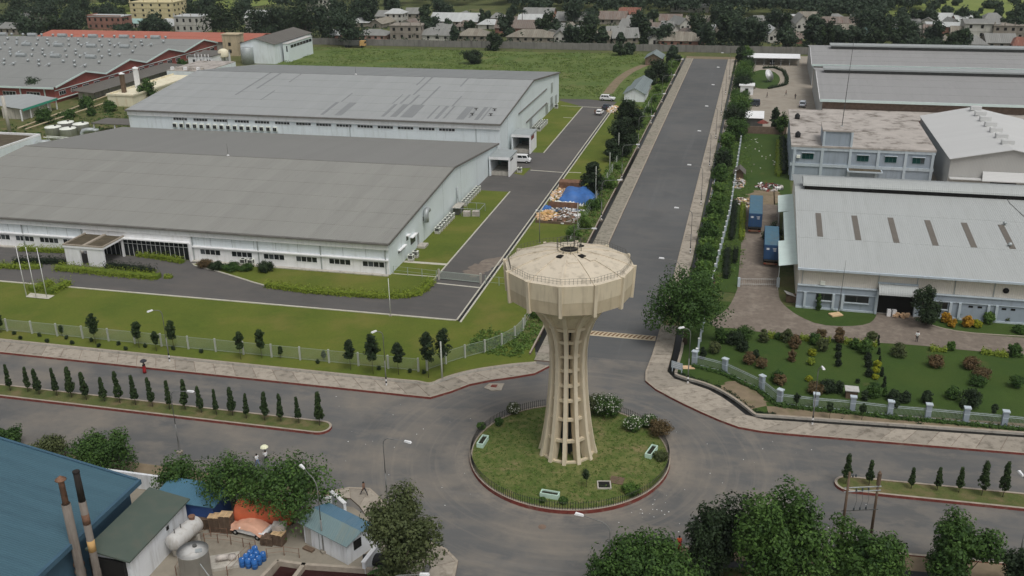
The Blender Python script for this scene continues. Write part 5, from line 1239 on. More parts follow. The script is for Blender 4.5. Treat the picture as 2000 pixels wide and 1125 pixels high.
# notice board and bin by the garden corner
nb = thing('notice_board', 'white two legged notice board on the grass corner by the drain', 'sign', (P(1322, 728).x, P(1322, 728).y, 0), R3(-25))
for x in (-.75, .65): MB().box(x, x + .1, -.05, .05, 0, 1.5).build('leg', m['palegrey'], nb, local=True)
MB().box(-.85, .85, -.08, -.05, .6, 1.6).build('board', m['palegrey'], nb, local=True)
for k in range(3): MB().box(-.6, .6, -.086, -.082, .8 + k * .25, .86 + k * .25).build('text_line', m['white'], nb, local=True)
p = P(1345, 718); tag(MB().obox((0, 0, .05), (1.6, 1.0, .06), .2).build('loose_board', m['cardboard']), 'tan board lying on the grass by the striped lamp post', 'board').location = (p.x, p.y, 0)
p = P(1662, 775); t = thing('pump_hut', 'small hut with grey sheet roof by the garden fence', 'hut', (p.x, p.y, 0)); MB().box(-.7, .7, -.6, .6, 0, 1.1).build('wall', m['pallet'], t, local=True); MB().box(-.85, .85, -.75, .75, 1.1, 1.2).build('roof', m['tank'], t, local=True)
p = P(1545, 588); t = thing('lidded_box', 'small brown box with tilted pale lid beside the white warehouse corner', 'box', (p.x, p.y, 0)); MB().box(-.8, .8, -.6, .6, 0, 1.1).build('box', m['pallet'], t, local=True); MB().obox((-.3, -.3, 1.35), (1.6, 1.3, .08), .3, tilt=Matrix.Rotation(.4, 3, 'Y')).build('lid', m['tank'], t, local=True)
p = P(1632, 616); tag(MB().obox((0, 0, .12), (1.8, 1.2, .2), .5).build('timber_sheet', m['palletl']), 'wooden board lying on the grass before the warehouse windows', 'board').location = (p.x, p.y, .03)
# ================================================================ brick saw-roof factory, left
sw = thing('brick_factory', 'red brick factory with four grey gabled roofs dotted with round vents', 'factory', (-216, 320, 0))
VY = [269.5, 295.8, 320.0, 345.5, 371.0]; SX = -216.5; LX = -360
for i in range(4):
    y0, y1 = VY[i], VY[i + 1]; yr = y0 + (y1 - y0) * .6; z0, zr = 5.0, 7.5
    courses(sw, LX, SX + .6, y0 - (.8 if i == 0 else 0), z0, yr, zr, 2, m['sroof'], name='roof_sheet'); courses(sw, LX, SX + .6, y1, z0, yr, zr, 1, m['sroof'], name='roof_sheet')
    gable_end(sw, SX - .3, [(y0, 4.2), (y1, 4.2), (y1, z0 - .05), (yr, zr - .1), (y0, z0 - .05)], m['brick'], 'gable')
    for a, b in (((y0, z0), (yr, zr)), ((yr, zr), (y1, z0))):
        mb = MB(); x0, x1 = SX + .6, SX + .75
        mb.add([(x0, a[0], a[1] - .35), (x1, a[0], a[1] - .35), (x1, b[0], b[1] - .35), (x0, b[0], b[1] - .35), (x0, a[0], a[1] + .2), (x1, a[0], a[1] + .2), (x1, b[0], b[1] + .2), (x0, b[0], b[1] + .2)], [(0, 3, 2, 1), (4, 5, 6, 7), (0, 1, 5, 4), (1, 2, 6, 5), (2, 3, 7, 6), (3, 0, 4, 7)]); mb.build('barge_board', m['fascia'], sw)
    for k in range(4):
        y = y0 + 2 + k * 6; o = MB().box(SX - .02, SX + .06, y, y + 3.2, 2.0, 3.3).build('window', m['white'], sw)
        for j in range(3): MB().box(SX + .05, SX + .09, y + .1 + j * 1.04, y + 1.02 + j * 1.04, 2.1, 3.2).build('pane', m['glass'], o)
MB().box(SX - .3, SX - .02, VY[0], VY[-1], 0, 4.18).build('wall', m['brick'], sw); MB().box(SX - .05, SX + .25, VY[0], VY[-1], 3.75, 3.95).build('ledge', m['fascia'], sw); MB().box(SX - .05, SX + .5, VY[0], VY[-1], 1.0, 1.2).build('ledge', m['fascia'], sw)
MB().box(LX, SX - .3, VY[0], VY[0] + .3, 0, 4.9).build('wall', m['brick'], sw); MB().box(LX, SX + .5, VY[0] - 1.1, VY[0] - .82, 4.5, 5.05).build('eaves_fascia', m['fascia'], sw)
for k in range(10):
    x = -222 - k * 9; o = MB().box(x - 5, x, VY[0] - .06, VY[0] - .003, 2.0, 3.3).build('window', m['white'], sw)
    for j in range(4): MB().box(x - 4.9 + j * 1.22, x - 3.8 + j * 1.22, VY[0] - .09, VY[0] - .05, 2.1, 3.2).build('pane', m['glass'], o)
    MB().box(x + 1.8, x + 2.1, VY[0] - .4, VY[0] - .1, 0, 4.5).build('pier', m['fascia'], sw)
vb = MB(); vb.lathe([(.3, 0), (.3, .4), (.55, .5), (.6, .85), (.35, 1.15), (0, 1.2)], (0, 0, 0), 10); vo = vb.build('ball_vent', m['steel'], sw, True, local=True); vme2 = vo.data; COL.objects.unlink(vo)
rv = MB(); rv.tube([(-2.0, 0, .6), (2.0, 0, .6)], .75, 10); rv.box(-1.6, 1.6, -.5, .5, -.2, .5); ro = rv.build('ridge_ventilator', m['steel'], sw, False, local=True); rme = ro.data; COL.objects.unlink(ro)
for i in range(1, 4):
    y0, y1 = VY[i], VY[i + 1]; yr = y0 + (y1 - y0) * .6
    for k in range(9):
        x = SX - 12 - k * 14.5 - i * 3
        inst('ridge_ventilator', rme, sw, (x + 216, yr - 320, 7.5))
        for dx, f in ((-4.5, .99), (4.5, .99)):
            inst('ball_vent', vme2, sw, (x + dx + 216, yr - 320, 7.5))
        for dx, f in ((0, .35), (7, .62), (-3, .62), (4, .35)):
            y = y0 + (yr - y0) * f; inst('ball_vent', vme2, sw, (x + dx + 216, y - 320, 5 + 2.5 * f))
        y = y0 + (yr - y0) * .5; mb = MB(); xx = x + 1.5; mb.add([(xx, y - 2, 5 + 2.5 * (.5 - 2 / (yr - y0)) + .09), (xx + .7, y - 2, 5 + 2.5 * (.5 - 2 / (yr - y0)) + .09), (xx + .7, y + 2, 5 + 2.5 * (.5 + 2 / (yr - y0)) + .09), (xx, y + 2, 5 + 2.5 * (.5 + 2 / (yr - y0)) + .09)], [(0, 1, 2, 3)]); mb.build('rooflight', m['mroofl'], sw)
bpy.data.objects.remove(vo); bpy.data.objects.remove(ro)
# orange-red roof block behind
ze, zr = pY(250, 78.5, 375).z, pY(250, 61, 389).z
rb_ = thing('red_roof_block', 'long block with orange red sheet roof behind the brick factory', 'building', (-260, 380, 0))
courses(rb_, -308, -203, 375, ze, 389, zr, 2, m['redtile']); courses(rb_, -308, -203, 403, ze, 389, zr, 1, m['redtile'])
MB().box(-306, -205, 375.8, 402, 0, ze - .1).build('wall', m['concrete'], rb_); gable_end(rb_, -205.3, [(376, ze - .1), (402, ze - .1), (389, zr - .1)], m['brick'], 'gable')
q = pY(456, 85, 371); st = thing('stair_tower', 'beige concrete stair tower at the end of the orange red roof', 'tower', (q.x, 371, 0)); zt = pY(456, 68, 369).z
m['beige'] = plain('beige_plaster', CV(146, 134, 112), .9, .1, .5, CV(104, 96, 82), .6, .4, streak=True)
MB().box(-3.5, 3.5, -2.5, 2.5, 0, zt).build('wall', m['beige'], st, local=True); MB().box(-3.8, 3.8, -2.8, 2.8, zt, zt + .3).build('roof_slab', m['beige'], st, local=True)
for z in (1.2, 4.0): MB().box(-1.0, .2, -2.56, -2.5, z, z + 1.4).build('window', m['dark'], st, local=True); MB().box(3.5, 3.56, -1, .6, z, z + 1.4).build('window', m['dark'], st, local=True)
# white building with dark gable roof
wb = thing('white_workshop', 'white workshop with dark gable roof and strip windows beyond the far factory', 'building', (-190, 365, 0))
ap, el_, er = pY(497.6, 74.5, 352), pY(469, 84.5, 352), pY(535, 86.5, 352)
m['dkroof'] = corrugated('dark_brown_roof', C(104, 100, 94), 1, .4, .05, 2.0, C(86, 84, 78), .5)
for (xa, za), (xb, zb) in (((el_.x - .5, el_.z), (ap.x, ap.z)), ((er.x + .5, er.z), (ap.x, ap.z))):
    mb = MB(); mb.add([(xa, 351.5, za), (xb, 351.5, zb), (xb, 386, zb), (xa, 386, za), (xa, 351.5, za - .15), (xb, 351.5, zb - .15), (xb, 386, zb - .15), (xa, 386, za - .15)], [(0, 1, 2, 3), (7, 6, 5, 4), (0, 4, 5, 1), (3, 2, 6, 7), (0, 3, 7, 4)]); mb.build('roof_slope', m['dkroof'], wb)
mb = MB(); mb.quad((el_.x, 352, 0), (er.x, 352, 0), (er.x, 352, er.z - .1), (ap.x, 352, ap.z - .1), (el_.x, 352, el_.z - .1)); mb.build('gable_wall', m['b1wall'], wb); MB().box(er.x - .2, er.x, 352.05, 385.5, 0, er.z - .2).build('side_wall', m['b1wall'], wb)
a, b, c_ = P(544, 124), P(609, 106), pY(544, 88, P(544, 124).y)
MB().box(er.x + 1.2, -177.5, 357, 379, 0, 7.0).build('annex_wall', m['b1wall2'], wb)
MB().box(er.x + 1.0, -177.3, 356.8, 379.2, 7.0, 7.2).build('annex_roof', m['tank'], wb)
for k in range(7): MB().box(-177.5, -177.44, 359 + k * 2.8, 361.4 + k * 2.8, 5.2, 6.3).build('window', m['glass'], wb)
MB().box(er.x + 2.5, er.x + 3.0, 356.94, 357, 4.0, 6.2).build('slit_window', m['glass'], wb)
# cluttered service yard between the factories
cb = thing('cream_block', 'low cream walled block with flat roof left of the far factory', 'building', (-192, 290, 0))
m['cream'] = plain('cream_plaster', CV(176, 170, 150), .9, .06, .5, CV(150, 128, 96), .5, .4, streak=True)
MB().box(-196.5, -187.5, 268, 306, 0, 3.3).build('wall', m['cream'], cb); MB().box(-196.3, -187.7, 268.2, 305.8, 3.3, 3.34).build('roof_deck', m['cream'], cb)
for a in ((-196.8, -187.2, 267.8, 268.2), (-196.8, -196.4, 268.2, 306), (-187.6, -187.2, 268.2, 306)): MB().box(*a, 3.3, 3.8).build('parapet', m['cream'], cb)
for (px, py, top, w, mt, lb) in ((243, 181, 143, 1.1, 'pallet', 'square brown chimney with a pale cap on the cream block'), (270, 172, 132, 1.2, 'white', 'square white chimney with a pale cap behind the brown one')):
    q = P(px, py, 3.3); zt = pY(px - 2, top, q.y).z; t = thing('chimney', lb, 'chimney', (q.x, q.y, 3.34)); MB().box(-w / 2, w / 2, -w / 2, w / 2, 0, zt - 3.6).build('shaft', m[mt], t, local=True); MB().lathe([(w, zt - 3.6), (w * .9, zt - 3.4), (0, zt - 3.0)], (0, 0, 0), 4).build('cap', m['white'], t, local=True)
gy = thing('service_block', 'jumbled white service block with rooftop plant between the factories', 'building', (-200, 330, 0))
MB().box(-203, -188, 312, 334, 0, 3.5).build('wall', m['b1wall'], gy); MB().box(-203, -188, 312, 334, 3.5, 3.7).build('roof_slab', m['offroof'], gy); MB().box(-210, -200, 338, 352, 0, 4.5).build('wall', m['white'], gy); MB().box(-210.3, -199.7, 337.7, 352.3, 4.5, 4.75).build('roof_slab', m['dkroof'], gy)
for k in range(8): MB().box(-202 + k * 1.7, -201 + k * 1.7, 313, 314, 3.7, 4.7).build('plant_unit', m['scrap' if k % 3 else 'white'], gy)
for k in range(3): MB().box(-208 + k * 3, -206.6 + k * 3, 337.9, 338.0, 2, 3.4).build('window', m['glass'], gy)
mb = MB()
for k in range(5): mb.tube([(-206 + k * 1.4, 336.5, 0), (-206 + k * 1.4, 336.5, 5.6)], .16, 6)
mb.build('stack_pipes', m['white'], gy)
q = P(437, 112, 3); t = thing('overhead_tank', 'cream round overhead water tank on dark legs in the service yard', 'water tank', (q.x, q.y, 0))
MB().lathe([(1.9, 3.2), (2.0, 3.4), (2.0, 5.4), (1.2, 6.1), (.3, 6.3), (0, 6.35)], (0, 0, 0), 18).build('vessel', m['cream'], t, True, local=True)
for k in range(4): a = k * math.pi / 2 + .7; MB().box(1.5 * math.cos(a) - .12, 1.5 * math.cos(a) + .12, 1.5 * math.sin(a) - .12, 1.5 * math.sin(a) + .12, 0, 3.2).build('leg', m['steeld'], t, local=True)
q = P(485, 125); t = tag(MB().lathe([(2.4, 0), (2.4, 6.2), (2.2, 6.35), (0, 6.5)], (0, 0, 0), 22).build('storage_silo', m['steel'], None, True), 'grey upright storage silo beside the white workshop', 'silo'); t.location = (q.x, max(q.y, 300), 0)
for i, (px, py) in enumerate(((103, 247), (132, 250), (128, 238), (157, 241))):
    q = P(px, py, 4.0); t = thing('round_tank', f'round white lidded water tank, {ORD[i]} from the left of four beyond the near factory', 'water tank', (q.x, q.y, 0), 0, 'round tanks'); MB().lathe([(2.1, 0), (2.1, 3.8), (2.15, 3.85)], (0, 0, 0), 20).build('vessel', m['tank'], t, True, local=True); MB().lathe([(2.2, 3.85), (2.1, 4.0), (.6, 4.25), (0, 4.3)], (0, 0, 0), 20).build('lid', m['unitw'], t, True, local=True); MB().lathe([(.3, 4.2), (.3, 4.5), (0, 4.52)], (.8, 0, 0), 8).build('hatch', m['steeld'], t, local=True)
q = P(85, 268, 4); t = thing('pipe_bridge', 'pale steel pipe bridge on trestles behind the near factory', 'pipe bridge', (q.x, q.y, 0)); mb = MB(); 
for z in (2.6, 4.0):
    for dy in (0, 1.2): mb.tube([(0, dy, z), (20, dy - 1, z)], .1, 5)
for k in range(9): mb.tube([(k * 2.4, 0, 2.6), (k * 2.4 + 1.2, 0, 4.0), (k * 2.4 + 2.4, 0, 2.6)], .06, 4)
mb.build('truss', m['unitw'], t, local=True)
for k in range(4): MB().box(k * 6 - .12, k * 6 + .12, -.1, .2, 0, 2.6).build('trestle', m['unitw'], t, local=True)
for i in range(2):
    a, b = P(36 + i * 14, 256 + i * 2), P(225 + i * 10, 186 + i * 10); tt = tag(MB().tube([a + Vector((0, 0, .8)), b + Vector((0, 0, .8))], .22, 6).build('pipeline', m['beige']), ('upper' if i == 0 else 'lower') + ' of two long beige pipelines running past the round tanks', 'pipeline')
# flat roof block left of the near factory
fl = thing('flat_roof_block', 'flat roofed white block with brown stained roof at the left edge', 'building', (-175, 205, 0)); c1 = P(79, 262, 5.4)
MB().box(c1.x - 60, c1.x, c1.y - 34, c1.y, 0, 5.0).build('wall', m['b1wall'], fl); MB().box(c1.x - 60, c1.x, c1.y - 34, c1.y, 5.0, 5.02).build('roof_deck', m['moss'], fl)
for a in ((c1.x - 60, c1.x, c1.y - .4, c1.y), (c1.x - .4, c1.x, c1.y - 34, c1.y - .4)): MB().box(*a, 5.02, 5.5).build('parapet', m['b1base'], fl)
for i, (px, py) in enumerate(((70, 282), (10, 318), (160, 258))):
    q = P(px, py, 3.5); t = thing('blower_duct', ('galvanised blower duct in the gap beside the flat block', 'galvanised blower duct at the very left edge', 'galvanised blower duct nearest the round tanks')[i], 'duct', (q.x, q.y, 0))
    mb = MB(); mb.tube([(0, 0, 0), (0, 0, 3.2), (.3, .2, 3.8), (1.2, .5, 4.0), (3.2, 1.0, 4.0)], .6, 10); mb.build('pipe', m['steel'], t, True, local=True); MB().lathe([(.9, 0), (.9, .5), (0, .6)], (3.4, 1.0, 3.7), 10).build('hood', m['steel'], t, True, local=True)
q = P(240, 238, 3.2); t = thing('grey_canopy', 'flat grey canopy on posts beside the round tanks', 'canopy', (q.x, q.y, 0)); MB().box(-8, 6, -3, 4, 3.0, 3.2).build('roof', m['dkroof'], t, local=True)
for x in (-7.5, -1, 5.5): MB().box(x, x + .3, -2.8, -2.5, 0, 3.0).build('post', m['white'], t, local=True)
# white shed with green fascia
wsd = thing('open_shed', 'white roofed shed with green edge in front of the brick factory', 'shed', (-212, 250, 0))
r1, r2, r3_, r4 = P(-60, 208, 4), P(44, 215, 3.4), P(112, 192, 3.4), P(57, 184, 4.6)
mb = MB(); up = Vector((0, 0, .12)); q = [P(-40, 190, 4.6), P(0, 207, 3.6), P(44, 214, 3.4), P(112, 192, 3.4), P(57, 184, 4.6)]
mb.add([p + up for p in q] + q, [(0, 1, 2, 4), (2, 3, 4), (5, 6, 1, 0), (6, 7, 2, 1), (7, 8, 3, 2), (8, 9, 4, 3), (9, 5, 0, 4)]); mb.build('roof', m['mroofl'], wsd)
mb = MB(); a, b = q[2], q[3]; d = Vector((.12, -.1, 0)); mb.add([a + d, b + d, b + d + Vector((0, 0, .2)), a + d + Vector((0, 0, .2)), a + d - Vector((0, 0, .5)), b + d - Vector((0, 0, .5))], [(0, 1, 2, 3), (4, 5, 1, 0)]); mb.build('fascia', m['greenf'], wsd)
for u in (0, .25, .5, .75, 1): p = q[2].lerp(q[3], u) - Vector((.6, .2, 0)); MB().box(p.x - .15, p.x + .15, p.y - .15, p.y + .15, 0, 3.3).build('post', m['white'], wsd)
MB().box(q[2].x - 9, q[2].x - 1.5, q[2].y + 2, q[2].y + 14, 0, 3.2).build('inner_wall', m['concrete'], wsd)
mb = MB(); p = P(20, 262); t = tag(MB().tube([(0, 0, 0), (0, 0, 10.5)], [.5, .45], 10).build('concrete_post', m['concrete'], None, True), 'thick concrete column standing at the far left beside the white shed', 'column'); t.location = (p.x, p.y, 0)
long_shed = thing('covered_walk', 'long dark sheet roofed walk along the brick factory wall', 'shed', (-205, 300, 0))
mb = MB(); mb.add([(-214.5, 274, 3.3), (-206, 274, 2.6), (-206, 330, 2.6), (-214.5, 330, 3.3), (-214.5, 274, 3.2), (-206, 274, 2.5), (-206, 330, 2.5), (-214.5, 330, 3.2)], [(0, 1, 2, 3), (7, 6, 5, 4), (0, 4, 5, 1), (1, 5, 6, 2)]); mb.build('roof', m['dkroof'], long_shed)
for k in range(8): MB().box(-206.3, -206.1, 275 + k * 7.5, 275.2 + k * 7.5, 0, 2.5).build('post', m['steeld'], long_shed)
MB().box(-213, -209, 276, 329, 0, 2.2).build('inner_wall', m['concrete'], long_shed)

# ================================================================ south-west yard
br = thing('blue_roof_factory', 'factory with blue ribbed sheet roof in the lower left corner', 'factory', (-70, 60, 0))
m['bluemetalx'] = corrugated('blue_ribbed_roof', C(68, 97, 109), 1, .25, .05, 1.0, C(56, 80, 92), .5)
bz = lambda x: 5.95 + (-57.3 - x) * .183
for i in range(6):
    x0, x1 = -57.3 - i * 6, -57.3 - (i + 1) * 6
    mb = MB(); mb.add([(x0, 36, bz(x0)), (x0, 72.6, bz(x0)), (x1, 72.6, bz(x1)), (x1, 36, bz(x1)), (x0, 36, bz(x0) - .1), (x0, 72.6, bz(x0) - .1), (x1, 72.6, bz(x1) - .1), (x1, 36, bz(x1) - .1)], [(0, 1, 2, 3), (4, 5, 1, 0), (5, 6, 2, 1), (7, 6, 5, 4)]); mb.build('roof_course', m['bluemetalx'], br)
MB().add([(-57.3, 72.6, bz(-57.3) - .45), (-57.3, 72.85, bz(-57.3) - .45), (-93, 72.85, bz(-93) - .45), (-93, 72.6, bz(-93) - .45), (-57.3, 72.6, bz(-57.3) + .15), (-57.3, 72.85, bz(-57.3) + .15), (-93, 72.85, bz(-93) + .15), (-93, 72.6, bz(-93) + .15)], [(0, 1, 2, 3), (7, 6, 5, 4), (0, 4, 5, 1), (1, 5, 6, 2), (2, 6, 7, 3), (3, 7, 4, 0)]).build('verge_flashing', m['blueedge'], br)
MB().box(-57.3, -56.95, 36, 72.85, 5.5, 6.0).build('gutter', m['blueedge'], br); MB().box(-93, -57.9, 36, 72.0, 0, 5.6).build('wall', m['blueedge'], br)
gr = thing('green_roof_annex', 'white boiler annex with dark green flat roof against the blue roof factory', 'building', (-55, 68, 0))
MB().box(-56.9, -52.75, 63.9, 73.4, 0, 3.7).build('wall', m['whitewall'], gr)
mb = MB(); mb.add([(-56.9, 63.4, 4.5), (-52.4, 63.4, 3.75), (-52.4, 73.8, 3.75), (-56.9, 73.8, 4.5), (-56.9, 63.4, 4.3), (-52.4, 63.4, 3.6), (-52.4, 73.8, 3.6), (-56.9, 73.8, 4.3)], [(0, 1, 2, 3), (7, 6, 5, 4), (0, 4, 5, 1), (1, 5, 6, 2), (2, 6, 7, 3)]); mb.build('roof', m['greenroof'], gr)
MB().box(-56.8, -53.2, 63.5, 63.88, .0, 3.4).build('boiler_opening', m['dark'], gr)
MB().box(-52.76, -52.7, 69.8, 70.2, 2.6, 3.0).build('vent', m['dark'], gr)
for i, (x, y, zt, lb) in enumerate(((-57.0, 62.4, 12.9, 'shorter grey sooty steel chimney with rusty cone cap at the lower left'), (-55.4, 62.6, 13.4, 'taller rust streaked steel chimney with black top at the lower left'))):
    t = thing('steel_chimney', lb, 'chimney', (x, y, 0)); r0 = .4 if i == 0 else .33
    mb = MB(); mb.lathe([(r0 * 1.15, 0), (r0 * 1.1, 3), (r0, 3.1), (r0, zt * .78), (r0 * .98, zt * .78)], (0, 0, 0), 16); mb.build('shaft', m['stack'], t, True, local=True)
    if i == 0:
        mb = MB(); mb.lathe([(.28, zt * .76), (.26, zt - .5), (.26, zt - .4)], (0, 0, 0), 14); mb.build('upper_flue', m['rust'], t, True, local=True); MB().lathe([(.5, zt - .35), (.48, zt - .28), (0, zt + .1)], (0, 0, 0), 14).build('cone_cap', m['rust'], t, True, local=True); MB().lathe([(.38, zt * .781), (0, zt * .782)], (0, 0, 0), 14).build('mouth', m['soot'], t, local=True)
    else:
        for z0, z1, mt in ((zt * .78, zt, 'soot'), (zt * .6, zt * .68, 'rust'), (zt * .38, zt * .47, 'yellow')):
            mb = MB(); mb.lathe([(r0 * (1.02 if z0 < zt * .7 else .95), z0), (r0 * (1.02 if z0 < zt * .7 else .85), z1)], (0, 0, 0), 16); mb.build('band', m[mt], t, True, local=True)
        MB().lathe([(r0 * .95, zt), (r0 * .95, zt + .15), (r0 * .7, zt + .15), (0, zt + .1)], (0, 0, 0), 16).build('rim', m['soot'], t, local=True)
for z in (2.2, 3.0):
    q = MB(); q.tube([(-60, 63.4, z), (-57.2, 62.9, z)], .4, 10); tag(q.build('flue_pipe', m['rust'], None, True), ('upper' if z > 2.5 else 'lower') + ' of two rusty flue pipes entering the grey chimney', 'pipe')
bc = thing('blue_cabin', 'blue sheet metal cabin beside the green roof annex', 'cabin', (-53, 77, 0)); MB().box(-57, -50.4, 74.4, 77.8, 0, 2.7).build('wall', m['bluewall'], bc); MB().add([(-57.3, 74.2, 2.7), (-50.1, 74.2, 2.7), (-50.1, 78, 3.0), (-57.3, 78, 3.0), (-57.3, 74.2, 2.62), (-50.1, 74.2, 2.62), (-50.1, 78, 2.9), (-57.3, 78, 2.9)], [(0, 1, 2, 3), (7, 6, 5, 4), (0, 4, 5, 1), (1, 5, 6, 2), (2, 6, 7, 3)]).build('roof', m['bluemetal'], bc)
wl = MB(); wl.box(-95, -40.5, 79.2, 79.5, 0, 1.9); tag(wl.build('yard_wall', m['whitewall']), 'white plastered wall between the tank yard and the road verge', 'wall')
# horizontal tank on saddles
a, b = P(336, 1062, 2.0), P(384, 1021, 2.0); ax = (b - a); L = ax.length; axn = ax.normalized(); t = thing('horizontal_tank', 'grey horizontal cylindrical tank lying beside the white annex wall', 'tank', (a.x, a.y, 0))
MB().lathe([(0, -.25), (.5, -.2), (.82, -.02), (.86, .1), (.86, L - .1), (.82, L + .02), (.5, L + .2), (0, L + .25)], a, 24, ax=axn).build('shell', m['tank'], t, True)
for f in (.2, .8): c = a.lerp(b, f); MB().obox((c.x, c.y, .6), (.35, 1.4, 1.25), math.atan2(axn.y, axn.x)).build('saddle', m['concrete'], t)
c = a.lerp(b, .85); MB().lathe([(.28, 0), (.28, .3), (.34, .3), (.34, .38), (0, .4)], c + Vector((0, 0, .8)), 14).build('manhole_neck', m['rust'], t)
for f in (.15, .4): c = a.lerp(b, f); mb = MB(); mb.tube([c + Vector((0, 0, .8)), c + Vector((0, 0, 1.3))], .05, 6); mb.build('vent_pipe', m['steeld'], t)
q = P(376, 1074, 3.3); t = thing('vertical_tank', 'grey upright tank with flat lid in the lower left yard', 'tank', (q.x, q.y, 0)); MB().lathe([(1.42, 0), (1.42, 3.2), (1.46, 3.2), (1.46, 3.28)], (0, 0, 0), 28).build('shell', m['tank'], t, True, local=True); MB().lathe([(1.46, 3.281), (.2, 3.4), (0, 3.4)], (0, 0, 0), 28).build('lid', m['tank'], t, True, local=True)
MB().lathe([(.2, 3.38), (.2, 3.6), (0, 3.62)], (0, .4, 0), 10).build('vent', m['steeld'], t, local=True); MB().obox((.7, -.1, 3.4), (.6, .5, .12), .5).build('hatch', m['steel'], t, local=True)
mb = MB(); mb.tube([(1.2, -.9, 2.6), (3.4, -2.4, 2.0)], .05, 5); mb.build('pipe', m['steel'], t, local=True)
# railings, plinths, pumps
for i, (pts, lb) in enumerate((([(345, 1125), (372, 1075), (400, 1048), (445, 1050)], 'rusty yellow pipe railing beside the upright tank'), ([(400, 1060), (440, 1062), (500, 1074)], 'thin pipe railing behind the upright tank'), ([(445, 1125), (490, 1078)], 'rusty pipe railing by the blue barrels'), ([(522, 1090), (560, 1085), (585, 1090)], 'low pipe hoop railing at the basin edge'))):
    pp_ = PP(pts); fence_run('pipe_railing', lb, pp_, 1.1, 1.6, .06, 'rust', 'rust', None, (.5, .98), cat='railing')
p = P(440, 1100); t = thing('pump_set', 'grey pump set on a concrete plinth by the upright tank', 'pump', (p.x, p.y, 0), .5); MB().box(-1.6, 1.4, -1.1, 1.1, 0, .35).build('plinth', m['concrete'], t, local=True); mb = MB(); mb.tube([(-.8, 0, .7), (.4, 0, .7)], .3, 12); mb.build('motor', m['scrap'], t, True, local=True); MB().lathe([(.4, 0), (.4, .35), (.1, .4)], (.7, 0, .4), 12).build('volute', m['scrap'], t, True, local=True)
bar0 = None
for i in range(10):
    q = P(487, 1106) ; x, y = q.x - .6 + (i % 3) * .66 + (i // 3) * .12, q.y - .2 + (i // 3) * .64
    lb = f'blue plastic barrel, {("left", "middle", "right")[i % 3]} one in the {ORD[i // 3]} row of the barrel cluster'
    if bar0 is None:
        bar0 = thing('plastic_barrel', lb, 'barrel', (x, y, .035), 0, 'blue barrels'); MB().lathe([(.26, 0), (.29, .05), (.29, .3), (.31, .33), (.29, .36), (.29, .6), (.31, .63), (.29, .66), (.29, .88), (.25, .93)], (0, 0, 0), 16).build('body', m['barrel'], bar0, True, local=True); MB().lathe([(.25, .931), (.22, .9), (0, .9)], (0, 0, 0), 16).build('lid', m['barrel'], bar0, local=True); MB().lathe([(.05, .9), (.05, .95), (0, .95)], (.12, 0, 0), 8).build('bung', m['white'], bar0, local=True)
    else: dup(bar0, (x, y, .035), .7 * i, lb)
# settling basins
bs = thing('settling_basin', 'open concrete settling basin of dark red water at the bottom edge', 'basin', (-38, 68.5, 0)); W = [P(508, 1130), P(545, 1094), P(760, 1110), P(700, 1160), P(500, 1160)]
def wallseg(a, b, h, w, nm, mt, par):
    d = (b - a); MB().obox(((a.x + b.x) / 2, (a.y + b.y) / 2, h / 2), (d.length + w, w, h), math.atan2(d.y, d.x)).build(nm, m[mt], par)
wallseg(P(505, 1132, 1), P(540, 1095, 1), 1.0, .35, 'basin_wall', 'kerbtop', bs); wallseg(P(545, 1094, 1), P(592, 1101, 1), 1.0, .35, 'basin_wall', 'kerbtop', bs); wallseg(P(592, 1101, 1), P(755, 1112, 1), 1.0, .35, 'basin_wall', 'kerbtop', bs); wallseg(P(592, 1102, 1), P(570, 1132, 1), 1.0, .4, 'dividing_wall', 'kerbtop', bs)
m['redwater'] = plain('dark_red_water', (.035, .012, .012), .15, .2)
MB().prism([p + Vector((0, 0, 0)) for p in (P(515, 1135, 1), P(546, 1097, 1), P(750, 1113, 1), P(730, 1180, 1), P(515, 1180, 1))], .0, .45).build('water', m['redwater'], bs)
# shed with blue-grey roof
A = P(596, 1060); ang = math.atan2(-2.4, 5.6); t = thing('small_shed', 'white shed with blue grey sheet roof beside the road corner tree', 'shed', (A.x, A.y, 0), ang)
L_, W_, H_ = 6.1, 3.5, 2.55
MB().box(0, L_, 0, W_, 0, H_).build('wall', m['whitewall'], t, local=True)
for xx in (0, L_): MB().quad((xx, 0, H_), (xx, W_, H_), (xx, W_ / 2, H_ + .45)).build('gable', m['whitewall'], t, local=True)
m['shroof'] = corrugated('faded_shed_roof', C(112, 132, 134), 0, .25, .08, .9, C(128, 132, 120), .6); m['shroof2'] = corrugated('blue_shed_roof', C(88, 120, 140), 0, .25, .08, .9, C(110, 130, 140), .5)
for s, (ya, yb_), mt in ((0, (-.35, W_ / 2), 'shroof'), (1, (W_ + .35, W_ / 2), 'shroof2')):
    mb = MB(); za, zb = H_ - .06, H_ + .5; mb.add([(-.4, ya, za), (L_ + .4, ya, za), (L_ + .4, yb_, zb), (-.4, yb_, zb), (-.4, ya, za - .06), (L_ + .4, ya, za - .06), (L_ + .4, yb_, zb - .06), (-.4, yb_, zb - .06)], [(0, 1, 2, 3), (7, 6, 5, 4), (0, 4, 5, 1), (1, 5, 6, 2), (3, 7, 4, 0)]); mb.build('roof_slope', m[mt], t, local=True)
MB().box(.25, 1.05, -.05, -.003, .05, 2.0).build('door', m['tank'], t, local=True); MB().box(2.2, 2.26, -.06, -.003, 0, H_).build('downpipe', m['steel'], t, local=True); MB().box(L_ + .003, L_ + .06, .9, 1.9, 1.2, 2.2).build('window', m['dark'], t, local=True)
MB().obox((1.2, -.6, .12), (1.2, .5, .24), .1).build('step', m['pallet'], t, local=True)
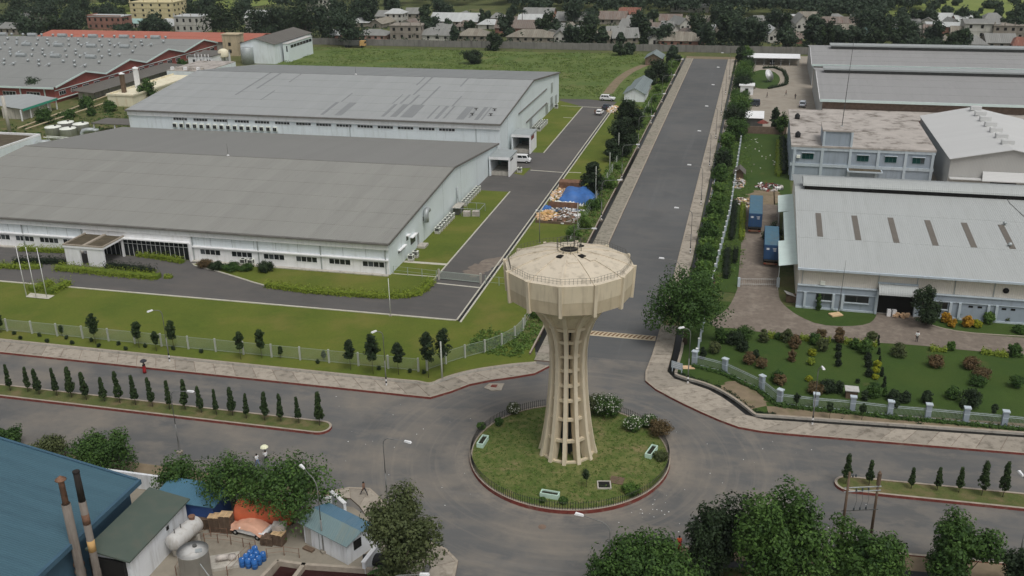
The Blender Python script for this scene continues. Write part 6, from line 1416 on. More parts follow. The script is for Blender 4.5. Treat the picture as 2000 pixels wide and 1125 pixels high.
t = tag(MB().tube([(0, 0, .62), (2.4, .9, .62)], .6, 14).build('rubber_roll', m['black'], None, True), 'black rolled sheet lying at the shed end', 'roll'); q = P(690, 1108); t.location = (q.x + .9, q.y + .4, 0)
t = tag(MB().tube([(0, 0, .15), (1.8, -.6, .15)], .1, 8).build('yellow_pipe', m['yellow'], None, True), 'short yellow pipe on the ground by the shed', 'pipe'); q = P(692, 1107); t.location = (q.x, q.y - .2, 0)
for nm, a, b, h, lb in (('yard_wall', P(712, 1128), P(742, 1088), 1.7, 'white yard wall running down beside the corner tree'), ('yard_wall', P(650, 990), P(676, 1014), 1.9, 'white stepped wall behind the small shed'), ('yard_wall', P(600, 1002), P(650, 1006), 2.1, 'white wall with red stripe under the spreading tree')):
    d = b - a; o = thing(nm, lb, 'wall', (a.x, a.y, 0)); MB().obox(((a.x + b.x) / 2, (a.y + b.y) / 2, h / 2), (d.length, .3, h), math.atan2(d.y, d.x)).build('face', m['whitewall'], o); MB().obox(((a.x + b.x) / 2, (a.y + b.y) / 2, h + .05), (d.length + .1, .42, .1), math.atan2(d.y, d.x)).build('coping', m['white'], o)
    if 'stripe' in lb: MB().obox(((a.x + b.x) / 2, (a.y + b.y) / 2, .75), (d.length, .32, .18), math.atan2(d.y, d.x)).build('stripe', m['kerbred'], o)
a, b = P(465, 1000, 1.3), P(568, 1005, 1.3); t = thing('orange_tank', 'large orange horizontal tank half hidden under the spreading trees', 'tank', (a.x, a.y, 0)); L = (b - a).length
MB().lathe([(0, -.3), (.7, -.22), (1.2, .02), (1.3, .2), (1.3, L - .2), (1.2, L), (.7, L + .22), (0, L + .3)], a + Vector((0, 0, .15)), 26, ax=(b - a).normalized()).build('shell', m['orange'], t, True)
for f in (.2, .8): c = a.lerp(b, f); MB().obox((c.x, c.y, .25), (.4, 1.6, .5), 0).build('saddle', m['concrete'], t)
# pallets
def pallet_stack(lab, px, py, n, rz, mt='pallet', h=.14):
    q = P(px, py); t = thing('pallet_stack', lab, 'pallet stack', (q.x, q.y, .035), rz)
    for i in range(n):
        z = i * (h + .012); o = MB(); dx = random.uniform(-.04, .04)
        for x in (-.6, -.05, .5): o.box(x + dx, x + .1 + dx, -.46, .46, z, z + h - .035)
        for k in range(5): o.box(-.62 + dx, .62 + dx, -.5 + k * .215, -.36 + k * .215, z + h - .035, z + h)
        o.build('pallet', m[mt if i < n - 1 else ('palletl' if n > 8 else mt)], t, local=True)
for a_ in (('tall pallet stack with a pale top pallet left of the covered car', 445, 1038, 14, .1), ('pallet stack beside the tall one, left of the covered car', 424, 1036, 12, .15), ('lower dark pallet stack near the blue cabin', 402, 1030, 8, .3), ('pallet stack right of the covered car, next to the white shed', 546, 1062, 9, -.1), ('short pallet stack touching the covered car bonnet', 524, 1062, 6, .05), ('flat pallet pile under the tree by the blue cabin', 412, 1000, 6, -.2)): pallet_stack(*a_)
for i, (px, py, mt, lb) in enumerate(((388, 992, 'steeld', 'open dark skip box near the blue cabin'), (546, 1033, 'scrap', 'wrapped grey bundle on top of the right pallet stack'))):
    q = P(px, py, 1.35 if i else 0); t = tag(MB().obox((0, 0, .3), (1.3, .9, .6), .2).build('bundle' if i else 'skip_box', m[mt]), lb, 'bundle' if i else 'box'); t.location = (q.x, q.y, 1.38 if i else .03)

# ================================================================ rubbish and sheds by the west road
rr = random.Random(11)
def heap(lab, cx, cy, rx, ry, n, mats, s=(.3, .9), hmax=.8, name='scrap_heap', cat='scrap heap'):
    t = thing(name, lab, cat, (cx, cy, .05)); by = {k: MB() for k in mats}
    for _ in range(n):
        a, r = rr.uniform(0, 6.28), math.sqrt(rr.random()); x, y = rx * r * math.cos(a), ry * r * math.sin(a); w = rr.uniform(*s)
        by[rr.choice(mats)].obox((x, y, rr.uniform(.05, hmax * (1 - r * .7))), (w, w * rr.uniform(.15, .8), rr.uniform(.05, .35)), rr.uniform(0, 3), tilt=Matrix.Rotation(rr.uniform(-.4, .4), 3, 'Y'))
    for k, b in by.items():
        if b.f: b.build('scraps', m[k], t, kind='stuff', local=True)
    return t
heap('heap of cardboard and pale scrap beside the drive below the brown bales', -39.3, 199, 1.3, 6, 130, ['cardboard', 'palletl', 'white'], (.3, .8), .9)
heap('heap of tangled timber and pale wood at the near end of the scrap yard', -38.4, 183.5, 2.0, 3.2, 90, ['cardboard', 'palletl', 'yellow'], (.4, 1.4), .9)
heap('long heap of grey and white metal scrap in the scrap yard', -34.6, 183, 2.8, 3.8, 170, ['scrap', 'white', 'pallet', 'rust'], (.3, 1.3), .9)
heap('band of blue and white plastic scrap in the scrap yard', -35.2, 187.6, 3.6, 1.2, 110, ['white', 'cont', 'scrap'], (.25, .7), .7)
heap('pale sacks in a row under the blue tarpaulin edge', -36, 191.8, 3.8, .6, 60, ['white', 'unitw'], (.4, .9), .8)
heap('scattered cardboard beside the white car at the drive end', -40.6, 288, 1.6, 5.5, 100, ['cardboard', 'palletl', 'white'], (.4, 1.1), .9)
t = thing('scrap_bay', 'low rusty sheet walls dividing the scrap yard', 'wall', (-36, 190, 0)); MB().box(-39.6, -33.2, 189.3, 189.5, 0, 1.3).build('divider', m['rust'], t); MB().box(-40, -31.5, 179.0, 179.2, 0, .5).build('kerb_board', m['pallet'], t)
t = tag(MB().obox((0, 0, .9), (5.0, 2.6, 1.8), .05).build('bale_stack', m['rust']), 'brown bale stack behind the blue tarpaulin', 'bales'); q = P(1100, 366); t.location = (-37.4, 203.5, .03)
def tarp(lab, cx, cy, rx, ry, h, mt, seed, name='tarpaulin'):
    me = bpy.data.meshes.new(name); n = 26; vs, fs = [], []
    for j in range(n + 1):
        for i in range(n + 1):
            u, v = i / n * 2 - 1, j / n * 2 - 1; e = 1 + .18 * mnoise.noise(Vector((u * 1.3 + seed, v * 1.3, 0)))
            z = h * (1 - max(abs(u) ** 3, abs(v) ** 4) * .95) * (1 + .35 * mnoise.noise(Vector((u * 2 + seed, v * 2, 1)))) + .1 * mnoise.noise(Vector((u * 6, v * 6, seed)))
            vs.append((u * rx * e, v * ry * e, max(.04, z)))
    fs = [(j * (n + 1) + i, j * (n + 1) + i + 1, (j + 1) * (n + 1) + i + 1, (j + 1) * (n + 1) + i) for j in range(n) for i in range(n)]
    me.from_pydata(vs, [], fs); me.materials.append(m[mt]); me.polygons.foreach_set('use_smooth', [True] * len(me.polygons))
    o = bpy.data.objects.new(name, me); COL.objects.link(o); o.location = (cx, cy, .03); return tag(o, lab, 'tarpaulin')
tarp('large blue tarpaulin thrown over the scrap pile by the west road', -34.6, 196.6, 4.0, 4.2, 2.0, 'bluetarp', 3)
tarp('small crumpled blue tarpaulin by the drive edge', -39.6, 188.2, .9, .9, .7, 'bluetarp', 9)
def hut(lab, x0, x1, y0, y1, h, hr, wm, rm, axis='y', name='hut', cat='hut'):
    t = thing(name, lab, cat, ((x0 + x1) / 2, y0, 0)); o = .5; MB().box(x0, x1, y0, y1, 0, h).build('wall', m[wm], t)
    if axis == 'y':
        xm = (x0 + x1) / 2; [MB().quad((x0, yy, h), (x1, yy, h), (xm, yy, hr - .08)).build('gable', m[wm], t) for yy in (y0, y1)]
        sl_ = [((x0 - o, h - .15), (xm, hr)), ((x1 + o, h - .15), (xm, hr))]
        for (xa, za), (xb, zb) in sl_: mb = MB(); mb.add([(xa, y0 - o, za), (xb, y0 - o, zb), (xb, y1 + o, zb), (xa, y1 + o, za), (xa, y0 - o, za - .08), (xb, y0 - o, zb - .08), (xb, y1 + o, zb - .08), (xa, y1 + o, za - .08)], [(0, 1, 2, 3), (7, 6, 5, 4), (0, 4, 5, 1), (3, 2, 6, 7), (0, 3, 7, 4)]); mb.build('roof_slope', m[rm], t)
    return t
m['huts'] = corrugated('grey_blue_sheets', C(122, 132, 132), 0, .5, .06, 1.2)
hut('grey roofed white walled hut beside the dirt track', -39.0, -32.8, 301, 312, 2.6, 4.3, 'whitewall', 'huts'); hut('second grey roofed hut joined behind the first by the dirt track', -38.3, -33.2, 313.2, 324, 2.7, 4.2, 'concrete', 'huts')
hut('small grey gabled open hut at the far end of the dirt track', -40.5, -34.6, 370, 380, 2.6, 4.4, 'kerbdark', 'huts')
# rubble in the plot behind the containers
heap('rubble and rag heap beside the little brick shed in the back plot', -2.0, 214.5, 1.3, 4.5, 90, ['scrap', 'pallet', 'cardboard', 'white'], (.25, .8), .7)
heap('grey stone and red scrap heap at the warehouse corner of the back plot', 4.5, 212.5, 2.8, 3.0, 120, ['scrap', 'steeld', 'kerbred', 'white'], (.3, .9), .8)
heap('heap of pale sheets and timber above the first container truck', .2, 200.5, 2.6, 3.6, 110, ['scrap', 'white', 'palletl', 'pallet'], (.3, 1.1), .5)
heap('scattered pale rags on the back plot lawn', 1.5, 240, 4.5, 18, 22, ['unitw', 'scrap'], (.15, .4), .12)
hut('little brown brick shed with pitched roof by the side fence', -3.0, -1.2, 218, 221, 1.5, 2.6, 'pallet', 'dkroof', name='brick_shed', cat='shed')

# ================================================================ vehicles
def wheel_mesh(r, w):
    mb = MB(); mb.lathe([(r * .55, -w / 2), (r * .95, -w / 2), (r, -w * .35), (r, w * .35), (r * .95, w / 2), (r * .55, w / 2)], (0, 0, 0), 18, ax=Vector((0, 1, 0)))
    return mb
def car(label, loc, rz, kind, paint, name=None, group=None):
    """length along +X (front)"""
    sp = dict(suv=(4.7, 1.85, 1.85, .5, .38, [(-2.3, .45), (-2.35, 1.0), (-2.25, 1.1), (2.2, 1.05), (2.3, .85), (2.32, .45)], [(-2.2, 1.1), (-1.95, 1.82), (.3, 1.85), (1.05, 1.1)]),
              hatch=(3.9, 1.68, 1.5, .4, .3, [(-1.9, .35), (-1.95, .8), (-1.85, .92), (1.75, .86), (1.92, .7), (1.95, .35)], [(-1.8, .92), (-1.45, 1.48), (.2, 1.5), (.95, .9)]),
              saloon=(4.4, 1.72, 1.42, .4, .31, [(-2.15, .35), (-2.2, .8), (-2.1, .95), (2.0, .84), (2.15, .68), (2.2, .35)], [(-1.55, .95), (-.95, 1.4), (.35, 1.42), (1.1, .88)]),
              van=(4.5, 1.7, 2.0, .5, .32, [(-2.2, .4), (-2.25, 1.0), (-2.22, 1.15), (1.95, 1.1), (2.2, .85), (2.25, .4)], [(-2.2, 1.15), (-2.12, 1.98), (1.35, 2.0), (1.95, 1.1)]))[kind]
    Lc, Wc, Hc, gc, wr, low, up = sp; t = thing(name or 'parked_car', label, 'van' if kind == 'van' else 'car', loc, rz, group)
    def extr(prof, w0, w1, nm, mt):
        mb = MB(); n = len(prof); zs = [p[1] for p in prof]; z0, z1 = min(zs), max(zs)
        hw = lambda z: (w0 + (w1 - w0) * (z - z0) / (z1 - z0)) / 2
        vs = [(x, -hw(z), z) for x, z in prof] + [(x, hw(z), z) for x, z in prof]
        mb.add(vs, [tuple(range(n)), tuple(range(2 * n - 1, n - 1, -1))] + [(i, n + i, n + (i + 1) % n, (i + 1) % n) for i in range(n)])
        o = mb.build(nm, m[mt], t, local=True); bv = o.modifiers.new('bevel', 'BEVEL'); bv.width = .06; bv.segments = 2; return o
    body = extr(low, Wc * .96, Wc, 'body', paint); cab = extr(up, Wc * .97, Wc * .8, 'cabin', paint)
    # glazing, set proud of the cabin sides
    (xb0, zb0), (xb1, zb1), (xf1, zf1), (xf0, zf0) = up
    def pane(pts, nm='window'): mb = MB(); mb.quad(*pts); mb.build(nm, m['glass'], t, local=True)
    zl, zh = zb0 + (zb1 - zb0) * .18, zb0 + (zb1 - zb0) * .86
    def hw(z): return (Wc * .97 + (Wc * .8 - Wc * .97) * (z - zb0) / (zb1 - zb0)) / 2 + .012
    fx = lambda z, a, b: a[0] + (b[0] - a[0]) * (z - a[1]) / (b[1] - a[1])
    xl0, xl1 = fx(zl, up[0], up[1]) + .18, fx(zh, up[0], up[1]) + .18; xr0, xr1 = fx(zl, up[3], up[2]) - .18, fx(zh, up[3], up[2]) - .18
    nseg = 3 if kind in ('suv', 'van') else 2
    for s in (-1, 1):
        for k in range(nseg):
            u0, u1 = k / nseg + .015, (k + 1) / nseg - .015
            pane([(xl0 + (xr0 - xl0) * u0, s * hw(zl), zl), (xl0 + (xr0 - xl0) * u1, s * hw(zl), zl), (xl1 + (xr1 - xl1) * u1, s * hw(zh), zh), (xl1 + (xr1 - xl1) * u0, s * hw(zh), zh)])
        MB().box(xl0 + .2, xl0 + .4, s * (Wc / 2) - .01, s * (Wc / 2) + .01, .8, .84).build('door_handle', m['steeld'], t, local=True)
        MB().obox((xr0 - .1, s * (Wc / 2 + .1), zl + .05), (.12, .2, .15)).build('mirror', m[paint], t, local=True)
    for (a, b), nm, sg in (((up[0], up[1]), 'rear_window', -1), ((up[3], up[2]), 'windscreen', 1)):
        d = .015 * sg; pane([(fx(zl, a, b) + d, -hw(zl) * .86, zl), (fx(zl, a, b) + d, hw(zl) * .86, zl), (fx(zh, a, b) + d, hw(zh) * .86, zh), (fx(zh, a, b) + d, -hw(zh) * .86, zh)], nm)
    wm_ = None
    for x in (-Lc * .3, Lc * .31):
        for s in (-1, 1):
            mb = wheel_mesh(wr, .22); o = mb.build('wheel', m['rubber'], t, True, local=True); o.location = (x, s * (Wc / 2 - .08), wr)
            r = MB(); r.lathe([(wr * .58, 0), (wr * .3, .03), (0, .03)], (0, 0, 0), 12, ax=Vector((0, s, 0))); rr_ = r.build('rim', m['chrome'], o, True, local=True); rr_.location = (0, s * .1, 0)
    for s in (-1, 1):
        MB().obox((low[-2][0] - .02, s * Wc * .36, low[-2][1] - .02), (.1, .36, .16)).build('headlight', m['lampw'], t, local=True); MB().obox((low[1][0] + .02, s * Wc * .42, low[1][1] - .05), (.1, .16, .3)).build('tail_lamp', m['redlight'], t, local=True)
    MB().obox((low[0][0] + .02, 0, low[0][1] + .1), (.12, Wc * .9, .2)).build('rear_bumper', m['steeld'], t, local=True); MB().obox((low[-1][0] - .02, 0, low[-1][1] + .1), (.12, Wc * .9, .2)).build('front_bumper', m['steeld'], t, local=True)
    return t
car('white minivan parked beside the loading porch of the near factory', (-53.2, 223.6, .04), R3(2), 'van', 'carw', 'parked_van')
car('white off road car parked by the cardboard heap at the drive end', (-44.2, 301.6, .05), R3(-4), 'suv', 'carw')
car('white hatchback seen from behind on the factory drive', (-43.4, 281.2, .04), R3(86), 'hatch', 'carw'); car('dark car parked beyond the white hatchback on the factory drive', (-42.7, 289.6, .04), R3(80), 'saloon', 'card')
car('dark van parked under the trees at the compound edge', (-.6, 300.6, .03), R3(178), 'van', 'card', 'parked_van'); car('silver off road car at the corner of the stained office roof', (13.9, 302, .03), R3(84), 'suv', 'cars'); car('dark car parked inside the long carport', (5.2, 379.2, .03), R3(-90), 'saloon', 'card')
cc_ = P(487, 1047); cr = car('white saloon car half covered by an orange tarpaulin', (cc_.x, cc_.y + .5, .04), R3(172), 'saloon', 'carw')
mb = MB(); n = 22; vs = []
for j in range(15):
    for i in range(n + 1):
        u, v = i / n, j / 14; x = -1.9 + 3.75 * u; zt = 1.05 + .48 * math.sin(math.pi * min(1, max(0, (u - .08) / .82))) ** .6; w = 1.0 + .05 * mnoise.noise(Vector((u * 8, 0, 2))); y = (v * 2 - 1) * w
        z = zt if abs(y) < .72 else zt - (abs(y) - .72) * 1.9; z += .06 * mnoise.noise(Vector((u * 7, v * 7, 4))); vs.append((x, y, z))
mb.add(vs, [(j * (n + 1) + i, j * (n + 1) + i + 1, (j + 1) * (n + 1) + i + 1, (j + 1) * (n + 1) + i) for j in range(14) for i in range(n)])
o = mb.build('car_cover', m['tarp'], None, True); o.location = (cc_.x, cc_.y + .5, .04); o.rotation_euler = (0, 0, R3(172)); tag(o, 'orange tarpaulin draped over the white saloon car', 'tarpaulin')
def trailer(label, x, y, rz, L=12.2):
    t = thing('container_truck', label, 'truck', (x, y, .03), rz); z0, H, W = 1.35, 2.6, 2.44
    MB().box(-W / 2, W / 2, 0, L, z0, z0 + H).build('container', m['cont'], t, local=True); MB().box(-W / 2 + .03, W / 2 - .03, .05, L - .05, z0 + H, z0 + H + .03).build('container_roof', m['conttop'], t, local=True)
    for x0, x1 in ((-W / 2 + .08, -.03), (.03, W / 2 - .08)):
        d = MB().box(x0, x1, -.05, -.003, z0 + .12, z0 + H - .12).build('door', m['cont'], t, local=True)
        for f in (.3, .7): xx = x0 + (x1 - x0) * f; MB().box(xx - .025, xx + .025, -.1, -.051, z0 + .1, z0 + H - .1).build('lock_rod', m['bluewall'], d, local=True)
    MB().box(-W * .36, -W * .12, -.056, -.052, z0 + 1.75, z0 + 2.1).build('label_plate', m['white'], t, local=True)
    for k, (a, b) in enumerate(((.2, .85), (.25, .8), (.3, .75))): MB().box(a, b, -.056, -.052, z0 + 2.0 - k * .22, z0 + 2.1 - k * .22).build('marking', m['white'], t, local=True)
    for s in (-1, 1):
        rb = MB()
        for k in range(44): rb.box(s * W / 2 - .02, s * W / 2 + .02, .15 + k * .27, .27 + k * .27, z0 + .15, z0 + H - .15)
        rb.build('corrugation', m['cont'], t, local=True, kind='stuff')
    MB().box(-1.1, 1.1, .1, L, 1.05, 1.34).build('chassis', m['steeld'], t, local=True); MB().box(-1.15, 1.15, -.1, .05, .45, .75).build('rear_bumper', m['rust'], t, local=True)
    for s in (-1, 1): MB().box(s * .9 - .15, s * .9 + .15, -.14, -.1, .52, .68).build('tail_lamp', m['redlight'], t, local=True)
    for yy in (1.3, 2.6, 9.6):
        for s in (-1, 1): o = wheel_mesh(.5, .5).build('wheel', m['rubber'], t, True, local=True); o.rotation_euler = (0, 0, R3(90)); o.location = (s * .95, yy, .5)
    MB().box(-1.2, 1.2, L + .3, L + 2.4, .9, 3.0).build('cab', m['card'], t, local=True)
q = P(1473, 457); trailer('blue container truck parked higher up the yard, beside clear ground', q.x, q.y, 0); q = P(1504, 522); trailer('blue container truck backed under the side canopy of the white warehouse', q.x, q.y, 0, 10.5)
# yellow excavator and dumper beyond the field
q = P(697, 92); t = thing('tipper_truck', 'dark tipper truck with yellow cab by the boundary wall', 'truck', (q.x, 398, .05), R3(2)); MB().box(-5, 2, -1.2, 1.2, 1.1, 2.9).build('tipper_body', m['steeld'], t, local=True); MB().box(2.3, 4.4, -1.15, 1.15, .8, 2.9).build('cab', m['yellow'], t, local=True); MB().box(3.4, 4.42, -1.0, 1.0, 1.8, 2.6).build('windscreen', m['glass'], t, local=True); MB().box(-5, 4.2, -.8, .8, .6, 1.05).build('chassis', m['steeld'], t, local=True)
for x in (-4, -2.6, 3.2):
    for s in (-1, 1): o = wheel_mesh(.5, .4).build('wheel', m['rubber'], t, True, local=True); o.location = (x, s * 1.0, .5)

# ================================================================ street lamps, poles
lamp0 = None
def lamp(label, base, arm, rz, h=8.6, striped=True, group='street lamps'):
    """arm reaches along +X before the turn"""
    t = thing('street_lamp', label, 'street lamp', (base[0], base[1], 0), rz, group)
    mb = MB(); mb.tube([(0, 0, .9), (0, 0, h * .45)], .075, 8); mb.build('lower_pole', m['lamp_pole'], t, True, local=True)
    pts = [(0, 0, h * .45), (0, 0, h - 1.3)] + [(.9 * (1 - math.cos(R3(a))), 0, h - 1.3 + .95 * math.sin(R3(a))) for a in (20, 40, 60, 78)] + [(arm - .5, 0, h - .12)]
    mb = MB(); mb.tube(pts, [.055] * 2 + [.05] * 4 + [.035], 7); mb.build('arm', m['lamp_pole'], t, True, local=True)
    hd = MB(); hd.add([(arm - .55, -.1, h - .16), (arm + .3, -.16, h - .12), (arm + .3, .16, h - .12), (arm - .55, .1, h - .16), (arm - .5, -.07, h + .02), (arm + .22, -.12, h + .05), (arm + .22, .12, h + .05), (arm - .5, .07, h + .02)], [(0, 3, 2, 1), (4, 5, 6, 7), (0, 1, 5, 4), (1, 2, 6, 5), (2, 3, 7, 6), (3, 0, 4, 7)]); hd.build('lamp_head', m['lampw'], t, local=True)
    MB().box(-.28, .28, -.28, .28, -.05, .3).build('footing', m['slab2'], t, local=True)
    for k in range(4): mb = MB(); mb.tube([(0, 0, .3 + k * .3), (0, 0, .6 + k * .3)], .1, 8); mb.build('band', m['black' if k % 2 else 'white'] if striped else m['lamp_pole'], t, local=True)
    return t
for i, y in enumerate((152.1, 182.1, 211.3, 241.4, 270.5, 300.5, 331)): lamp(f'street lamp in the weeds west of the north road, {ORD[i]} from the tower', (-27.5, y + .6), 3.5, R3(-4))
for i, y in enumerate((140.5, 166.6, 196.3, 227.2, 256, 286.5, 317, 347)): lamp(f'striped street lamp on the north road east pavement, {ORD[i]} from the junction', (-9.1, y), 2.9, R3(180))
q = P(332, 709); lamp('striped street lamp on the north west pavement behind the red dressed person', (q.x, q.y), 1.9, R3(-110)); q = P(755, 756); lamp('striped street lamp on the north west pavement nearest the roundabout', (q.x, q.y), 1.6, R3(-115)); q = P(1343, 752); lamp('striped street lamp at the curved garden corner pavement', (q.x, q.y), 1.6, R3(-140)); q = P(1586, 833); lamp('striped street lamp in front of the garden fence', (q.x, q.y), 1.5, R3(-75))
q = P(757, 985); lamp('street lamp on the south west corner beside the walking person', (q.x, q.y), 3.3, R3(-16), striped=False); hd = P(1128, 1003, 8.6); lamp('street lamp whose head hangs before the near roundabout kerb', (hd.x + 3.0, hd.y - .4), 3.0, R3(172), striped=False)
hd = P(590, 911, 8.6); lamp('street lamp rising through the spreading tree by the white shed', (hd.x + 2.2, hd.y - 1.6), 2.9, R3(143), striped=False); hd = P(369, 763, 8.6); lamp('street lamp standing on the lower left road edge before the columnar trees', (hd.x - 2.6, hd.y + .2), 2.9, R3(-4), striped=False); hd = P(1994, 921, 8.6); lamp('street lamp at the extreme right below the east median', (hd.x + .6, hd.y - 2.6), 2.6, R3(105), striped=False)
hd = P(832, 1121, 8.6); lamp('street lamp whose white head peeps over the bottom edge', (hd.x - 3, hd.y - .3), 3.0, R3(6), striped=False)
def pole(label, x, y, h, r=.09, mt='fencepost', name='concrete_pole', extra=None):
    t = thing(name, label, 'pole', (x, y, 0)); mb = MB(); mb.tube([(0, 0, 0), (0, 0, h)], [r, r * .75], 8); mb.build('shaft', m[mt], t, True, local=True); MB().box(-.2, .2, -.2, .2, -.05, .12).build('footing', m['slab2'], t, local=True)
    if extra == 'tee': MB().box(-.6, .6, -.06, .06, h - .1, h).build('crossarm', m['steel'], t, local=True); [MB().obox((s * .55, 0, h - .05), (.3, .25, .2)).build('lamp_head', m['lampw'], t, local=True) for s in (-1, 1)]
    return t
for i, (px, py, top) in enumerate(((1132, 450, 380), (1167, 390, 325), (1194, 344, 297), (1211, 311, 258))): q = P(px, py); pole(f'concrete pole by the scrap yard fence, {ORD[i]} from the tower', q.x - .4, q.y, (5.5, 7.2, 5.5, 6.5)[i])
q = P(864, 746); pole('pale concrete pole leaning beside the fence corner trees', q.x, q.y, 5.9, .13); pole('lamp post with a crossarm at the near end of the scrap yard', -36.6, 167.5, 6.3, .07, 'lamp_pole', 'yard_lamp', 'tee'); q = P(763, 617); pole('slim white pole at the front edge of the factory drive', q.x, q.y, 6.2, .05, 'white', 'flag_pole')
for i, (px, py) in enumerate(((52, 579.5), (71, 582), (92, 583))):
    q = P(px, py); t = thing('flagpole', ('leftmost', 'middle', 'rightmost')[i] + ' of three white flagpoles on the front lawn', 'flagpole', (q.x, q.y, 0), 0, 'flagpoles'); mb = MB(); mb.tube([(0, 0, .1), (0, 0, 8.6)], [.07, .04], 8); mb.build('shaft', m['white'], t, True, local=True); MB().lathe([(.09, 8.6), (.09, 8.7), (0, 8.78)], (0, 0, 0), 8).build('finial', m['white'], t, local=True)
sheet('flagpole_base', [tuple(p[:2]) for p in PP([(50, 581), (95, 585), (107, 578), (60, 573)])], .1, m['whitekerb'])
# transformer poles
tp = thing('transformer_poles', 'twin poles with crossbars and insulators at the right median tip', 'utility pole', (P(1645, 1045).x, P(1645, 1045).y, 0)); a, b = P(1643, 1050), P(1701, 1045)
for p, h in ((a, 7.6), (b, 7.4)): mb = MB(); mb.tube([p, p + Vector((.0, 0, h))], [.15, .11], 8); mb.build('pole', m['pallet'], tp, True)
for z in (3.1, 5.3, 5.75): mb = MB(); mb.tube([a + Vector((-.3, 0, z)), b + Vector((.3, 0, z))], .06, 5); mb.build('crossbar', m['steel' if z > 4 else 'steeld'], tp)
for z in (3.15, 5.35, 7.0):
    for f in (.3, .5, .7) if z < 6 else (0.02, .12, .22): c = a.lerp(b, f) + Vector((0, 0, z)); MB().lathe([(.06, 0), (.1, .05), (.06, .1), (.1, .15), (.05, .3)], c, 8).build('insulator', m['pipe'], tp)
for f in (.3, .5, .7): mb = MB(); c = a.lerp(b, f); mb.tube([c + Vector((0, 0, 5.35)), c + Vector((.15, 0, 4.3)), c + Vector((0, 0, 3.4))], .015, 4); mb.build('jumper_wire', m['steeld'], tp)
mb = MB(); mb.tube([b + Vector((0, 0, 5.9)), b + Vector((0, 0, 7.2))], .2, 8); mb.build('sleeve', m['pallet'], tp)

# ================================================================ people
def person(label, px, py, rz, top, bottom, h=1.66, stride=.25, armup=None, dress=False, hold=None, cat='person'):
    q = P(px, py); z0 = .19 if hold == 'walk' else .03
    t = thing('person', label, cat, (q.x, q.y, z0), rz); k = h / 1.7
    V, E, Rr = [], [], []
    def add(p, r, par=None):
        V.append((p[0] * k, p[1] * k, p[2] * k)); Rr.append(r * k)
        if par is not None: E.append((par, len(V) - 1))
        return len(V) - 1
    pel = add((0, 0, .93), .13); w = add((0, 0, 1.1), .125, pel); ch = add((.02, 0, 1.32), .15, w); nk = add((.02, 0, 1.47), .06, ch); hd = add((.04, 0, 1.56), .085, nk); add((.05, 0, 1.65), .08, hd); add((.14, 0, 1.575), .018, hd)
    for s in (-1, 1):
        f = stride * s; hip = add((0, s * .09, .88), .095, pel); kn = add((f * .55 + .03, s * .1, .48), .065, hip); an = add((f, s * .1, .09), .045, kn); add((f + .16, s * .11, .04), .04, an)
        sh = add((.01, s * .19, 1.4), .065, ch)
        if armup == s: el = add((.12, s * .26, 1.18), .048, sh); wr = add((.22, s * .16, 1.38), .035, el); d = (.0, 0, 1)
        else: el = add((-f * .3, s * .25, 1.12), .048, sh); wr = add((-f * .3 + .08, s * .26, .88), .034, el); d = (.2, 0, -1)
        pm = add((V[wr][0] / k + .02 * d[0], V[wr][1] / k, V[wr][2] / k + .06 * d[2]), .03, wr); b_ = [V[pm][i] / k for i in range(3)]
        for j in range(4): f1 = add((b_[0] + (j - 1.5) * .018, b_[1], b_[2] + d[2] * .05), .009, pm); add((b_[0] + (j - 1.5) * .02 + .015, b_[1], b_[2] + d[2] * (.085 - abs(j - 1.4) * .008)), .008, f1)
        add((b_[0] + .05, b_[1], b_[2] + d[2] * .02), .009, pm)
    me = bpy.data.meshes.new('body'); me.from_pydata(V, E, []); o = bpy.data.objects.new('body', me); COL.objects.link(o); o.parent = t
    sk = o.modifiers.new('skin', 'SKIN'); ss = o.modifiers.new('sub', 'SUBSURF'); ss.levels = 1; ss.render_levels = 1
    for i, sv in enumerate(me.skin_vertices[0].data): sv.radius = (Rr[i], Rr[i]); sv.use_root = (i == 0)
    dg = bpy.context.evaluated_depsgraph_get(); dg.update(); ev = o.evaluated_get(dg); m2 = bpy.data.meshes.new_from_object(ev); o.modifiers.clear(); o.data = m2
    for mm in ('skin', top, bottom): m2.materials.append(m[mm])
    for p in m2.polygons:
        c = p.center; z = c.z / k; r = abs(c.y) / k
        p.material_index = 2 if .06 < z < .97 and r < .22 else (1 if z >= .97 and (z < 1.46 and (r < .22 or z > 1.1)) else 0); p.use_smooth = True
    hr = MB(); hr.lathe([(.096, -.02), (.1, .05), (.08, .11), (.04, .135), (0, .14)], (.025 * k, 0, 1.58 * k), 12); hr.build('hair', m['hair'], t, True, local=True)
    for s in (-1, 1): MB().lathe([(.012, 0), (.008, .008), (0, .01)], (.125 * k, s * .035 * k, 1.6 * k), 6, ax=Vector((1, 0, 0))).build('eye', m['hair'], t, local=True)
    if dress: MB().lathe([(.27 * k, .1), (.24 * k, .5), (.2 * k, .95), (.17 * k, 1.12)], (0, 0, 0), 14).build('skirt', m[bottom], t, True, local=True)
    return t
def umbrella(label, loc, mt, r=.48):
    u = thing('umbrella', label, 'umbrella', loc); prof = [(r, 0), (r * .85, .12), (r * .5, .24), (.03, .3), (0, .31)]
    MB().lathe(prof, (0, 0, 0), 8).build('canopy', m[mt], u, local=True); mb = MB(); mb.tube([(0, 0, -.62), (0, 0, .36)], .012, 5); mb.build('shaft', m['steeld'], u, local=True); mb = MB(); mb.tube([(0, 0, -.62), (.03, 0, -.66), (.06, 0, -.62)], .014, 5); mb.build('handle', m['black'], u, local=True)
person('person in dark brown clothes striding across the south west corner pavement', 712, 970, R3(165), 'cloth_brown', 'cloth_dark', 1.68, .42, hold='walk')
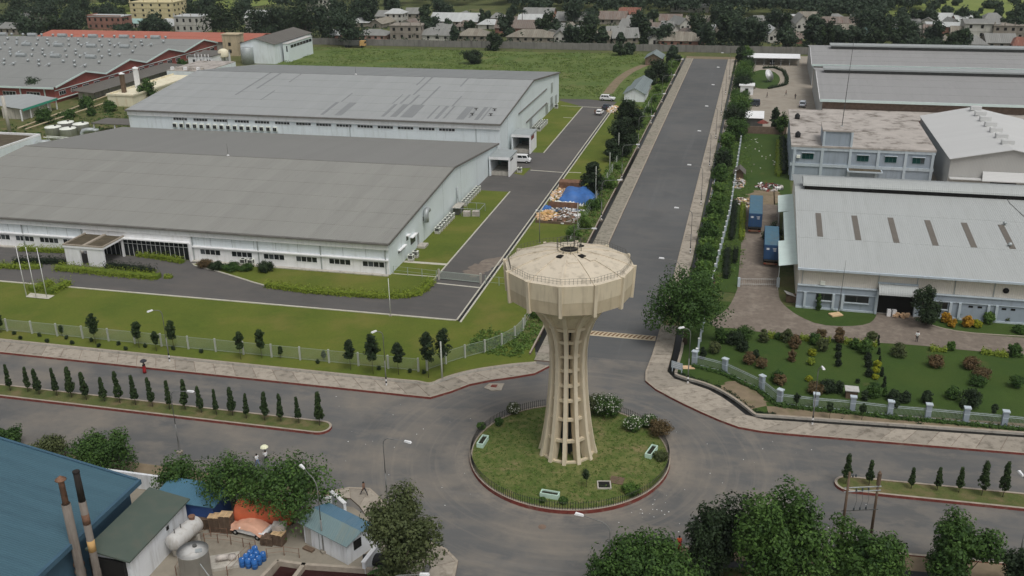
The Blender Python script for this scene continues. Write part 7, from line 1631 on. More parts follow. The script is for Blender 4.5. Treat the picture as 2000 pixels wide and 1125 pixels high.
person('person in white shirt carrying a pale umbrella on the lower left road', 521, 905, R3(160), 'cloth_white', 'cloth_dark', 1.68, .25, 1); q = P(521, 905); umbrella('pale tan umbrella held by the person on the lower left road', (q.x - .15, q.y + .14, 2.02), 'cloth_tan')
person('person in white following the umbrella carrier behind the spreading tree', 504, 911, R3(160), 'cloth_white', 'cloth_blue', 1.62, .2)
person('person in a long red dress stepping off the north west kerb', 283, 729, R3(-20), 'cloth_dark', 'cloth_red', 1.6, .1, -1, True); q = P(283, 729); umbrella('dark umbrella held by the person in the red dress', (q.x + .25, q.y - .25, 1.95), 'cloth_dark')
person('person in white shirt and dark trousers standing on the garden drive', 1790, 668, R3(-100), 'cloth_white', 'cloth_dark', 1.66, .08, 1)
person('dark dressed person walking near the oval lawn, left of three in the compound', 1498, 191, R3(180), 'cloth_dark', 'cloth_dark', 1.7, .3); person('dark dressed person walking in the compound yard, middle of three', 1535, 187, R3(180), 'cloth_brown', 'cloth_dark', 1.7, .35); person('dark dressed person standing in the compound yard, right of three', 1553, 194, R3(-90), 'cloth_dark', 'cloth_dark', 1.7, .1)
person('person standing beside the white hatchback on the factory drive', 1162, 225, R3(-60), 'cloth_brown', 'cloth_dark', 1.7, .08)
person('person in orange top among the trees at the bottom edge', 1326, 1074, R3(100), 'cloth_orange', 'cloth_red', 1.6, .1, None, True); person('person in dark clothes beside the orange topped person at the bottom edge', 1312, 1082, R3(120), 'cloth_dark', 'cloth_brown', 1.62, .2)
person('dark figure standing on the east pavement above the big tree', 1305, 574, R3(-90), 'cloth_dark', 'cloth_dark', 1.68, .1); person('dark figure standing by the truck yard gate', 1393, 562, R3(-70), 'cloth_dark', 'cloth_brown', 1.66, .1)
# ================================================================ the village
def cam_depth(p):
    q = Vector(p) - Vector((0, 0, HCAM)); return -(ROT[0][2] * q.x + ROT[1][2] * q.y + ROT[2][2] * q.z)
def pxm(p): return FPX / cam_depth(p)
m['vgrey'] = corrugated('village_grey_tin', C(134, 134, 130), 0, .7, .09, 1.4, C(110, 106, 100), .5)
m['vrust'] = corrugated('village_rusty_tin', C(124, 114, 106), 0, .9, .14, 1.8, C(106, 74, 60), .8)
m['vtan'] = corrugated('village_tan_tin', C(136, 130, 118), 0, .9, .14, 1.8, C(102, 84, 72), .6)
m['vwhite'] = corrugated('village_new_tin', C(184, 186, 184), 0, .7, .06, 1.4, C(150, 148, 142), .4)
m['vred'] = corrugated('village_red_tin', C(128, 84, 70), 0, .9, .2, 1.8, C(150, 132, 118), .6)
m['vteal'] = corrugated('village_teal_tin', C(150, 178, 172), 0, .7, .06, 1.4)
m['vwall'] = plain('village_plaster', CV(112, 106, 98), .95, .15, .4, CV(84, 76, 66), .6, .3, streak=True)
m['vwallw'] = plain('village_pale_plaster', CV(146, 144, 138), .95, .1, .4, CV(112, 106, 98), .6, .3, streak=True)
m['vpink'] = plain('village_pink_plaster', CV(146, 116, 108), .95, .1, .4, CV(112, 90, 82), .6, .3, streak=True)
m['vyellow'] = plain('village_yellow_plaster', CV(158, 148, 116), .95, .1, .4, CV(130, 116, 86), .6, .3, streak=True)
m['vbrick'] = plain('village_brick', CV(116, 84, 74), .95, .15, .5, CV(80, 66, 60), .6, .4)
def house(lab, px, py, wpx, dep, h, hr, kind, wm, rm, rz=0.0, wins=3, storeys=1, name='village_house', minY=408):
    b = P(px, py); b.y = max(b.y, minY)
    b = pY(px, py, b.y) if b.y == minY else b
    if storeys == 1: hr -= h * .22; h *= .78; dep *= 1.25
    b.z = 0; w = wpx / pxm(b); t = thing(name, lab, 'house', (b.x, b.y, 0), rz); x0, x1 = -w / 2, w / 2; o = .5
    MB().box(x0, x1, 0, dep, 0, h).build('wall', m[wm], t, local=True); ym = dep / 2
    if kind == 'gable':
        for xx in (x0, x1): MB().quad((xx, 0, h), (xx, dep, h), (xx, ym, hr - .08)).build('gable', m[wm], t, local=True)
        for ya, s in ((-o, 1), (dep + o, -1)):
            mb = MB(); mb.add([(x0 - o, ya, h - .2), (x1 + o, ya, h - .2), (x1 + o, ym, hr), (x0 - o, ym, hr), (x0 - o, ya, h - .28), (x1 + o, ya, h - .28), (x1 + o, ym, hr - .08), (x0 - o, ym, hr - .08)], [(0, 1, 2, 3), (7, 6, 5, 4), (0, 4, 5, 1), (1, 5, 6, 2), (3, 7, 4, 0)]); mb.build('roof_slope', m[rm], t, local=True)
    elif kind == 'gabley':
        for yy in (0, dep): MB().quad((x0, yy, h), (x1, yy, h), (0, yy, hr - .08)).build('gable', m[wm], t, local=True)
        for xa in (x0 - o, x1 + o):
            mb = MB(); mb.add([(xa, -o, h - .2), (0, -o, hr), (0, dep + o, hr), (xa, dep + o, h - .2), (xa, -o, h - .28), (0, -o, hr - .08), (0, dep + o, hr - .08), (xa, dep + o, h - .28)], [(0, 1, 2, 3), (7, 6, 5, 4), (0, 4, 5, 1), (3, 7, 4, 0)]); mb.build('roof_slope', m[rm], t, local=True)
    elif kind == 'hip':
        k = min(w * .3, dep * .5); q = [(x0 - o, -o, h - .1), (x1 + o, -o, h - .1), (x1 + o, dep + o, h - .1), (x0 - o, dep + o, h - .1), (x0 + k, ym, hr), (x1 - k, ym, hr)]
        for f in ((0, 1, 5, 4), (1, 2, 5), (2, 3, 4, 5), (3, 0, 4)): mb = MB(); mb.quad(*[q[i] for i in f]); mb.build('roof_slope', m[rm], t, local=True)
    elif kind == 'shed':
        mb = MB(); mb.add([(x0 - o, -o, h), (x1 + o, -o, h), (x1 + o, dep + o, hr), (x0 - o, dep + o, hr), (x0 - o, -o, h - .1), (x1 + o, -o, h - .1), (x1 + o, dep + o, hr - .1), (x0 - o, dep + o, hr - .1)], [(0, 1, 2, 3), (7, 6, 5, 4), (0, 4, 5, 1), (1, 5, 6, 2), (2, 6, 7, 3), (3, 7, 4, 0)]); mb.build('roof_slope', m[rm], t, local=True)
    else:
        MB().box(x0 - .25, x1 + .25, -.25, dep + .25, h, h + .3).build('roof_slab', m[rm], t, local=True)
        if kind == 'unfinished':
            for k in range(4): MB().box(x0 + k * (w - .4) / 3, x0 + .4 + k * (w - .4) / 3, .1, .5, h + .3, h + 1.6).build('stub_column', m[wm], t, local=True)
        else:
            for a in ((x0 - .25, x1 + .25, -.25, -.05), (x0 - .25, x0 - .05, -.05, dep + .25)): MB().box(*a, h + .3, h + .8).build('parapet', m[wm], t, local=True)
    if wins:
        sh = h / storeys
        for s in range(storeys):
            for k in range(wins):
                x = x0 + (k + .5) * w / wins; ww = min(.55, w / wins * .28)
                MB().box(x - ww, x + ww, -.05, -.004, s * sh + sh * .35, s * sh + sh * .78).build('window', m['dark'], t, local=True)
        if storeys > 1:
            for s in range(1, storeys): MB().box(x0 - .1, x1 + .1, -.12, -.003, s * sh - .12, s * sh + .12).build('floor_band', m[wm], t, local=True)
            for k in range(max(2, int(dep / 4))):
                for s in range(storeys): MB().box(x1 + .004, x1 + .05, 1 + k * 4, 2.2 + k * 4, s * sh + sh * .35, s * sh + sh * .78).build('side_window', m['dark'], t, local=True)
    else: MB().box(-.5, .5, -.05, -.004, 0, 2).build('door', m['dark'], t, local=True)
    return t
HS = [
 ('pink walled house with grey hipped tin roof behind the boundary wall', 722, 79, 64, 9, 3.0, 5.0, 'hip', 'vpink', 'vgrey', 0, 5),
 ('small shed with bright striped tin roof at the west end of the boundary wall', 652, 77, 26, 6, 2.6, 4.6, 'gable', 'vbrick', 'vwhite', .3, 0),
 ('unfinished grey two storey concrete house behind the boundary wall', 793, 79, 62, 10, 6.2, 0, 'unfinished', 'vwall', 'vwall', .1, 4, 2),
 ('light grey hipped tin roof house right of the unfinished concrete house', 845, 79, 70, 10, 3.0, 5.6, 'hip', 'vwallw', 'vgrey', 0, 4),
 ('tan striped tin roof house behind the wall near the lone round bush', 920, 80, 58, 9, 3.0, 5.4, 'hip', 'vwall', 'vtan', 0, 4),
 ('long house with yellow and rust striped tin roof behind the wall', 1034, 83, 92, 9, 3.0, 5.6, 'hip', 'vwall', 'vtan', 0, 6),
 ('rust streaked long tin roof house behind the yellow striped one', 1020, 66, 110, 9, 3.4, 6.4, 'gable', 'vbrick', 'vrust', 0, 5),
 ('cream two storey house with white hipped roof above the unfinished house', 770, 49, 36, 8, 5.6, 7.6, 'hip', 'vwallw', 'vwhite', 0, 3, 2),
 ('cream house with grey gable roof beside the white hipped roof house', 750, 45, 34, 10, 4.4, 6.6, 'gable', 'vwallw', 'vgrey', 0, 3),
 ('low grey gable house among bushes left of the long rusty roof', 808, 37, 30, 9, 3.6, 6.0, 'gable', 'vwall', 'vgrey', .2, 2),
 ('very long house with white and striped rusty tin roof', 885, 52, 98, 12, 3.4, 6.6, 'gable', 'vwall', 'vwhite', -.02, 6),
 ('small house with grey hip roof left of the palm tree', 968, 45, 22, 8, 3.2, 5.2, 'hip', 'vwall', 'vgrey', 0, 2),
 ('white tin roofed house right of the palm tree', 1035, 52, 46, 8, 3.6, 6.2, 'gable', 'vbrick', 'vwhite', .1, 3),
 ('long brown walled house with dull roof behind the palm', 1050, 38, 60, 8, 3.6, 6.2, 'gable', 'vbrick', 'vgrey', 0, 3),
 ('wide grey gable house in the middle of the village', 1112, 52, 58, 10, 3.6, 7.2, 'gable', 'vwall', 'vgrey', -.05, 4),
 ('pale gable fronted house close behind the wall', 1094, 83, 24, 10, 3.4, 6.0, 'gabley', 'vwallw', 'vgrey', .15, 2),
 ('brown roofed house behind two dark trees near the wall', 1165, 86, 50, 8, 3.0, 5.6, 'gable', 'vwall', 'vtan', 0, 3),
 ('grey patched tin house with a torn corner near the wall', 1222, 85, 50, 9, 3.2, 6.6, 'gable', 'vwall', 'vgrey', .25, 3),
 ('rusty red tin roof house at the back of the village', 1195, 48, 52, 9, 3.4, 6.6, 'gable', 'vwall', 'vrust', 0, 3),
 ('second rusty red tin roof at the back of the village, farther right', 1228, 38, 40, 8, 3.4, 6.2, 'gable', 'vwall', 'vred', 0, 2),
 ('grey tin house with a blue sheet below the rusty red roofs', 1228, 62, 40, 8, 3.2, 6.0, 'gable', 'vwall', 'vgrey', -.2, 2),
 ('white tin cabin in front of the grey patched house', 1208, 72, 34, 7, 2.8, 5.0, 'gable', 'vwallw', 'vgrey', .4, 0),
 ('long brown grey tin house right behind the wall opposite the north road', 1330, 90, 88, 9, 2.8, 5.8, 'hip', 'vbrick', 'vtan', 0, 5),
 ('pale gable house stepping up behind the long brown grey roof', 1318, 73, 26, 10, 3.4, 6.2, 'gabley', 'vwallw', 'vgrey', .5, 0),
 ('taller grey gable house above the stepping pale gable', 1338, 62, 22, 10, 4.2, 7.0, 'gabley', 'vwallw', 'vgrey', .5, 2),
 ('small grey gable hut at the wall left of the north road end', 1278, 88, 22, 7, 2.6, 5.0, 'gabley', 'vwallw', 'vgrey', .2, 0),
 ('long pale roof among the forest trees at the top', 1346, 24, 72, 8, 3.6, 5.2, 'gable', 'vwallw', 'vwhite', 0, 4),
 ('pale gable house half hidden by trees beyond the carport', 1512, 84, 24, 10, 4.4, 7.2, 'gabley', 'vwallw', 'vwhite', .2, 2),
 ('tall white gable house among trees beyond the carport', 1565, 74, 24, 12, 6.0, 9.6, 'gabley', 'vwallw', 'vgrey', .15, 2, 2),
 ('long school like building with arched openings and striped roof', 1655, 58, 100, 9, 4.0, 6.0, 'gable', 'vwall', 'vrust', -.04, 9),
 ('long teal white roof shed in front of the school like building', 1732, 78, 84, 9, 3.2, 5.0, 'gable', 'vwall', 'vteal', -.06, 5),
 ('grey gable house right of the teal white roof shed', 1794, 72, 20, 10, 4.4, 7.4, 'gabley', 'vwallw', 'vgrey', .3, 0),
 ('red brick building with a white fascia left of the grey ruin', 1846, 67, 64, 8, 4.2, 5.0, 'shed', 'vbrick', 'vwhite', -.02, 4),
 ('big grey ruined block with a broken facade at the right', 1915, 76, 62, 12, 6.4, 7.6, 'gable', 'vwallw', 'vgrey', 0, 3, 2),
 ('patched brown extension beside the grey ruined block', 1968, 78, 56, 10, 5.6, 0, 'unfinished', 'vwall', 'vwall', 0, 4, 2),
 ('low tan hip roof just over the far mill roof, leftmost of four', 1838, 96, 40, 9, 3.0, 5.6, 'hip', 'vwall', 'vtan', 0, 2),
 ('low grey hip roof just over the far mill roof, second of four', 1896, 98, 58, 9, 3.0, 5.8, 'hip', 'vwall', 'vgrey', 0, 3),
 ('low grey roof just over the far mill roof, third of four', 1955, 97, 54, 9, 3.6, 6.4, 'gable', 'vwall', 'vgrey', .05, 3),
 ('low roof with red patch over the far mill, rightmost of four', 1994, 101, 30, 9, 3.0, 5.6, 'hip', 'vwall', 'vred', 0, 2),
 ('two storey brick row with teal ground floor pillars behind the orange roof', 206, 58, 76, 9, 6.2, 0, 'flat', 'vbrick', 'vwhite', 0, 6, 2),
 ('tall yellow apartment house with bare rooftop columns at the top left', 300, 46, 92, 14, 10.4, 0, 'unfinished', 'vyellow', 'vyellow', .04, 5, 4),
 ('white two storey house with flat canopy roof left of the great dark tree', 368, 64, 56, 10, 7.4, 0, 'unfinished', 'vwallw', 'vwhite', 0, 4, 2),
 ('small house with pale blue roof before the yellow apartment house', 265, 54, 30, 8, 3.0, 4.6, 'gable', 'vwallw', 'vteal', .1, 0),
 ('cluster house with white roof right of the great dark tree', 500, 47, 48, 14, 4.4, 7.0, 'gable', 'vwallw', 'vwhite', .15, 4),
 ('low shed with grey roof by the white workshop', 500, 64, 40, 8, 3.2, 4.6, 'gable', 'vwallw', 'vgrey', .1, 3),
 ('pale two storey house glimpsed behind trees at the top', 620, 22, 44, 9, 6.4, 0, 'flat', 'vwallw', 'vwallw', 0, 5, 2),
 ('grey roofed long shed at the upper left edge', 28, 68, 70, 10, 4.0, 6.0, 'gable', 'vwall', 'vgrey', 0, 5),
 ('tin roofed hut among trees above the grey long shed', 60, 32, 30, 8, 3.0, 5.2, 'gable', 'vwall', 'vgrey', .2, 0),
]
rh = random.Random(8); tries = 0; n0 = len(HS); cnt_ = {}
while len(HS) < n0 + 60 and tries < 3000:
    tries += 1; px, py = rh.uniform(690, 1990) if rh.random() < .85 else rh.uniform(0, 640), rh.uniform(44, 86); w = rh.uniform(22, 46)
    if px < 640 and py > 60 or px > 1560 and py > 76 or 1380 < px < 1480 or any(abs(px - h_[1]) < (h_[3] + w) / 2 - 8 and abs(py - h_[2]) < 7 for h_ in HS): continue
    hn = min(HS[:n0], key=lambda h_: math.hypot(px - h_[1], 1.5 * (py - h_[2]))); sd = ('left of' if px < hn[1] else 'right of') if abs(py - hn[2]) < abs(px - hn[1]) else ('before' if py > hn[2] else 'behind'); rm = rh.choice(('vgrey', 'vgrey', 'vgrey', 'vrust', 'vwhite', 'vtan')); k = (hn[0], sd, rm); cnt_[k] = cnt_.get(k, -1) + 1
    HS.append((f'{"" if not cnt_[k] else ORD[cnt_[k]] + " "}small {dict(vgrey="grey", vrust="rusty", vwhite="pale", vtan="tan")[rm]} tin roof hut {sd} the {" ".join(hn[0].split()[:7])}', px, py, w, rh.uniform(7, 11), 2.8, rh.uniform(4.6, 6.0), rh.choice(('gable', 'hip', 'gable', 'gabley')), rh.choice(('vwall', 'vbrick', 'vwallw')), rm, rh.uniform(-.3, .3), 0))
for hh in HS: house(*hh)

# ================================================================ trees and plants
def crown_tree(name, lab, cx, cy, w, hpx, kind='round', mat='l_mid', stemf=.22, seed=0, nc=None, per=26, leaf=None, group=None, cat='tree', zc=3.0, miny=None, **kw):
    for _ in range(4):
        p = P(cx, cy, zc)
        if miny is not None and p.y < miny: p = pY(cx, cy, miny); zc = p.z
        k = pxm(p); rx = w / 2 / k; th = math.atan2(HCAM - zc, math.hypot(p.x, p.y))
        hz = math.sqrt(max((.35 * rx) ** 2, (hpx / 2 / k) ** 2 - (rx * math.sin(th)) ** 2)) / math.cos(th)
        H = 2 * hz / (1 - stemf); zc = H - hz
    rx = max(.25, rx)
    return tree(name, lab, (p.x, p.y, 0), rx, H, kind, mat, stem=H * stemf, seed=seed, nc=nc or 90, per=per, leaf=leaf or max(.12, rx * .075), group=group, cat=cat, **kw)
# near trees
CT = [
 ('broadleaf_tree', 'bushy olive green tree at the road corner beside the white shed', 772, 1048, 150, 165, 'round', 'l_olive', .2, 1, 170, 34, .17),
 ('broadleaf_tree', 'bright spreading tree over the white wall and orange tank', 562, 948, 185, 112, 'spread', 'l_mid', .4, 2, 80, 34, .17),
 ('broadleaf_tree', 'spreading tree between the blue cabin and the orange tank', 452, 934, 140, 92, 'spread', 'l_mid', .4, 3, 56, 34, .16),
 ('broadleaf_tree', 'small spreading tree by the road behind the blue cabin', 354, 920, 105, 66, 'spread', 'l_mid', .4, 4, 34, 30, .16),
 ('broadleaf_tree', 'feathery tree rising behind the blue roof edge', 196, 880, 130, 76, 'spread', 'l_mid', .3, 5, 110, 34, .16),
 ('broadleaf_tree', 'sparse olive tree left of the feathery one behind the blue roof', 100, 872, 76, 44, 'spread', 'l_olive', .3, 6, 40, 26, .15),
 ('broadleaf_tree', 'leafy tree at the left edge above the blue roof', 14, 853, 62, 46, 'round', 'l_mid', .2, 7, 60, 30, .16),
 ('broadleaf_tree', 'light green tree at the bottom centre right of the hanging street lamp', 1262, 1112, 210, 135, 'spread', 'l_mid', .3, 8, 190, 36, .19),
 ('broadleaf_tree', 'very dark round tree left of the big tree at the bottom', 1404, 1044, 128, 136, 'round', 'l_dark', .15, 9, 160, 36, .17),
 ('broadleaf_tree', 'biggest deep green tree at the bottom right of centre', 1530, 1052, 178, 176, 'round', 'l_mid', .15, 10, 230, 36, .19),
 ('broadleaf_tree', 'drooping green tree under the twin transformer poles', 1692, 1086, 142, 116, 'round', 'l_mid', .2, 11, 170, 34, .18),
 ('broadleaf_tree', 'rounded green tree near the lower right corner', 1882, 1080, 122, 116, 'round', 'l_mid', .2, 12, 150, 34, .18),
 ('broadleaf_tree', 'dark tree cut by the lower right corner', 1996, 1112, 84, 90, 'round', 'l_dark', .2, 13, 90, 30, .18),
 ('broadleaf_tree', 'wide flat crowned rain tree over the east pavement beside the speed hump', 1342, 588, 150, 108, 'spread', 'l_mid', .3, 14, 110, 38, .2),
 ('broadleaf_tree', 'dark dense dome shaped tree beside the loading bay', 1814, 597, 60, 68, 'round', 'l_dark', .1, 15, 110, 34, .16),
 ('broadleaf_tree', 'dark bushy tree behind the blue tarpaulin', 1158, 348, 44, 58, 'tall', 'l_dark', .1, 16, 90, 30, .22),
 ('broadleaf_tree', 'tall dark tree on the drive lawn, topmost of the clump of three', 1228, 237, 56, 76, 'tall', 'l_dark', .1, 17, 100, 30, .28),
 ('broadleaf_tree', 'dark tree in the middle of the clump of three on the drive lawn', 1212, 270, 50, 60, 'round', 'l_dark', .1, 18, 90, 30, .26),
 ('broadleaf_tree', 'low dark tree at the near end of the clump of three on the drive lawn', 1196, 292, 40, 36, 'round', 'l_dark', .1, 19, 70, 28, .24),
 ('broadleaf_tree', 'dark tree between the two huts by the dirt track', 1284, 140, 46, 40, 'round', 'l_dark', .1, 20, 90, 28, .3),
 ('broadleaf_tree', 'dark shrubby tree in the middle of the scrub field', 925, 111, 38, 24, 'round', 'l_dark', .05, 21, 80, 28, .3),
 ('broadleaf_tree', 'round dark bush before the boundary wall near the tan roof house', 964, 82, 34, 30, 'round', 'l_dark', .05, 22, 80, 28, .35),
 ('broadleaf_tree', 'tall narrow tree left of the stained office by the compound', 1514, 232, 18, 40, 'tall', 'l_dark', .15, 23, 50, 26, .22),
 ('broadleaf_tree', 'leafy small tree right beside the tall narrow one by the office', 1530, 240, 26, 28, 'round', 'l_mid', .25, 24, 50, 26, .22),
 ('broadleaf_tree', 'tree in front of the brick factory wall at the left', 62, 172, 38, 34, 'round', 'l_far', .15, 25, 70, 26, .3),
 ('broadleaf_tree', 'leafy tree by the cream block and white chimney', 290, 176, 38, 38, 'round', 'l_mid', .1, 26, 70, 26, .28),
 ('broadleaf_tree', 'small dark conifer before the blue grey office wall', 1771, 338, 28, 28, 'tall', 'l_dark', .1, 27, 50, 24, .16),
 ('broadleaf_tree', 'wispy shrub tree before the blue grey office, left part', 1588, 332, 26, 14, 'round', 'l_mid', .1, 28, 30, 20, .14),
]
for (nm, lb, cx, cy, w, hp, kd, mt, sf, sd, nc, per, lf) in CT: crown_tree(nm, lb, cx, cy, w, hp, kd, mt, sf, sd, nc, per, lf)
for lb, px, py in (('leaf fronded palm at the bottom edge beside the olive tree', 748, 1118), ('drooping palm frond clump under the light green bottom tree', 1205, 1118)):
    q = P(px, py, 2.0); palm('palm_tree', lb, (q.x, q.y, 0), 2.0, 1.9, 18, 'l_bright', px)
# columnar trees on the medians
Z4 = [(97, 812), (207, 835), (333, 830), (448, 855), (570, 865), (693, 875), (822, 895), (938, 912), (1068, 925), (1187, 950), (1325, 965), (1440, 975), (1575, 990), (1695, 1005), (1817, 1015), (1925, 1035)]
CL = [(x / 4, 560 + y / 4) for x, y in Z4] + [(515, 824), (549, 825), (581, 831), (622, 835)]
rc = random.Random(4)
for i, (px, py) in enumerate(CL):
    q = P(px, py, .2); q.y = 95.7 + rc.uniform(-.2, .25); tree('columnar_tree', f'slim columnar tree on the west median, {ORD[i]} of twenty from the left', (q.x, q.y, .29), .43 * rc.uniform(.85, 1.25), 3.9, 'column', 'l_col', stem=.95, seed=30 + i % 5, nc=80, per=26, leaf=.12, group='columnar trees on the west median', scale=rc.uniform(.86, 1.1), r0=.04, rz=rc.uniform(0, 6)).rotation_euler = (rc.uniform(-.05, .05), rc.uniform(-.05, .05), rc.uniform(0, 6))
for i, (px, py, hp) in enumerate(((1652, 946, 55), (1697, 949, 47), (1779, 955, 39), (1830, 959, 43), (1872, 963, 47), (1917, 969, 64), (1958, 972, 66))):
    q = P(px, py, .2); h = hp / pxm(q) / .86; tree('columnar_tree', f'slim columnar tree on the east median, {ORD[i]} of seven from the left', (q.x, q.y, .29), .42 * h / 3.2, h, 'column', 'l_col', stem=h * .26, seed=30 + i % 5, nc=70, per=24, leaf=.1, group='columnar trees on the east median', r0=.035)
# saplings along the front fence
SP = [(2, 650, 34), (122, 657, 20), (188, 673, 56), (272, 680, 48), (306, 686, 36), (340, 684, 54), (471, 702, 50), (512, 700, 52), (549, 700, 22), (633, 705, 18), (685, 722, 54), (729, 731, 72), (779, 732, 58), (837, 738, 82), (867, 727, 78)]
for i, (px, py, hp) in enumerate(SP):
    q = P(px, py, .02); h = hp / pxm(q) / .87; tree('sapling', f'young sapling before the front lawn fence, {ORD[i]} of fifteen from the left', (q.x, q.y, .02), max(.3, .165 * h), h, 'tall', 'l_dark' if i > 9 else 'l_col', stem=h * .42, seed=40 + i % 6, nc=22 + int(h * 4), per=26, leaf=.13, group='saplings along the front fence', r0=.03)
for i, (px, py) in enumerate(((1145, 955), (1555, 800), (1620, 818), (1683, 820), (1747, 812), (1875, 812), (1937, 822))):
    q = P(px, py, .2 if i == 0 else .02); tree('sapling', 'young sapling standing alone on the roundabout grass' if i == 0 else f'slim young tree against the garden fence bars, {ORD[i - 1]} from the left', (q.x, q.y, .42 if i == 0 else .02), .42, 2.2, 'round', 'l_dark', stem=1.15, seed=50 + i % 3, nc=22, per=24, leaf=.1, r0=.025)
for i, (px, py) in enumerate([(x / 4, 560 + y / 4) for x, y in ((112, 375), (160, 412), (310, 390), (372, 436), (520, 410), (567, 450), (715, 430), (772, 472), (925, 456), (985, 495), (1137, 475), (1355, 495), (1575, 518))] + [(621, 710), (740, 722), (801, 728), (828, 730)]):
    q = P(px, py); shrub('verge_shrub', f'tiny dark shrub on the verge before the front fence, {ORD[i]} of seventeen from the left', (q.x, q.y, .02), .3, .55, 'l_dark', 'globe', seed=120 + i % 3, nc=12, per=18, leaf=.08, group='tiny shrubs on the front verge')
# east road verge trees
ET = [(142, 3.2, 4.2), (148, 2.6, 3.6), (154, 2.4, 3.4), (160, 2.6, 4.0), (167, 2.2, 3.0), (174, 2.4, 3.6), (181, 2.0, 3.0), (188, 2.2, 3.4), (196, 2.0, 2.8), (205, 1.8, 2.6), (215, 2.4, 3.8), (224, 2.8, 4.6), (234, 2.0, 3.0), (246, 2.6, 4.0), (256, 3.2, 5.4), (268, 3.6, 6.0), (280, 3.4, 5.4), (290, 3.4, 5.2), (300, 3.0, 4.6), (322, 3.4, 5.0), (332, 3.8, 5.6), (344, 3.6, 5.6), (356, 2.8, 4.6), (368, 2.6, 4.4), (380, 2.4, 4.6), (390, 2.2, 4.6)]
for i, (y, rx, h) in enumerate(ET):
    x = -6.1 + rc.uniform(-.4, .3) + (2.0 if y > 250 else 0); rx *= 1 if y > 250 else .74; mt = ('l_mid', 'l_bright', 'l_mid', 'l_dark')[i % 4] if y > 200 else ('l_bright', 'l_mid')[i % 2]
    tree('roadside_tree', f'leafy roadside tree east of the north road, {ORD[i]} from the junction', (x, y, 0), rx, h, 'spread' if i % 3 else 'round', mt, stem=h * .25, seed=60 + i % 7, nc=80, per=26, leaf=.2, group='trees along the east side of the north road')
# west road verge bushes
for i, y in enumerate((134, 141, 150, 158, 163, 170, 178, 190, 205, 222, 236, 252, 268, 285, 300, 318, 336, 350, 366, 380)):
    tree('verge_bush', f'weedy bush on the west verge of the north road, {ORD[i]} from the tower', (-29.8 + rc.uniform(-.7, .5), y, 0), rc.uniform(1.1, 1.9), rc.uniform(1.6, 3.0), 'round', ('l_verge', 'l_mid', 'l_bright')[i % 3], stem=.2, seed=70 + i % 5, nc=50, per=24, leaf=.15, group='bushes on the west verge', cat='shrub')
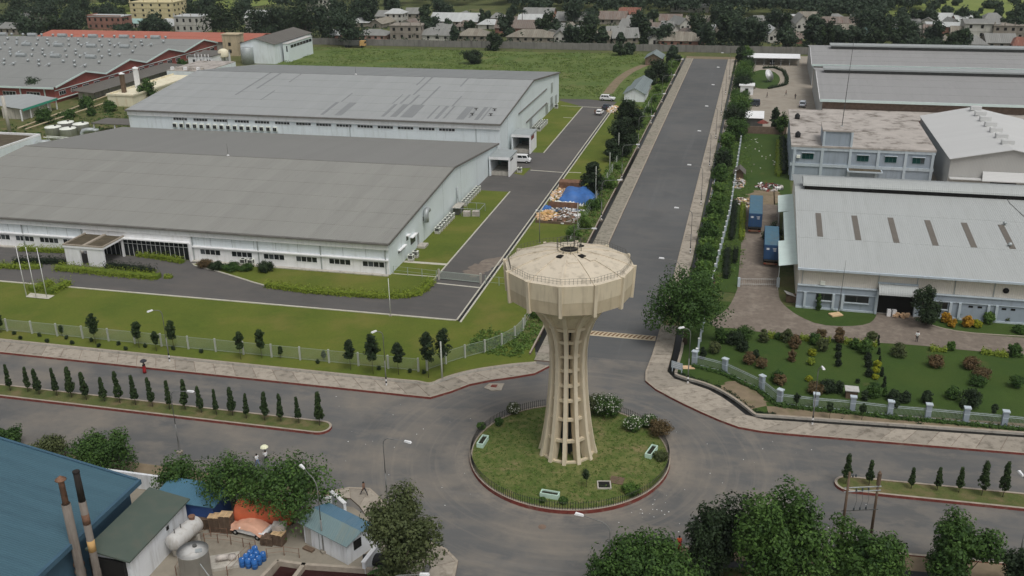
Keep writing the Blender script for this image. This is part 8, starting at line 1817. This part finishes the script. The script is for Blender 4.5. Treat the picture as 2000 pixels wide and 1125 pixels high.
# garden shrubs: (px, py base, rx, h, material, crown kind, what)
GS = [
 (1637, 684, .5, .9, 'l_dhedge', 'globe', 'dark clipped ball bush, topmost of the column of three'), (1637, 700, .52, .95, 'l_dhedge', 'globe', 'dark clipped ball bush, middle of the column of three'), (1637, 715, .52, .95, 'l_dhedge', 'globe', 'dark clipped ball bush, lowest of the column of three'),
 (1695, 703, .55, 1.0, 'l_dhedge', 'globe', 'dark ball bush left of the yellow bushes, upper'), (1696, 718, .58, 1.05, 'l_dhedge', 'globe', 'dark ball bush left of the yellow bushes, middle'), (1696, 735, .55, 1.0, 'l_dhedge', 'globe', 'dark ball bush left of the yellow bushes, lower'),
 (1713, 716, .6, .8, 'l_yellow', 'globe', 'bright yellow bush, upper of three in the lawn'), (1711, 727, .55, .7, 'l_yellow', 'globe', 'bright yellow bush, middle of three in the lawn'), (1710, 740, .5, .6, 'l_yellow', 'globe', 'bright yellow bush, lower of three in the lawn'),
 (1586, 694, .65, .9, 'l_yellow', 'globe', 'yellow green bush at the left lawn column, upper'), (1584, 712, .6, .85, 'l_hedge', 'globe', 'yellow green bush at the left lawn column, lower'), (1580, 744, .5, .7, 'l_yellow', 'globe', 'small yellow bush beside the brown thicket'),
 (1714, 674, .3, 1.5, 'l_dhedge', 'column', 'slim dark conifer at the top of the lawn row'), (1716, 692, .26, 1.0, 'l_dhedge', 'column', 'slim dark conifer, second in the lawn row'), (1718, 706, .22, .8, 'l_dhedge', 'column', 'slim dark conifer, third in the lawn row'), (1722, 735, .3, 1.3, 'l_dhedge', 'column', 'slim dark conifer right of the yellow bushes'), (1726, 756, .3, 1.5, 'l_dhedge', 'column', 'slim dark conifer, lowest in the lawn row'), (1728, 774, .35, 1.2, 'l_mid', 'column', 'small conifer beside the pump hut lawn'),
 (1463, 710, .9, 1.6, 'l_red', 'globe', 'brick red leaved bush behind the curved fence, left'), (1486, 718, .9, 1.3, 'l_red', 'globe', 'brick red leaved bush behind the curved fence, right'), (1475, 704, .6, 1.5, 'l_dark', 'globe', 'dark bush between the two brick red ones'),
 (1546, 705, .7, 1.6, 'l_red', 'tall', 'small rusty leaved tree alone on the left lawn'), (1523, 750, .9, 1.3, 'l_red', 'globe', 'orange tinged bush near the curved fence'), (1518, 745, .9, 1.5, 'l_mid', 'globe', 'green bush behind the curved fence end'),
 (1436, 672, 1.5, 1.9, 'l_dark', 'globe', 'dark thicket at the garden corner by the rain tree'), (1455, 662, 1.5, 1.8, 'l_mid', 'globe', 'green thicket along the drive by the rain tree'), (1410, 668, 1.3, 2.0, 'l_mid', 'globe', 'green thicket nearest the rain tree trunk'), (1450, 685, 1.0, 1.4, 'l_dark', 'globe', 'dark bush in front of the corner thicket'), (1395, 690, 1.0, 1.6, 'l_olive', 'globe', 'olive bush at the garden fence corner pillar'), (1372, 700, .6, 1.7, 'l_dark', 'tall', 'narrow dark bush by the first fence pillar'),
 (1491, 668, .8, 1.9, 'l_olive', 'tall', 'pinkish topped small tree on the drive edge, first'), (1537, 668, .9, 1.9, 'l_olive', 'tall', 'olive small tree on the drive edge, second'), (1602, 664, .9, 1.6, 'l_red', 'globe', 'russet shrub on the drive edge'), (1638, 668, .9, 2.2, 'l_red', 'tall', 'russet small tree on the drive edge with a thin stem'), (1702, 664, .8, 1.2, 'l_olive', 'globe', 'low olive shrub at the drive edge'), (1518, 662, .5, 1.0, 'l_mid', 'globe', 'pale ball bush at the top left lawn corner'),
 (1590, 672, .9, 1.6, 'l_mid', 'globe', 'green bush at the top of the left lawn column'), (1606, 685, 1.0, 1.8, 'l_olive', 'globe', 'olive bush right of the left lawn column'), (1552, 680, .9, 1.9, 'l_red', 'globe', 'brownish bush on the left lawn'), (1668, 680, .8, 1.3, 'l_mid', 'globe', 'green ball bush between the two bush columns'), (1690, 690, 1.2, 2.0, 'l_mid', 'globe', 'large green bush at the top of the middle column'),
 (1592, 768, 1.2, 1.4, 'l_red', 'globe', 'brown leaved thicket near the fence, left part'), (1615, 765, 1.2, 1.6, 'l_dark', 'globe', 'dark thicket near the fence, middle part'), (1637, 768, .7, 1.6, 'l_dark', 'globe', 'dark bush at the right end of the brown thicket'), (1675, 748, .3, .6, 'l_dark', 'globe', 'tiny dark bush alone on the lawn'),
 (1706, 775, 1.1, 1.8, 'l_mid', 'globe', 'green bush right of the pump hut'), (1688, 782, .5, 1.4, 'l_dark', 'tall', 'narrow dark bush beside the pump hut'), (1745, 782, 1.0, 1.3, 'l_dark', 'globe', 'dark pink flowered bush by the fence, left'), (1765, 784, .9, 1.2, 'l_dark', 'globe', 'dark pink flowered bush by the fence, right'), (1810, 786, .9, 1.5, 'l_dark', 'tall', 'dark conical bush by the fence'),
 (1754, 696, 1.2, 1.8, 'l_olive', 'spread', 'small spreading tree on the right lawn near the drive'), (1826, 716, 1.2, 1.6, 'l_red', 'globe', 'brown leaved round bush on the right lawn'), (1896, 720, 1.3, 1.5, 'l_red', 'globe', 'russet bush on the right lawn, upper of the pair'), (1916, 738, 1.3, 1.4, 'l_red', 'globe', 'russet bush on the right lawn, lower of the pair'), (1908, 752, 1.2, 1.2, 'l_mid', 'globe', 'green bush under the russet pair'), (1983, 756, 1.0, 1.5, 'l_mid', 'globe', 'dark green ball bush at the right lawn edge'),
 (1860, 778, 1.0, 1.5, 'l_mid', 'globe', 'green bush left of the big flowering tree'), (1900, 796, 1.7, 2.4, 'l_dark', 'round', 'large dark bush with pale tips near the right fence'),
 (1846, 630, .8, 1.5, 'l_orange', 'globe', 'orange yellow croton left of the warehouse plant bed'), (1859, 638, .7, 1.2, 'l_orange', 'globe', 'orange croton second in the warehouse plant bed'), (1888, 638, .9, 1.6, 'l_orange', 'globe', 'deep orange croton in the middle of the plant bed'), (1908, 639, .8, 1.1, 'l_yellow', 'globe', 'yellow croton in the warehouse plant bed'), (1930, 632, .9, 1.7, 'l_bright', 'globe', 'lime green bush at the right of the croton bed'), (1875, 620, .9, 1.7, 'l_mid', 'globe', 'green bush behind the crotons'), (1965, 628, .9, 1.0, 'l_olive', 'globe', 'dry looking shrub by the warehouse piers'), (1990, 650, 1.0, 1.1, 'l_mid', 'globe', 'green shrub at the right end of the warehouse bed'),
 (1598, 606, .5, 2.6, 'l_mid', 'tall', 'thin sapling before the warehouse windows'), (1980, 696, 1.1, 1.8, 'l_mid', 'spread', 'palm like shrub at the far right of the drive'), (1857, 683, .7, 1.2, 'l_bright', 'globe', 'bright bush in the drive hedge'),
]
for i, (px, py, rx, h, mt, kd, lb) in enumerate(GS):
    q = P(px, py, .02); shrub('garden_shrub', lb, (q.x, q.y, .02), rx * .86, h, mt, kd, seed=80 + i % 9, nc=34, per=26, leaf=.09 if rx < .8 else .12)
# roundabout shrubs
for px, py, rx, h, mt, fl, lb in ((1186, 812, 1.7, 2.6, 'l_mid', .13, 'tall white flowering shrub behind the tower on the roundabout'), (1160, 806, 1.2, 2.3, 'l_olive', .05, 'olive shrub close behind the tower legs'), (1237, 838, 1.2, 1.5, 'l_mid', .16, 'white flowering shrub at the north east roundabout edge'), (1268, 832, 1.0, 1.2, 'l_mid', .1, 'small white flowering shrub behind the russet one'), (1290, 848, 1.5, 1.7, 'l_red', 0, 'russet leaved shrub at the roundabout fence'), (1003, 806, .8, 1.1, 'l_olive', .12, 'small pale flowering shrub at the north west roundabout fence'), (975, 830, .5, .9, 'l_mid', 0, 'small green bush by the west roundabout fence'), (1234, 962, 1.0, 1.0, 'l_bright', 0, 'bright low bush near the open pit on the roundabout'), (1291, 896, .8, .9, 'l_olive', 0, 'leafy bush beside the east planter'), (1100, 982, .45, .6, 'l_mid', 0, 'small bush right of the south planter'), (1060, 980, .35, .5, 'l_mid', 0, 'small bush left of the south planter'), (940, 838, .5, .8, 'l_mid', 0, 'bush at the far west of the roundabout fence')):
    q = P(px, py, .42); shrub('roundabout_shrub', lb, (q.x, q.y, .42), rx, h, mt, 'globe', seed=90, nc=60, per=30, leaf=.11, flowers=fl, fmat='l_flower') if fl else shrub('roundabout_shrub', lb, (q.x, q.y, .42), rx, h, mt, 'globe', seed=91, nc=45, per=28, leaf=.1)
# hedges
def H(lb, pts, w, h, mt, **k): hedge('hedge', lb, PP(pts), w, h, mt, **k)
H('clipped yellow green hedge curving along the factory front lawn edge', [(520, 560), (600, 571), (675, 577), (740, 581), (787, 581), (815, 577), (832, 566), (843, 552)], 1.4, .95, 'l_hedge')
H('yellow green hedge outer band in front of the porch', [(0, 522), (40, 524), (80, 524)], 1.6, .9, 'l_hedge'); H('yellow green hedge band right below the porch wall', [(112, 526), (160, 530), (215, 536), (270, 541), (312, 544)], 2.2, 1.1, 'l_hedge')
H('dark hedge strip left of the porch wall', [(30, 514), (80, 513), (132, 516)], 1.8, 1.1, 'l_dhedge'); H('dark hedge strip right of the porch wall', [(210, 522), (250, 526), (300, 533)], 1.8, 1.1, 'l_dhedge'); H('yellow green hedge along the glazed entrance right side', [(272, 500), (310, 505), (358, 514)], 1.4, 1.0, 'l_hedge'); H('yellow green hedge left of the porch by the windows', [(40, 489), (90, 492), (130, 493)], 1.4, 1.0, 'l_hedge')
H('small round ended hedge by the drive in front of the porch', [(322, 543), (337, 543)], .9, .6, 'l_hedge'); H('low hedge stub with rounded top beside the flagpoles, left', [(62, 570), (100, 555)], 2.2, 1.2, 'l_hedge'); H('low hedge stub with rounded top beside the flagpoles, right', [(95, 574), (134, 556)], 2.2, 1.2, 'l_hedge')
for lb, pts in (('yellow green drive hedge, first piece from the left', [(1500, 658), (1545, 662)]), ('yellow green drive hedge, second piece from the left', [(1562, 663), (1622, 668)]), ('yellow green drive hedge, third piece from the left', [(1648, 670), (1712, 677)]), ('yellow green drive hedge, fourth piece from the left', [(1816, 684), (1848, 687)]), ('yellow green drive hedge, fifth piece from the left', [(1916, 690), (1968, 697)])): H(lb, pts, .9, .7, 'l_hedge')
hedge('hedge', 'low ragged green hedge at the foot of the garden fence', offset(gpp, -.55), .6, .45, 'l_mid', dens=120)
H('tall dark hedge column beside the upper container truck', [(1436, 398), (1431, 450), (1428, 470)], 1.0, 1.3, 'l_dhedge', dens=110); H('tall dark hedge column below the first in the truck yard', [(1421, 490), (1418, 545)], 1.1, 1.2, 'l_dhedge', dens=110); H('yellow green hedge line beside the upper container truck', [(1452, 402), (1448, 470)], .9, .8, 'l_hedge', dens=110); H('short dark hedge left of the lower container truck', [(1437, 492), (1435, 515)], .7, 1.0, 'l_dhedge'); H('yellow green hedge line along the back plot by the office', [(1522, 280), (1520, 345)], 1.3, 1.2, 'l_hedge', dens=70); H('dark hedge line along the back plot by the office', [(1528, 272), (1530, 340)], 1.5, 1.6, 'l_dark', dens=70, leaf=.16)
H('ring of low bushes around the oval compound lawn', [(1490, 134), (1512, 133), (1530, 140), (1537, 155), (1535, 166), (1520, 170), (1500, 174)], 1.0, .9, 'l_dark', leaf=.18, dens=50)
q = P(1512, 470); palm('banana_plant', 'banana plant in the gap under the side canopy', (4.9, 172.5, 0), 2.2, 2.4, 12, 'l_dark', 5)
tree('broadleaf_tree', 'dark shrub beside the banana plant by the side canopy', (4.9, 177.5, 0), 1.6, 2.8, 'round', 'l_dark', stem=.3, seed=15, nc=60, per=28, leaf=.15)
# flower beds before the near factory
for i, (px, py, rx, h, mt) in enumerate(((402, 522, 1.4, 1.4, 'l_red'), (425, 526, 1.4, 1.3, 'l_dark'), (455, 528, 1.6, 1.4, 'l_mid'), (482, 528, 1.2, 1.1, 'l_mid'), (520, 530, 1.5, 1.6, 'l_dark'))):
    q = P(px, py, .05); shrub('bed_shrub', f'bushy shrub in the bed under the factory windows, {ORD[i]} of five from the left', (q.x, q.y, .05), rx, h, mt, 'globe', seed=95 + i, nc=45, per=28, leaf=.11)
for i, (px, py) in enumerate(((476, 518), (491, 519))): q = P(px, py); put_cond(q.x, q.y, ('left' if i == 0 else 'right') + ' of two condensers behind the window bed shrubs')
# left service yard bushes
for i, (cx, cy, w, hp) in enumerate(((85, 226, 34, 26), (170, 200, 28, 22), (215, 207, 24, 18), (178, 218, 16, 14), (130, 222, 30, 14), (355, 124, 18, 14))):
    crown_tree('yard_bush', ('bush between the white shed and the two pipelines', 'bush at the covered walk end', 'bush against the cream block wall', 'thin sapling beside the pipelines', 'low scrub between the pipelines and the white shed', 'clipped dark bush on the service block terrace')[i], cx, cy, w, hp, 'round', 'l_mid', .1, 26 + i % 2, 50, 24, .26, cat='shrub')
# village trees: (px, top, width, height)
VT = [(435, 4, 98, 58, 'spread'), (508, 20, 56, 46, 'round'), (548, 10, 70, 54, 'round'), (596, 8, 66, 58, 'round'), (640, 10, 60, 60, 'round'), (690, 22, 84, 58, 'round'), (655, 0, 46, 40, 'round'), (728, -5, 40, 36, 'round'), (765, -8, 34, 36, 'round'), (835, 36, 40, 32, 'round'), (862, -2, 48, 36, 'round'), (887, 52, 16, 26, 'tall'), (876, 40, 22, 18, 'round'), (918, 42, 20, 18, 'round'), (984, 30, 36, 36, 'round'), (1062, 28, 36, 40, 'round'), (1088, 42, 30, 26, 'round'), (1118, 50, 40, 34, 'round'), (1146, 48, 40, 36, 'round'), (1176, 54, 24, 34, 'tall'), (1212, 65, 16, 20, 'tall'), (1247, 24, 36, 40, 'round'), (1290, 50, 42, 32, 'round'), (1262, 44, 24, 40, 'round'), (1368, 28, 40, 42, 'round'), (1384, 48, 40, 40, 'round'), (1412, 30, 50, 50, 'round'), (1446, 36, 56, 56, 'round'), (1480, 38, 50, 52, 'round'), (1430, 10, 56, 40, 'round'), (1500, 20, 50, 40, 'round'), (1540, 52, 50, 42, 'round'), (1536, 28, 34, 32, 'round'), (1590, 32, 44, 54, 'tall'), (1612, 44, 40, 44, 'round'), (1640, 54, 54, 34, 'round'), (1672, 52, 44, 30, 'round'), (1708, 56, 44, 36, 'round'), (1718, 28, 60, 44, 'round'), (1748, 54, 40, 36, 'round'), (1770, 30, 50, 44, 'round'), (1775, 64, 40, 26, 'round'), (1826, 44, 40, 44, 'round'), (1816, 74, 50, 20, 'round'), (1862, 62, 50, 34, 'round'), (1880, 60, 36, 34, 'round'), (1690, 20, 60, 40, 'round'), (18, 22, 64, 34, 'round'), (66, 34, 60, 40, 'round'), (112, 32, 66, 38, 'round'), (140, 26, 50, 36, 'round'), (92, 2, 80, 34, 'round'), (30, 0, 50, 30, 'round'), (150, 0, 60, 34, 'round'), (205, 6, 60, 26, 'round'), (292, 30, 44, 34, 'round'), (312, 36, 46, 34, 'round'), (236, 48, 40, 16, 'round'), (472, 6, 40, 28, 'round'), (350, -6, 50, 26, 'round'), (400, -4, 50, 24, 'round'), (1210, 86, 22, 20, 'round'), (1230, 86, 20, 18, 'round'), (700, 0, 44, 30, 'round'), (1315, 92, 26, 30, 'tall'), (1448, 92, 20, 26, 'tall')]
rv_ = random.Random(21); tries = 0
while len(VT) < 118 and tries < 4000:
    tries += 1; px, by = rv_.uniform(0, 2000), rv_.uniform(44, 88); w = rv_.uniform(22, 46); hp = w * rv_.uniform(.75, 1.1)
    if px < 640 and by > 62 or any(abs(px - h_[1]) < (h_[3] + w) / 2 - 6 and h_[2] - 6 < by < h_[2] + 26 for h_ in HS) or any(abs(px - v[0]) < (w + v[2]) * .28 and abs(by - v[1] - v[3]) < 12 for v in VT): continue
    VT.append((px, by - hp, w, hp, 'round'))
seen = {}
for i, (px, tp_, w, hp, kd) in enumerate(sorted(VT)):
    by = tp_ + hp; hn = min(HS[:n0], key=lambda h_: math.hypot(px - h_[1], 1.5 * (by - h_[2]))); sd = 'before' if by > hn[2] + 4 else 'left of' if px < hn[1] - hn[3] * .3 else 'right of' if px > hn[1] + hn[3] * .3 else 'behind'
    key = (hn[0], sd); seen[key] = seen.get(key, -1) + 1
    crown_tree('village_tree', f'{"" if seen[key] == 0 else ORD[seen[key]] + " "}dark tree {sd} the {" ".join(hn[0].split()[:9])}', px, tp_ + hp * .5, w, hp, kd, ('l_far', 'l_dark', 'l_far', 'l_far')[i % 4], .12, 100 + i % 7, 60, 16, .62, group='village trees', miny=400 if tp_ < 80 else None)
for lb, px, py, h in (('coconut palm rising over the striped tin roofs', 1020, 60, 9), ('coconut palm behind the two dark trees near the wall', 1152, 62, 8.5)):
    q = P(px, py); palm('palm_tree', lb, (q.x, max(q.y, 412), 0), h, 3.4, 18, 'l_far', px)
# far field bushes
for i, (px, py, w, hp) in enumerate(sorted(((1852, 22, 26, 18), (1870, 4, 18, 12), (1892, 34, 22, 18), (1902, 42, 22, 20), (1862, 48, 26, 16), (1950, 22, 20, 22), (1974, 32, 20, 18), (1997, 14, 12, 10), (1940, 8, 40, 10), (1980, 2, 18, 8), (1915, 22, 8, 8), (1944, 46, 16, 8), (1984, 50, 28, 10), (1820, 14, 30, 24), (1838, -2, 24, 16)))):
    crown_tree('field_bush', f'bush in the far green field, {ORD[i]} of fifteen from the left', px, py, w, hp, 'round', 'l_far', .05, 110 + i % 4, 50, 16, .6, cat='shrub', group='bushes in the far field')
# forest mass at the top, undergrowth, scrub, weeds: nobody could count these
rng = np.random.default_rng(5); cs, crr = [], []
for _ in range(1500):
    px, py = rng.uniform(-120, 1850), rng.uniform(-45, 44)
    if py > (24 if px < 640 else 12 if px < 1000 else 34 if px < 1560 else 42 - max(0, px - 1760) * .5) or px < 640 and rng.uniform() < .35: continue
    p = P(px, py); R_ = rng.uniform(3.4, 6.4); hgt_ = rng.uniform(8, 14); n = 16
    d = rng.normal(size=(n, 3)); d /= np.linalg.norm(d, axis=1, keepdims=True); d[:, 2] = np.abs(d[:, 2]) * 1.1 - .35
    cs.append(np.array([p.x, p.y, hgt_ * .6]) + d * np.array([R_, R_, hgt_ * .4]) * rng.uniform(.5, 1, size=(n, 1))); crr.append(np.full(n, R_ * .42))
c, nr, s, t_ = clumps_to_leaves(rng, np.concatenate(cs), np.concatenate(crr), 13, .8, .4, .8)
fo = bpy.data.objects.new('forest', leaf_mesh('forest', c, nr, s, t_, m['l_far'], rng=rng)); COL.objects.link(fo); tag(fo, 'dark wood of close standing trees along the top of the picture', None, None, 'stuff')
def rgn(x0, x1, y0, y1): return lambda rng, n: np.stack([rng.uniform(x0, x1, n), rng.uniform(y0, y1, n)], 1)
scatter('village_undergrowth', 'dark undergrowth between the village houses', rgn(-330, 150, 407, 500), 3000, 2.2, .45, 10, 'l_far', 1.3, 2)
def field(rng, n):
    xy = np.stack([rng.uniform(-182, -29, n), rng.uniform(303, 397, n)], 1); k = np.array([mnoise.noise(Vector((x * .06, y * .09, 0))) for x, y in xy])
    tr = np.array([min((Vector((x, y, 0)) - q).length for q in trk) for x, y in xy]); return xy[(k > -.25) & (tr > 2.5) & ~((xy[:, 0] > -42) & ((xy[:, 1] < 326) | (xy[:, 1] > 367))) & ~((xy[:, 0] > -60) & (xy[:, 1] < 306))]
scatter('field_scrub', 'tall rough grass and scrub on the field before the boundary wall', field, 6500, .5, .2, 10, 'l_scrub', .8, 3)
scatter('yard_weeds', 'weeds and scrub in the cluttered yard left of the factories', lambda rng, n: (lambda q: q[~((q[:, 0] < -186) & (q[:, 1] > 266)) & ~((q[:, 1] < 234) & (q[:, 0] > -188))])(np.stack([rng.uniform(-205, -161, n), rng.uniform(226, 310, n)], 1)), 1100, .6, .22, 9, 'l_mid', .7, 12)
def vergexy(rng, n):
    xy = np.stack([rng.uniform(-32.5, -28.2, n), rng.uniform(122, 386, n)], 1); return xy[~((xy[:, 0] < -31.2) & (xy[:, 1] < 150))]
scatter('verge_weeds', 'dense green weeds along the west verge of the north road', vergexy, 3400, .5, .16, 10, 'l_verge', .5, 4)
scatter('corner_weeds', 'rough weeds on the bank behind the north west pavement corner', lambda rng, n: np.array([[-33.5 + rng.uniform(-3.5, 4.5), 121.5 + rng.uniform(-1.6, 6)] for _ in range(n)]), 420, .4, .13, 10, 'l_verge', .4, 5)
def eastxy(rng, n): return np.stack([rng.uniform(-7.2, -2.9, n), rng.uniform(141, 395, n)], 1)
scatter('east_verge_weeds', 'green weeds and creepers under the east roadside trees', eastxy, 1500, .35, .16, 9, 'l_verge', .5, 6)
scatter('plot_weeds', 'patchy weeds in the truck yard strip', rgn(-2.6, .2, 156, 262), 260, .25, .12, 8, 'l_verge', .35, 7)
scatter('drain_weeds', 'dark weeds lining the garden drain', lambda rng, n: np.array([[p.x + rng.uniform(-.3, .5), p.y + rng.uniform(-.1, .5)] for p in [offset(ne_in, 1.7)[i] for i in rng.integers(3, len(ne_in) - 1, n)]]), 260, .2, .08, 8, 'l_dark', .28, 8)
def rgrass(rng, n):
    a, r = rng.uniform(0, 6.28, n), 10.9 * np.sqrt(rng.uniform(0, 1, n)); k = np.stack([RC.x + r * np.cos(a), RC.y + r * np.sin(a)], 1); return k[np.hypot(k[:, 0] - TC.x, k[:, 1] - TC.y) > 3.6]
g_ = scatter('roundabout_grass_tufts', 'tufts of longer grass on the roundabout', rgrass, 2200, .1, .06, 8, 'l_verge', .2, 9); g_.location.z = .4
scatter('south_east_undergrowth', 'low green undergrowth beneath the bottom right trees', lambda rng, n: np.stack([rng.uniform(-8, 40, n), rng.uniform(66, 80, n)], 1), 900, .4, .16, 9, 'l_mid', .6, 10)
scatter('south_west_undergrowth', 'low green growth along the south west verge wall', lambda rng, n: np.stack([rng.uniform(-34.8, -31, n), rng.uniform(76.5, 79.5, n)], 1), 160, .4, .12, 9, 'l_bright', .4, 11)

# ================================================================ haze
hz = MB().box(-3050, 3050, -650, 5050, -1.2, 66).build('haze', None); hz.data.materials.clear()
hm = bpy.data.materials.new('haze_air'); hm.use_nodes = True; hm.node_tree.nodes.clear()
vo_ = hm.node_tree.nodes.new('ShaderNodeVolumePrincipled'); vo_.inputs['Color'].default_value = (.82, .9, .94, 1); vo_.inputs['Density'].default_value = .00008; vo_.inputs['Anisotropy'].default_value = .1
ho = hm.node_tree.nodes.new('ShaderNodeOutputMaterial'); hm.node_tree.links.new(vo_.outputs[0], ho.inputs['Volume']); hz.data.materials.append(hm)
tag(hz, 'thin pale haze over the whole estate and village', None, None, 'stuff')
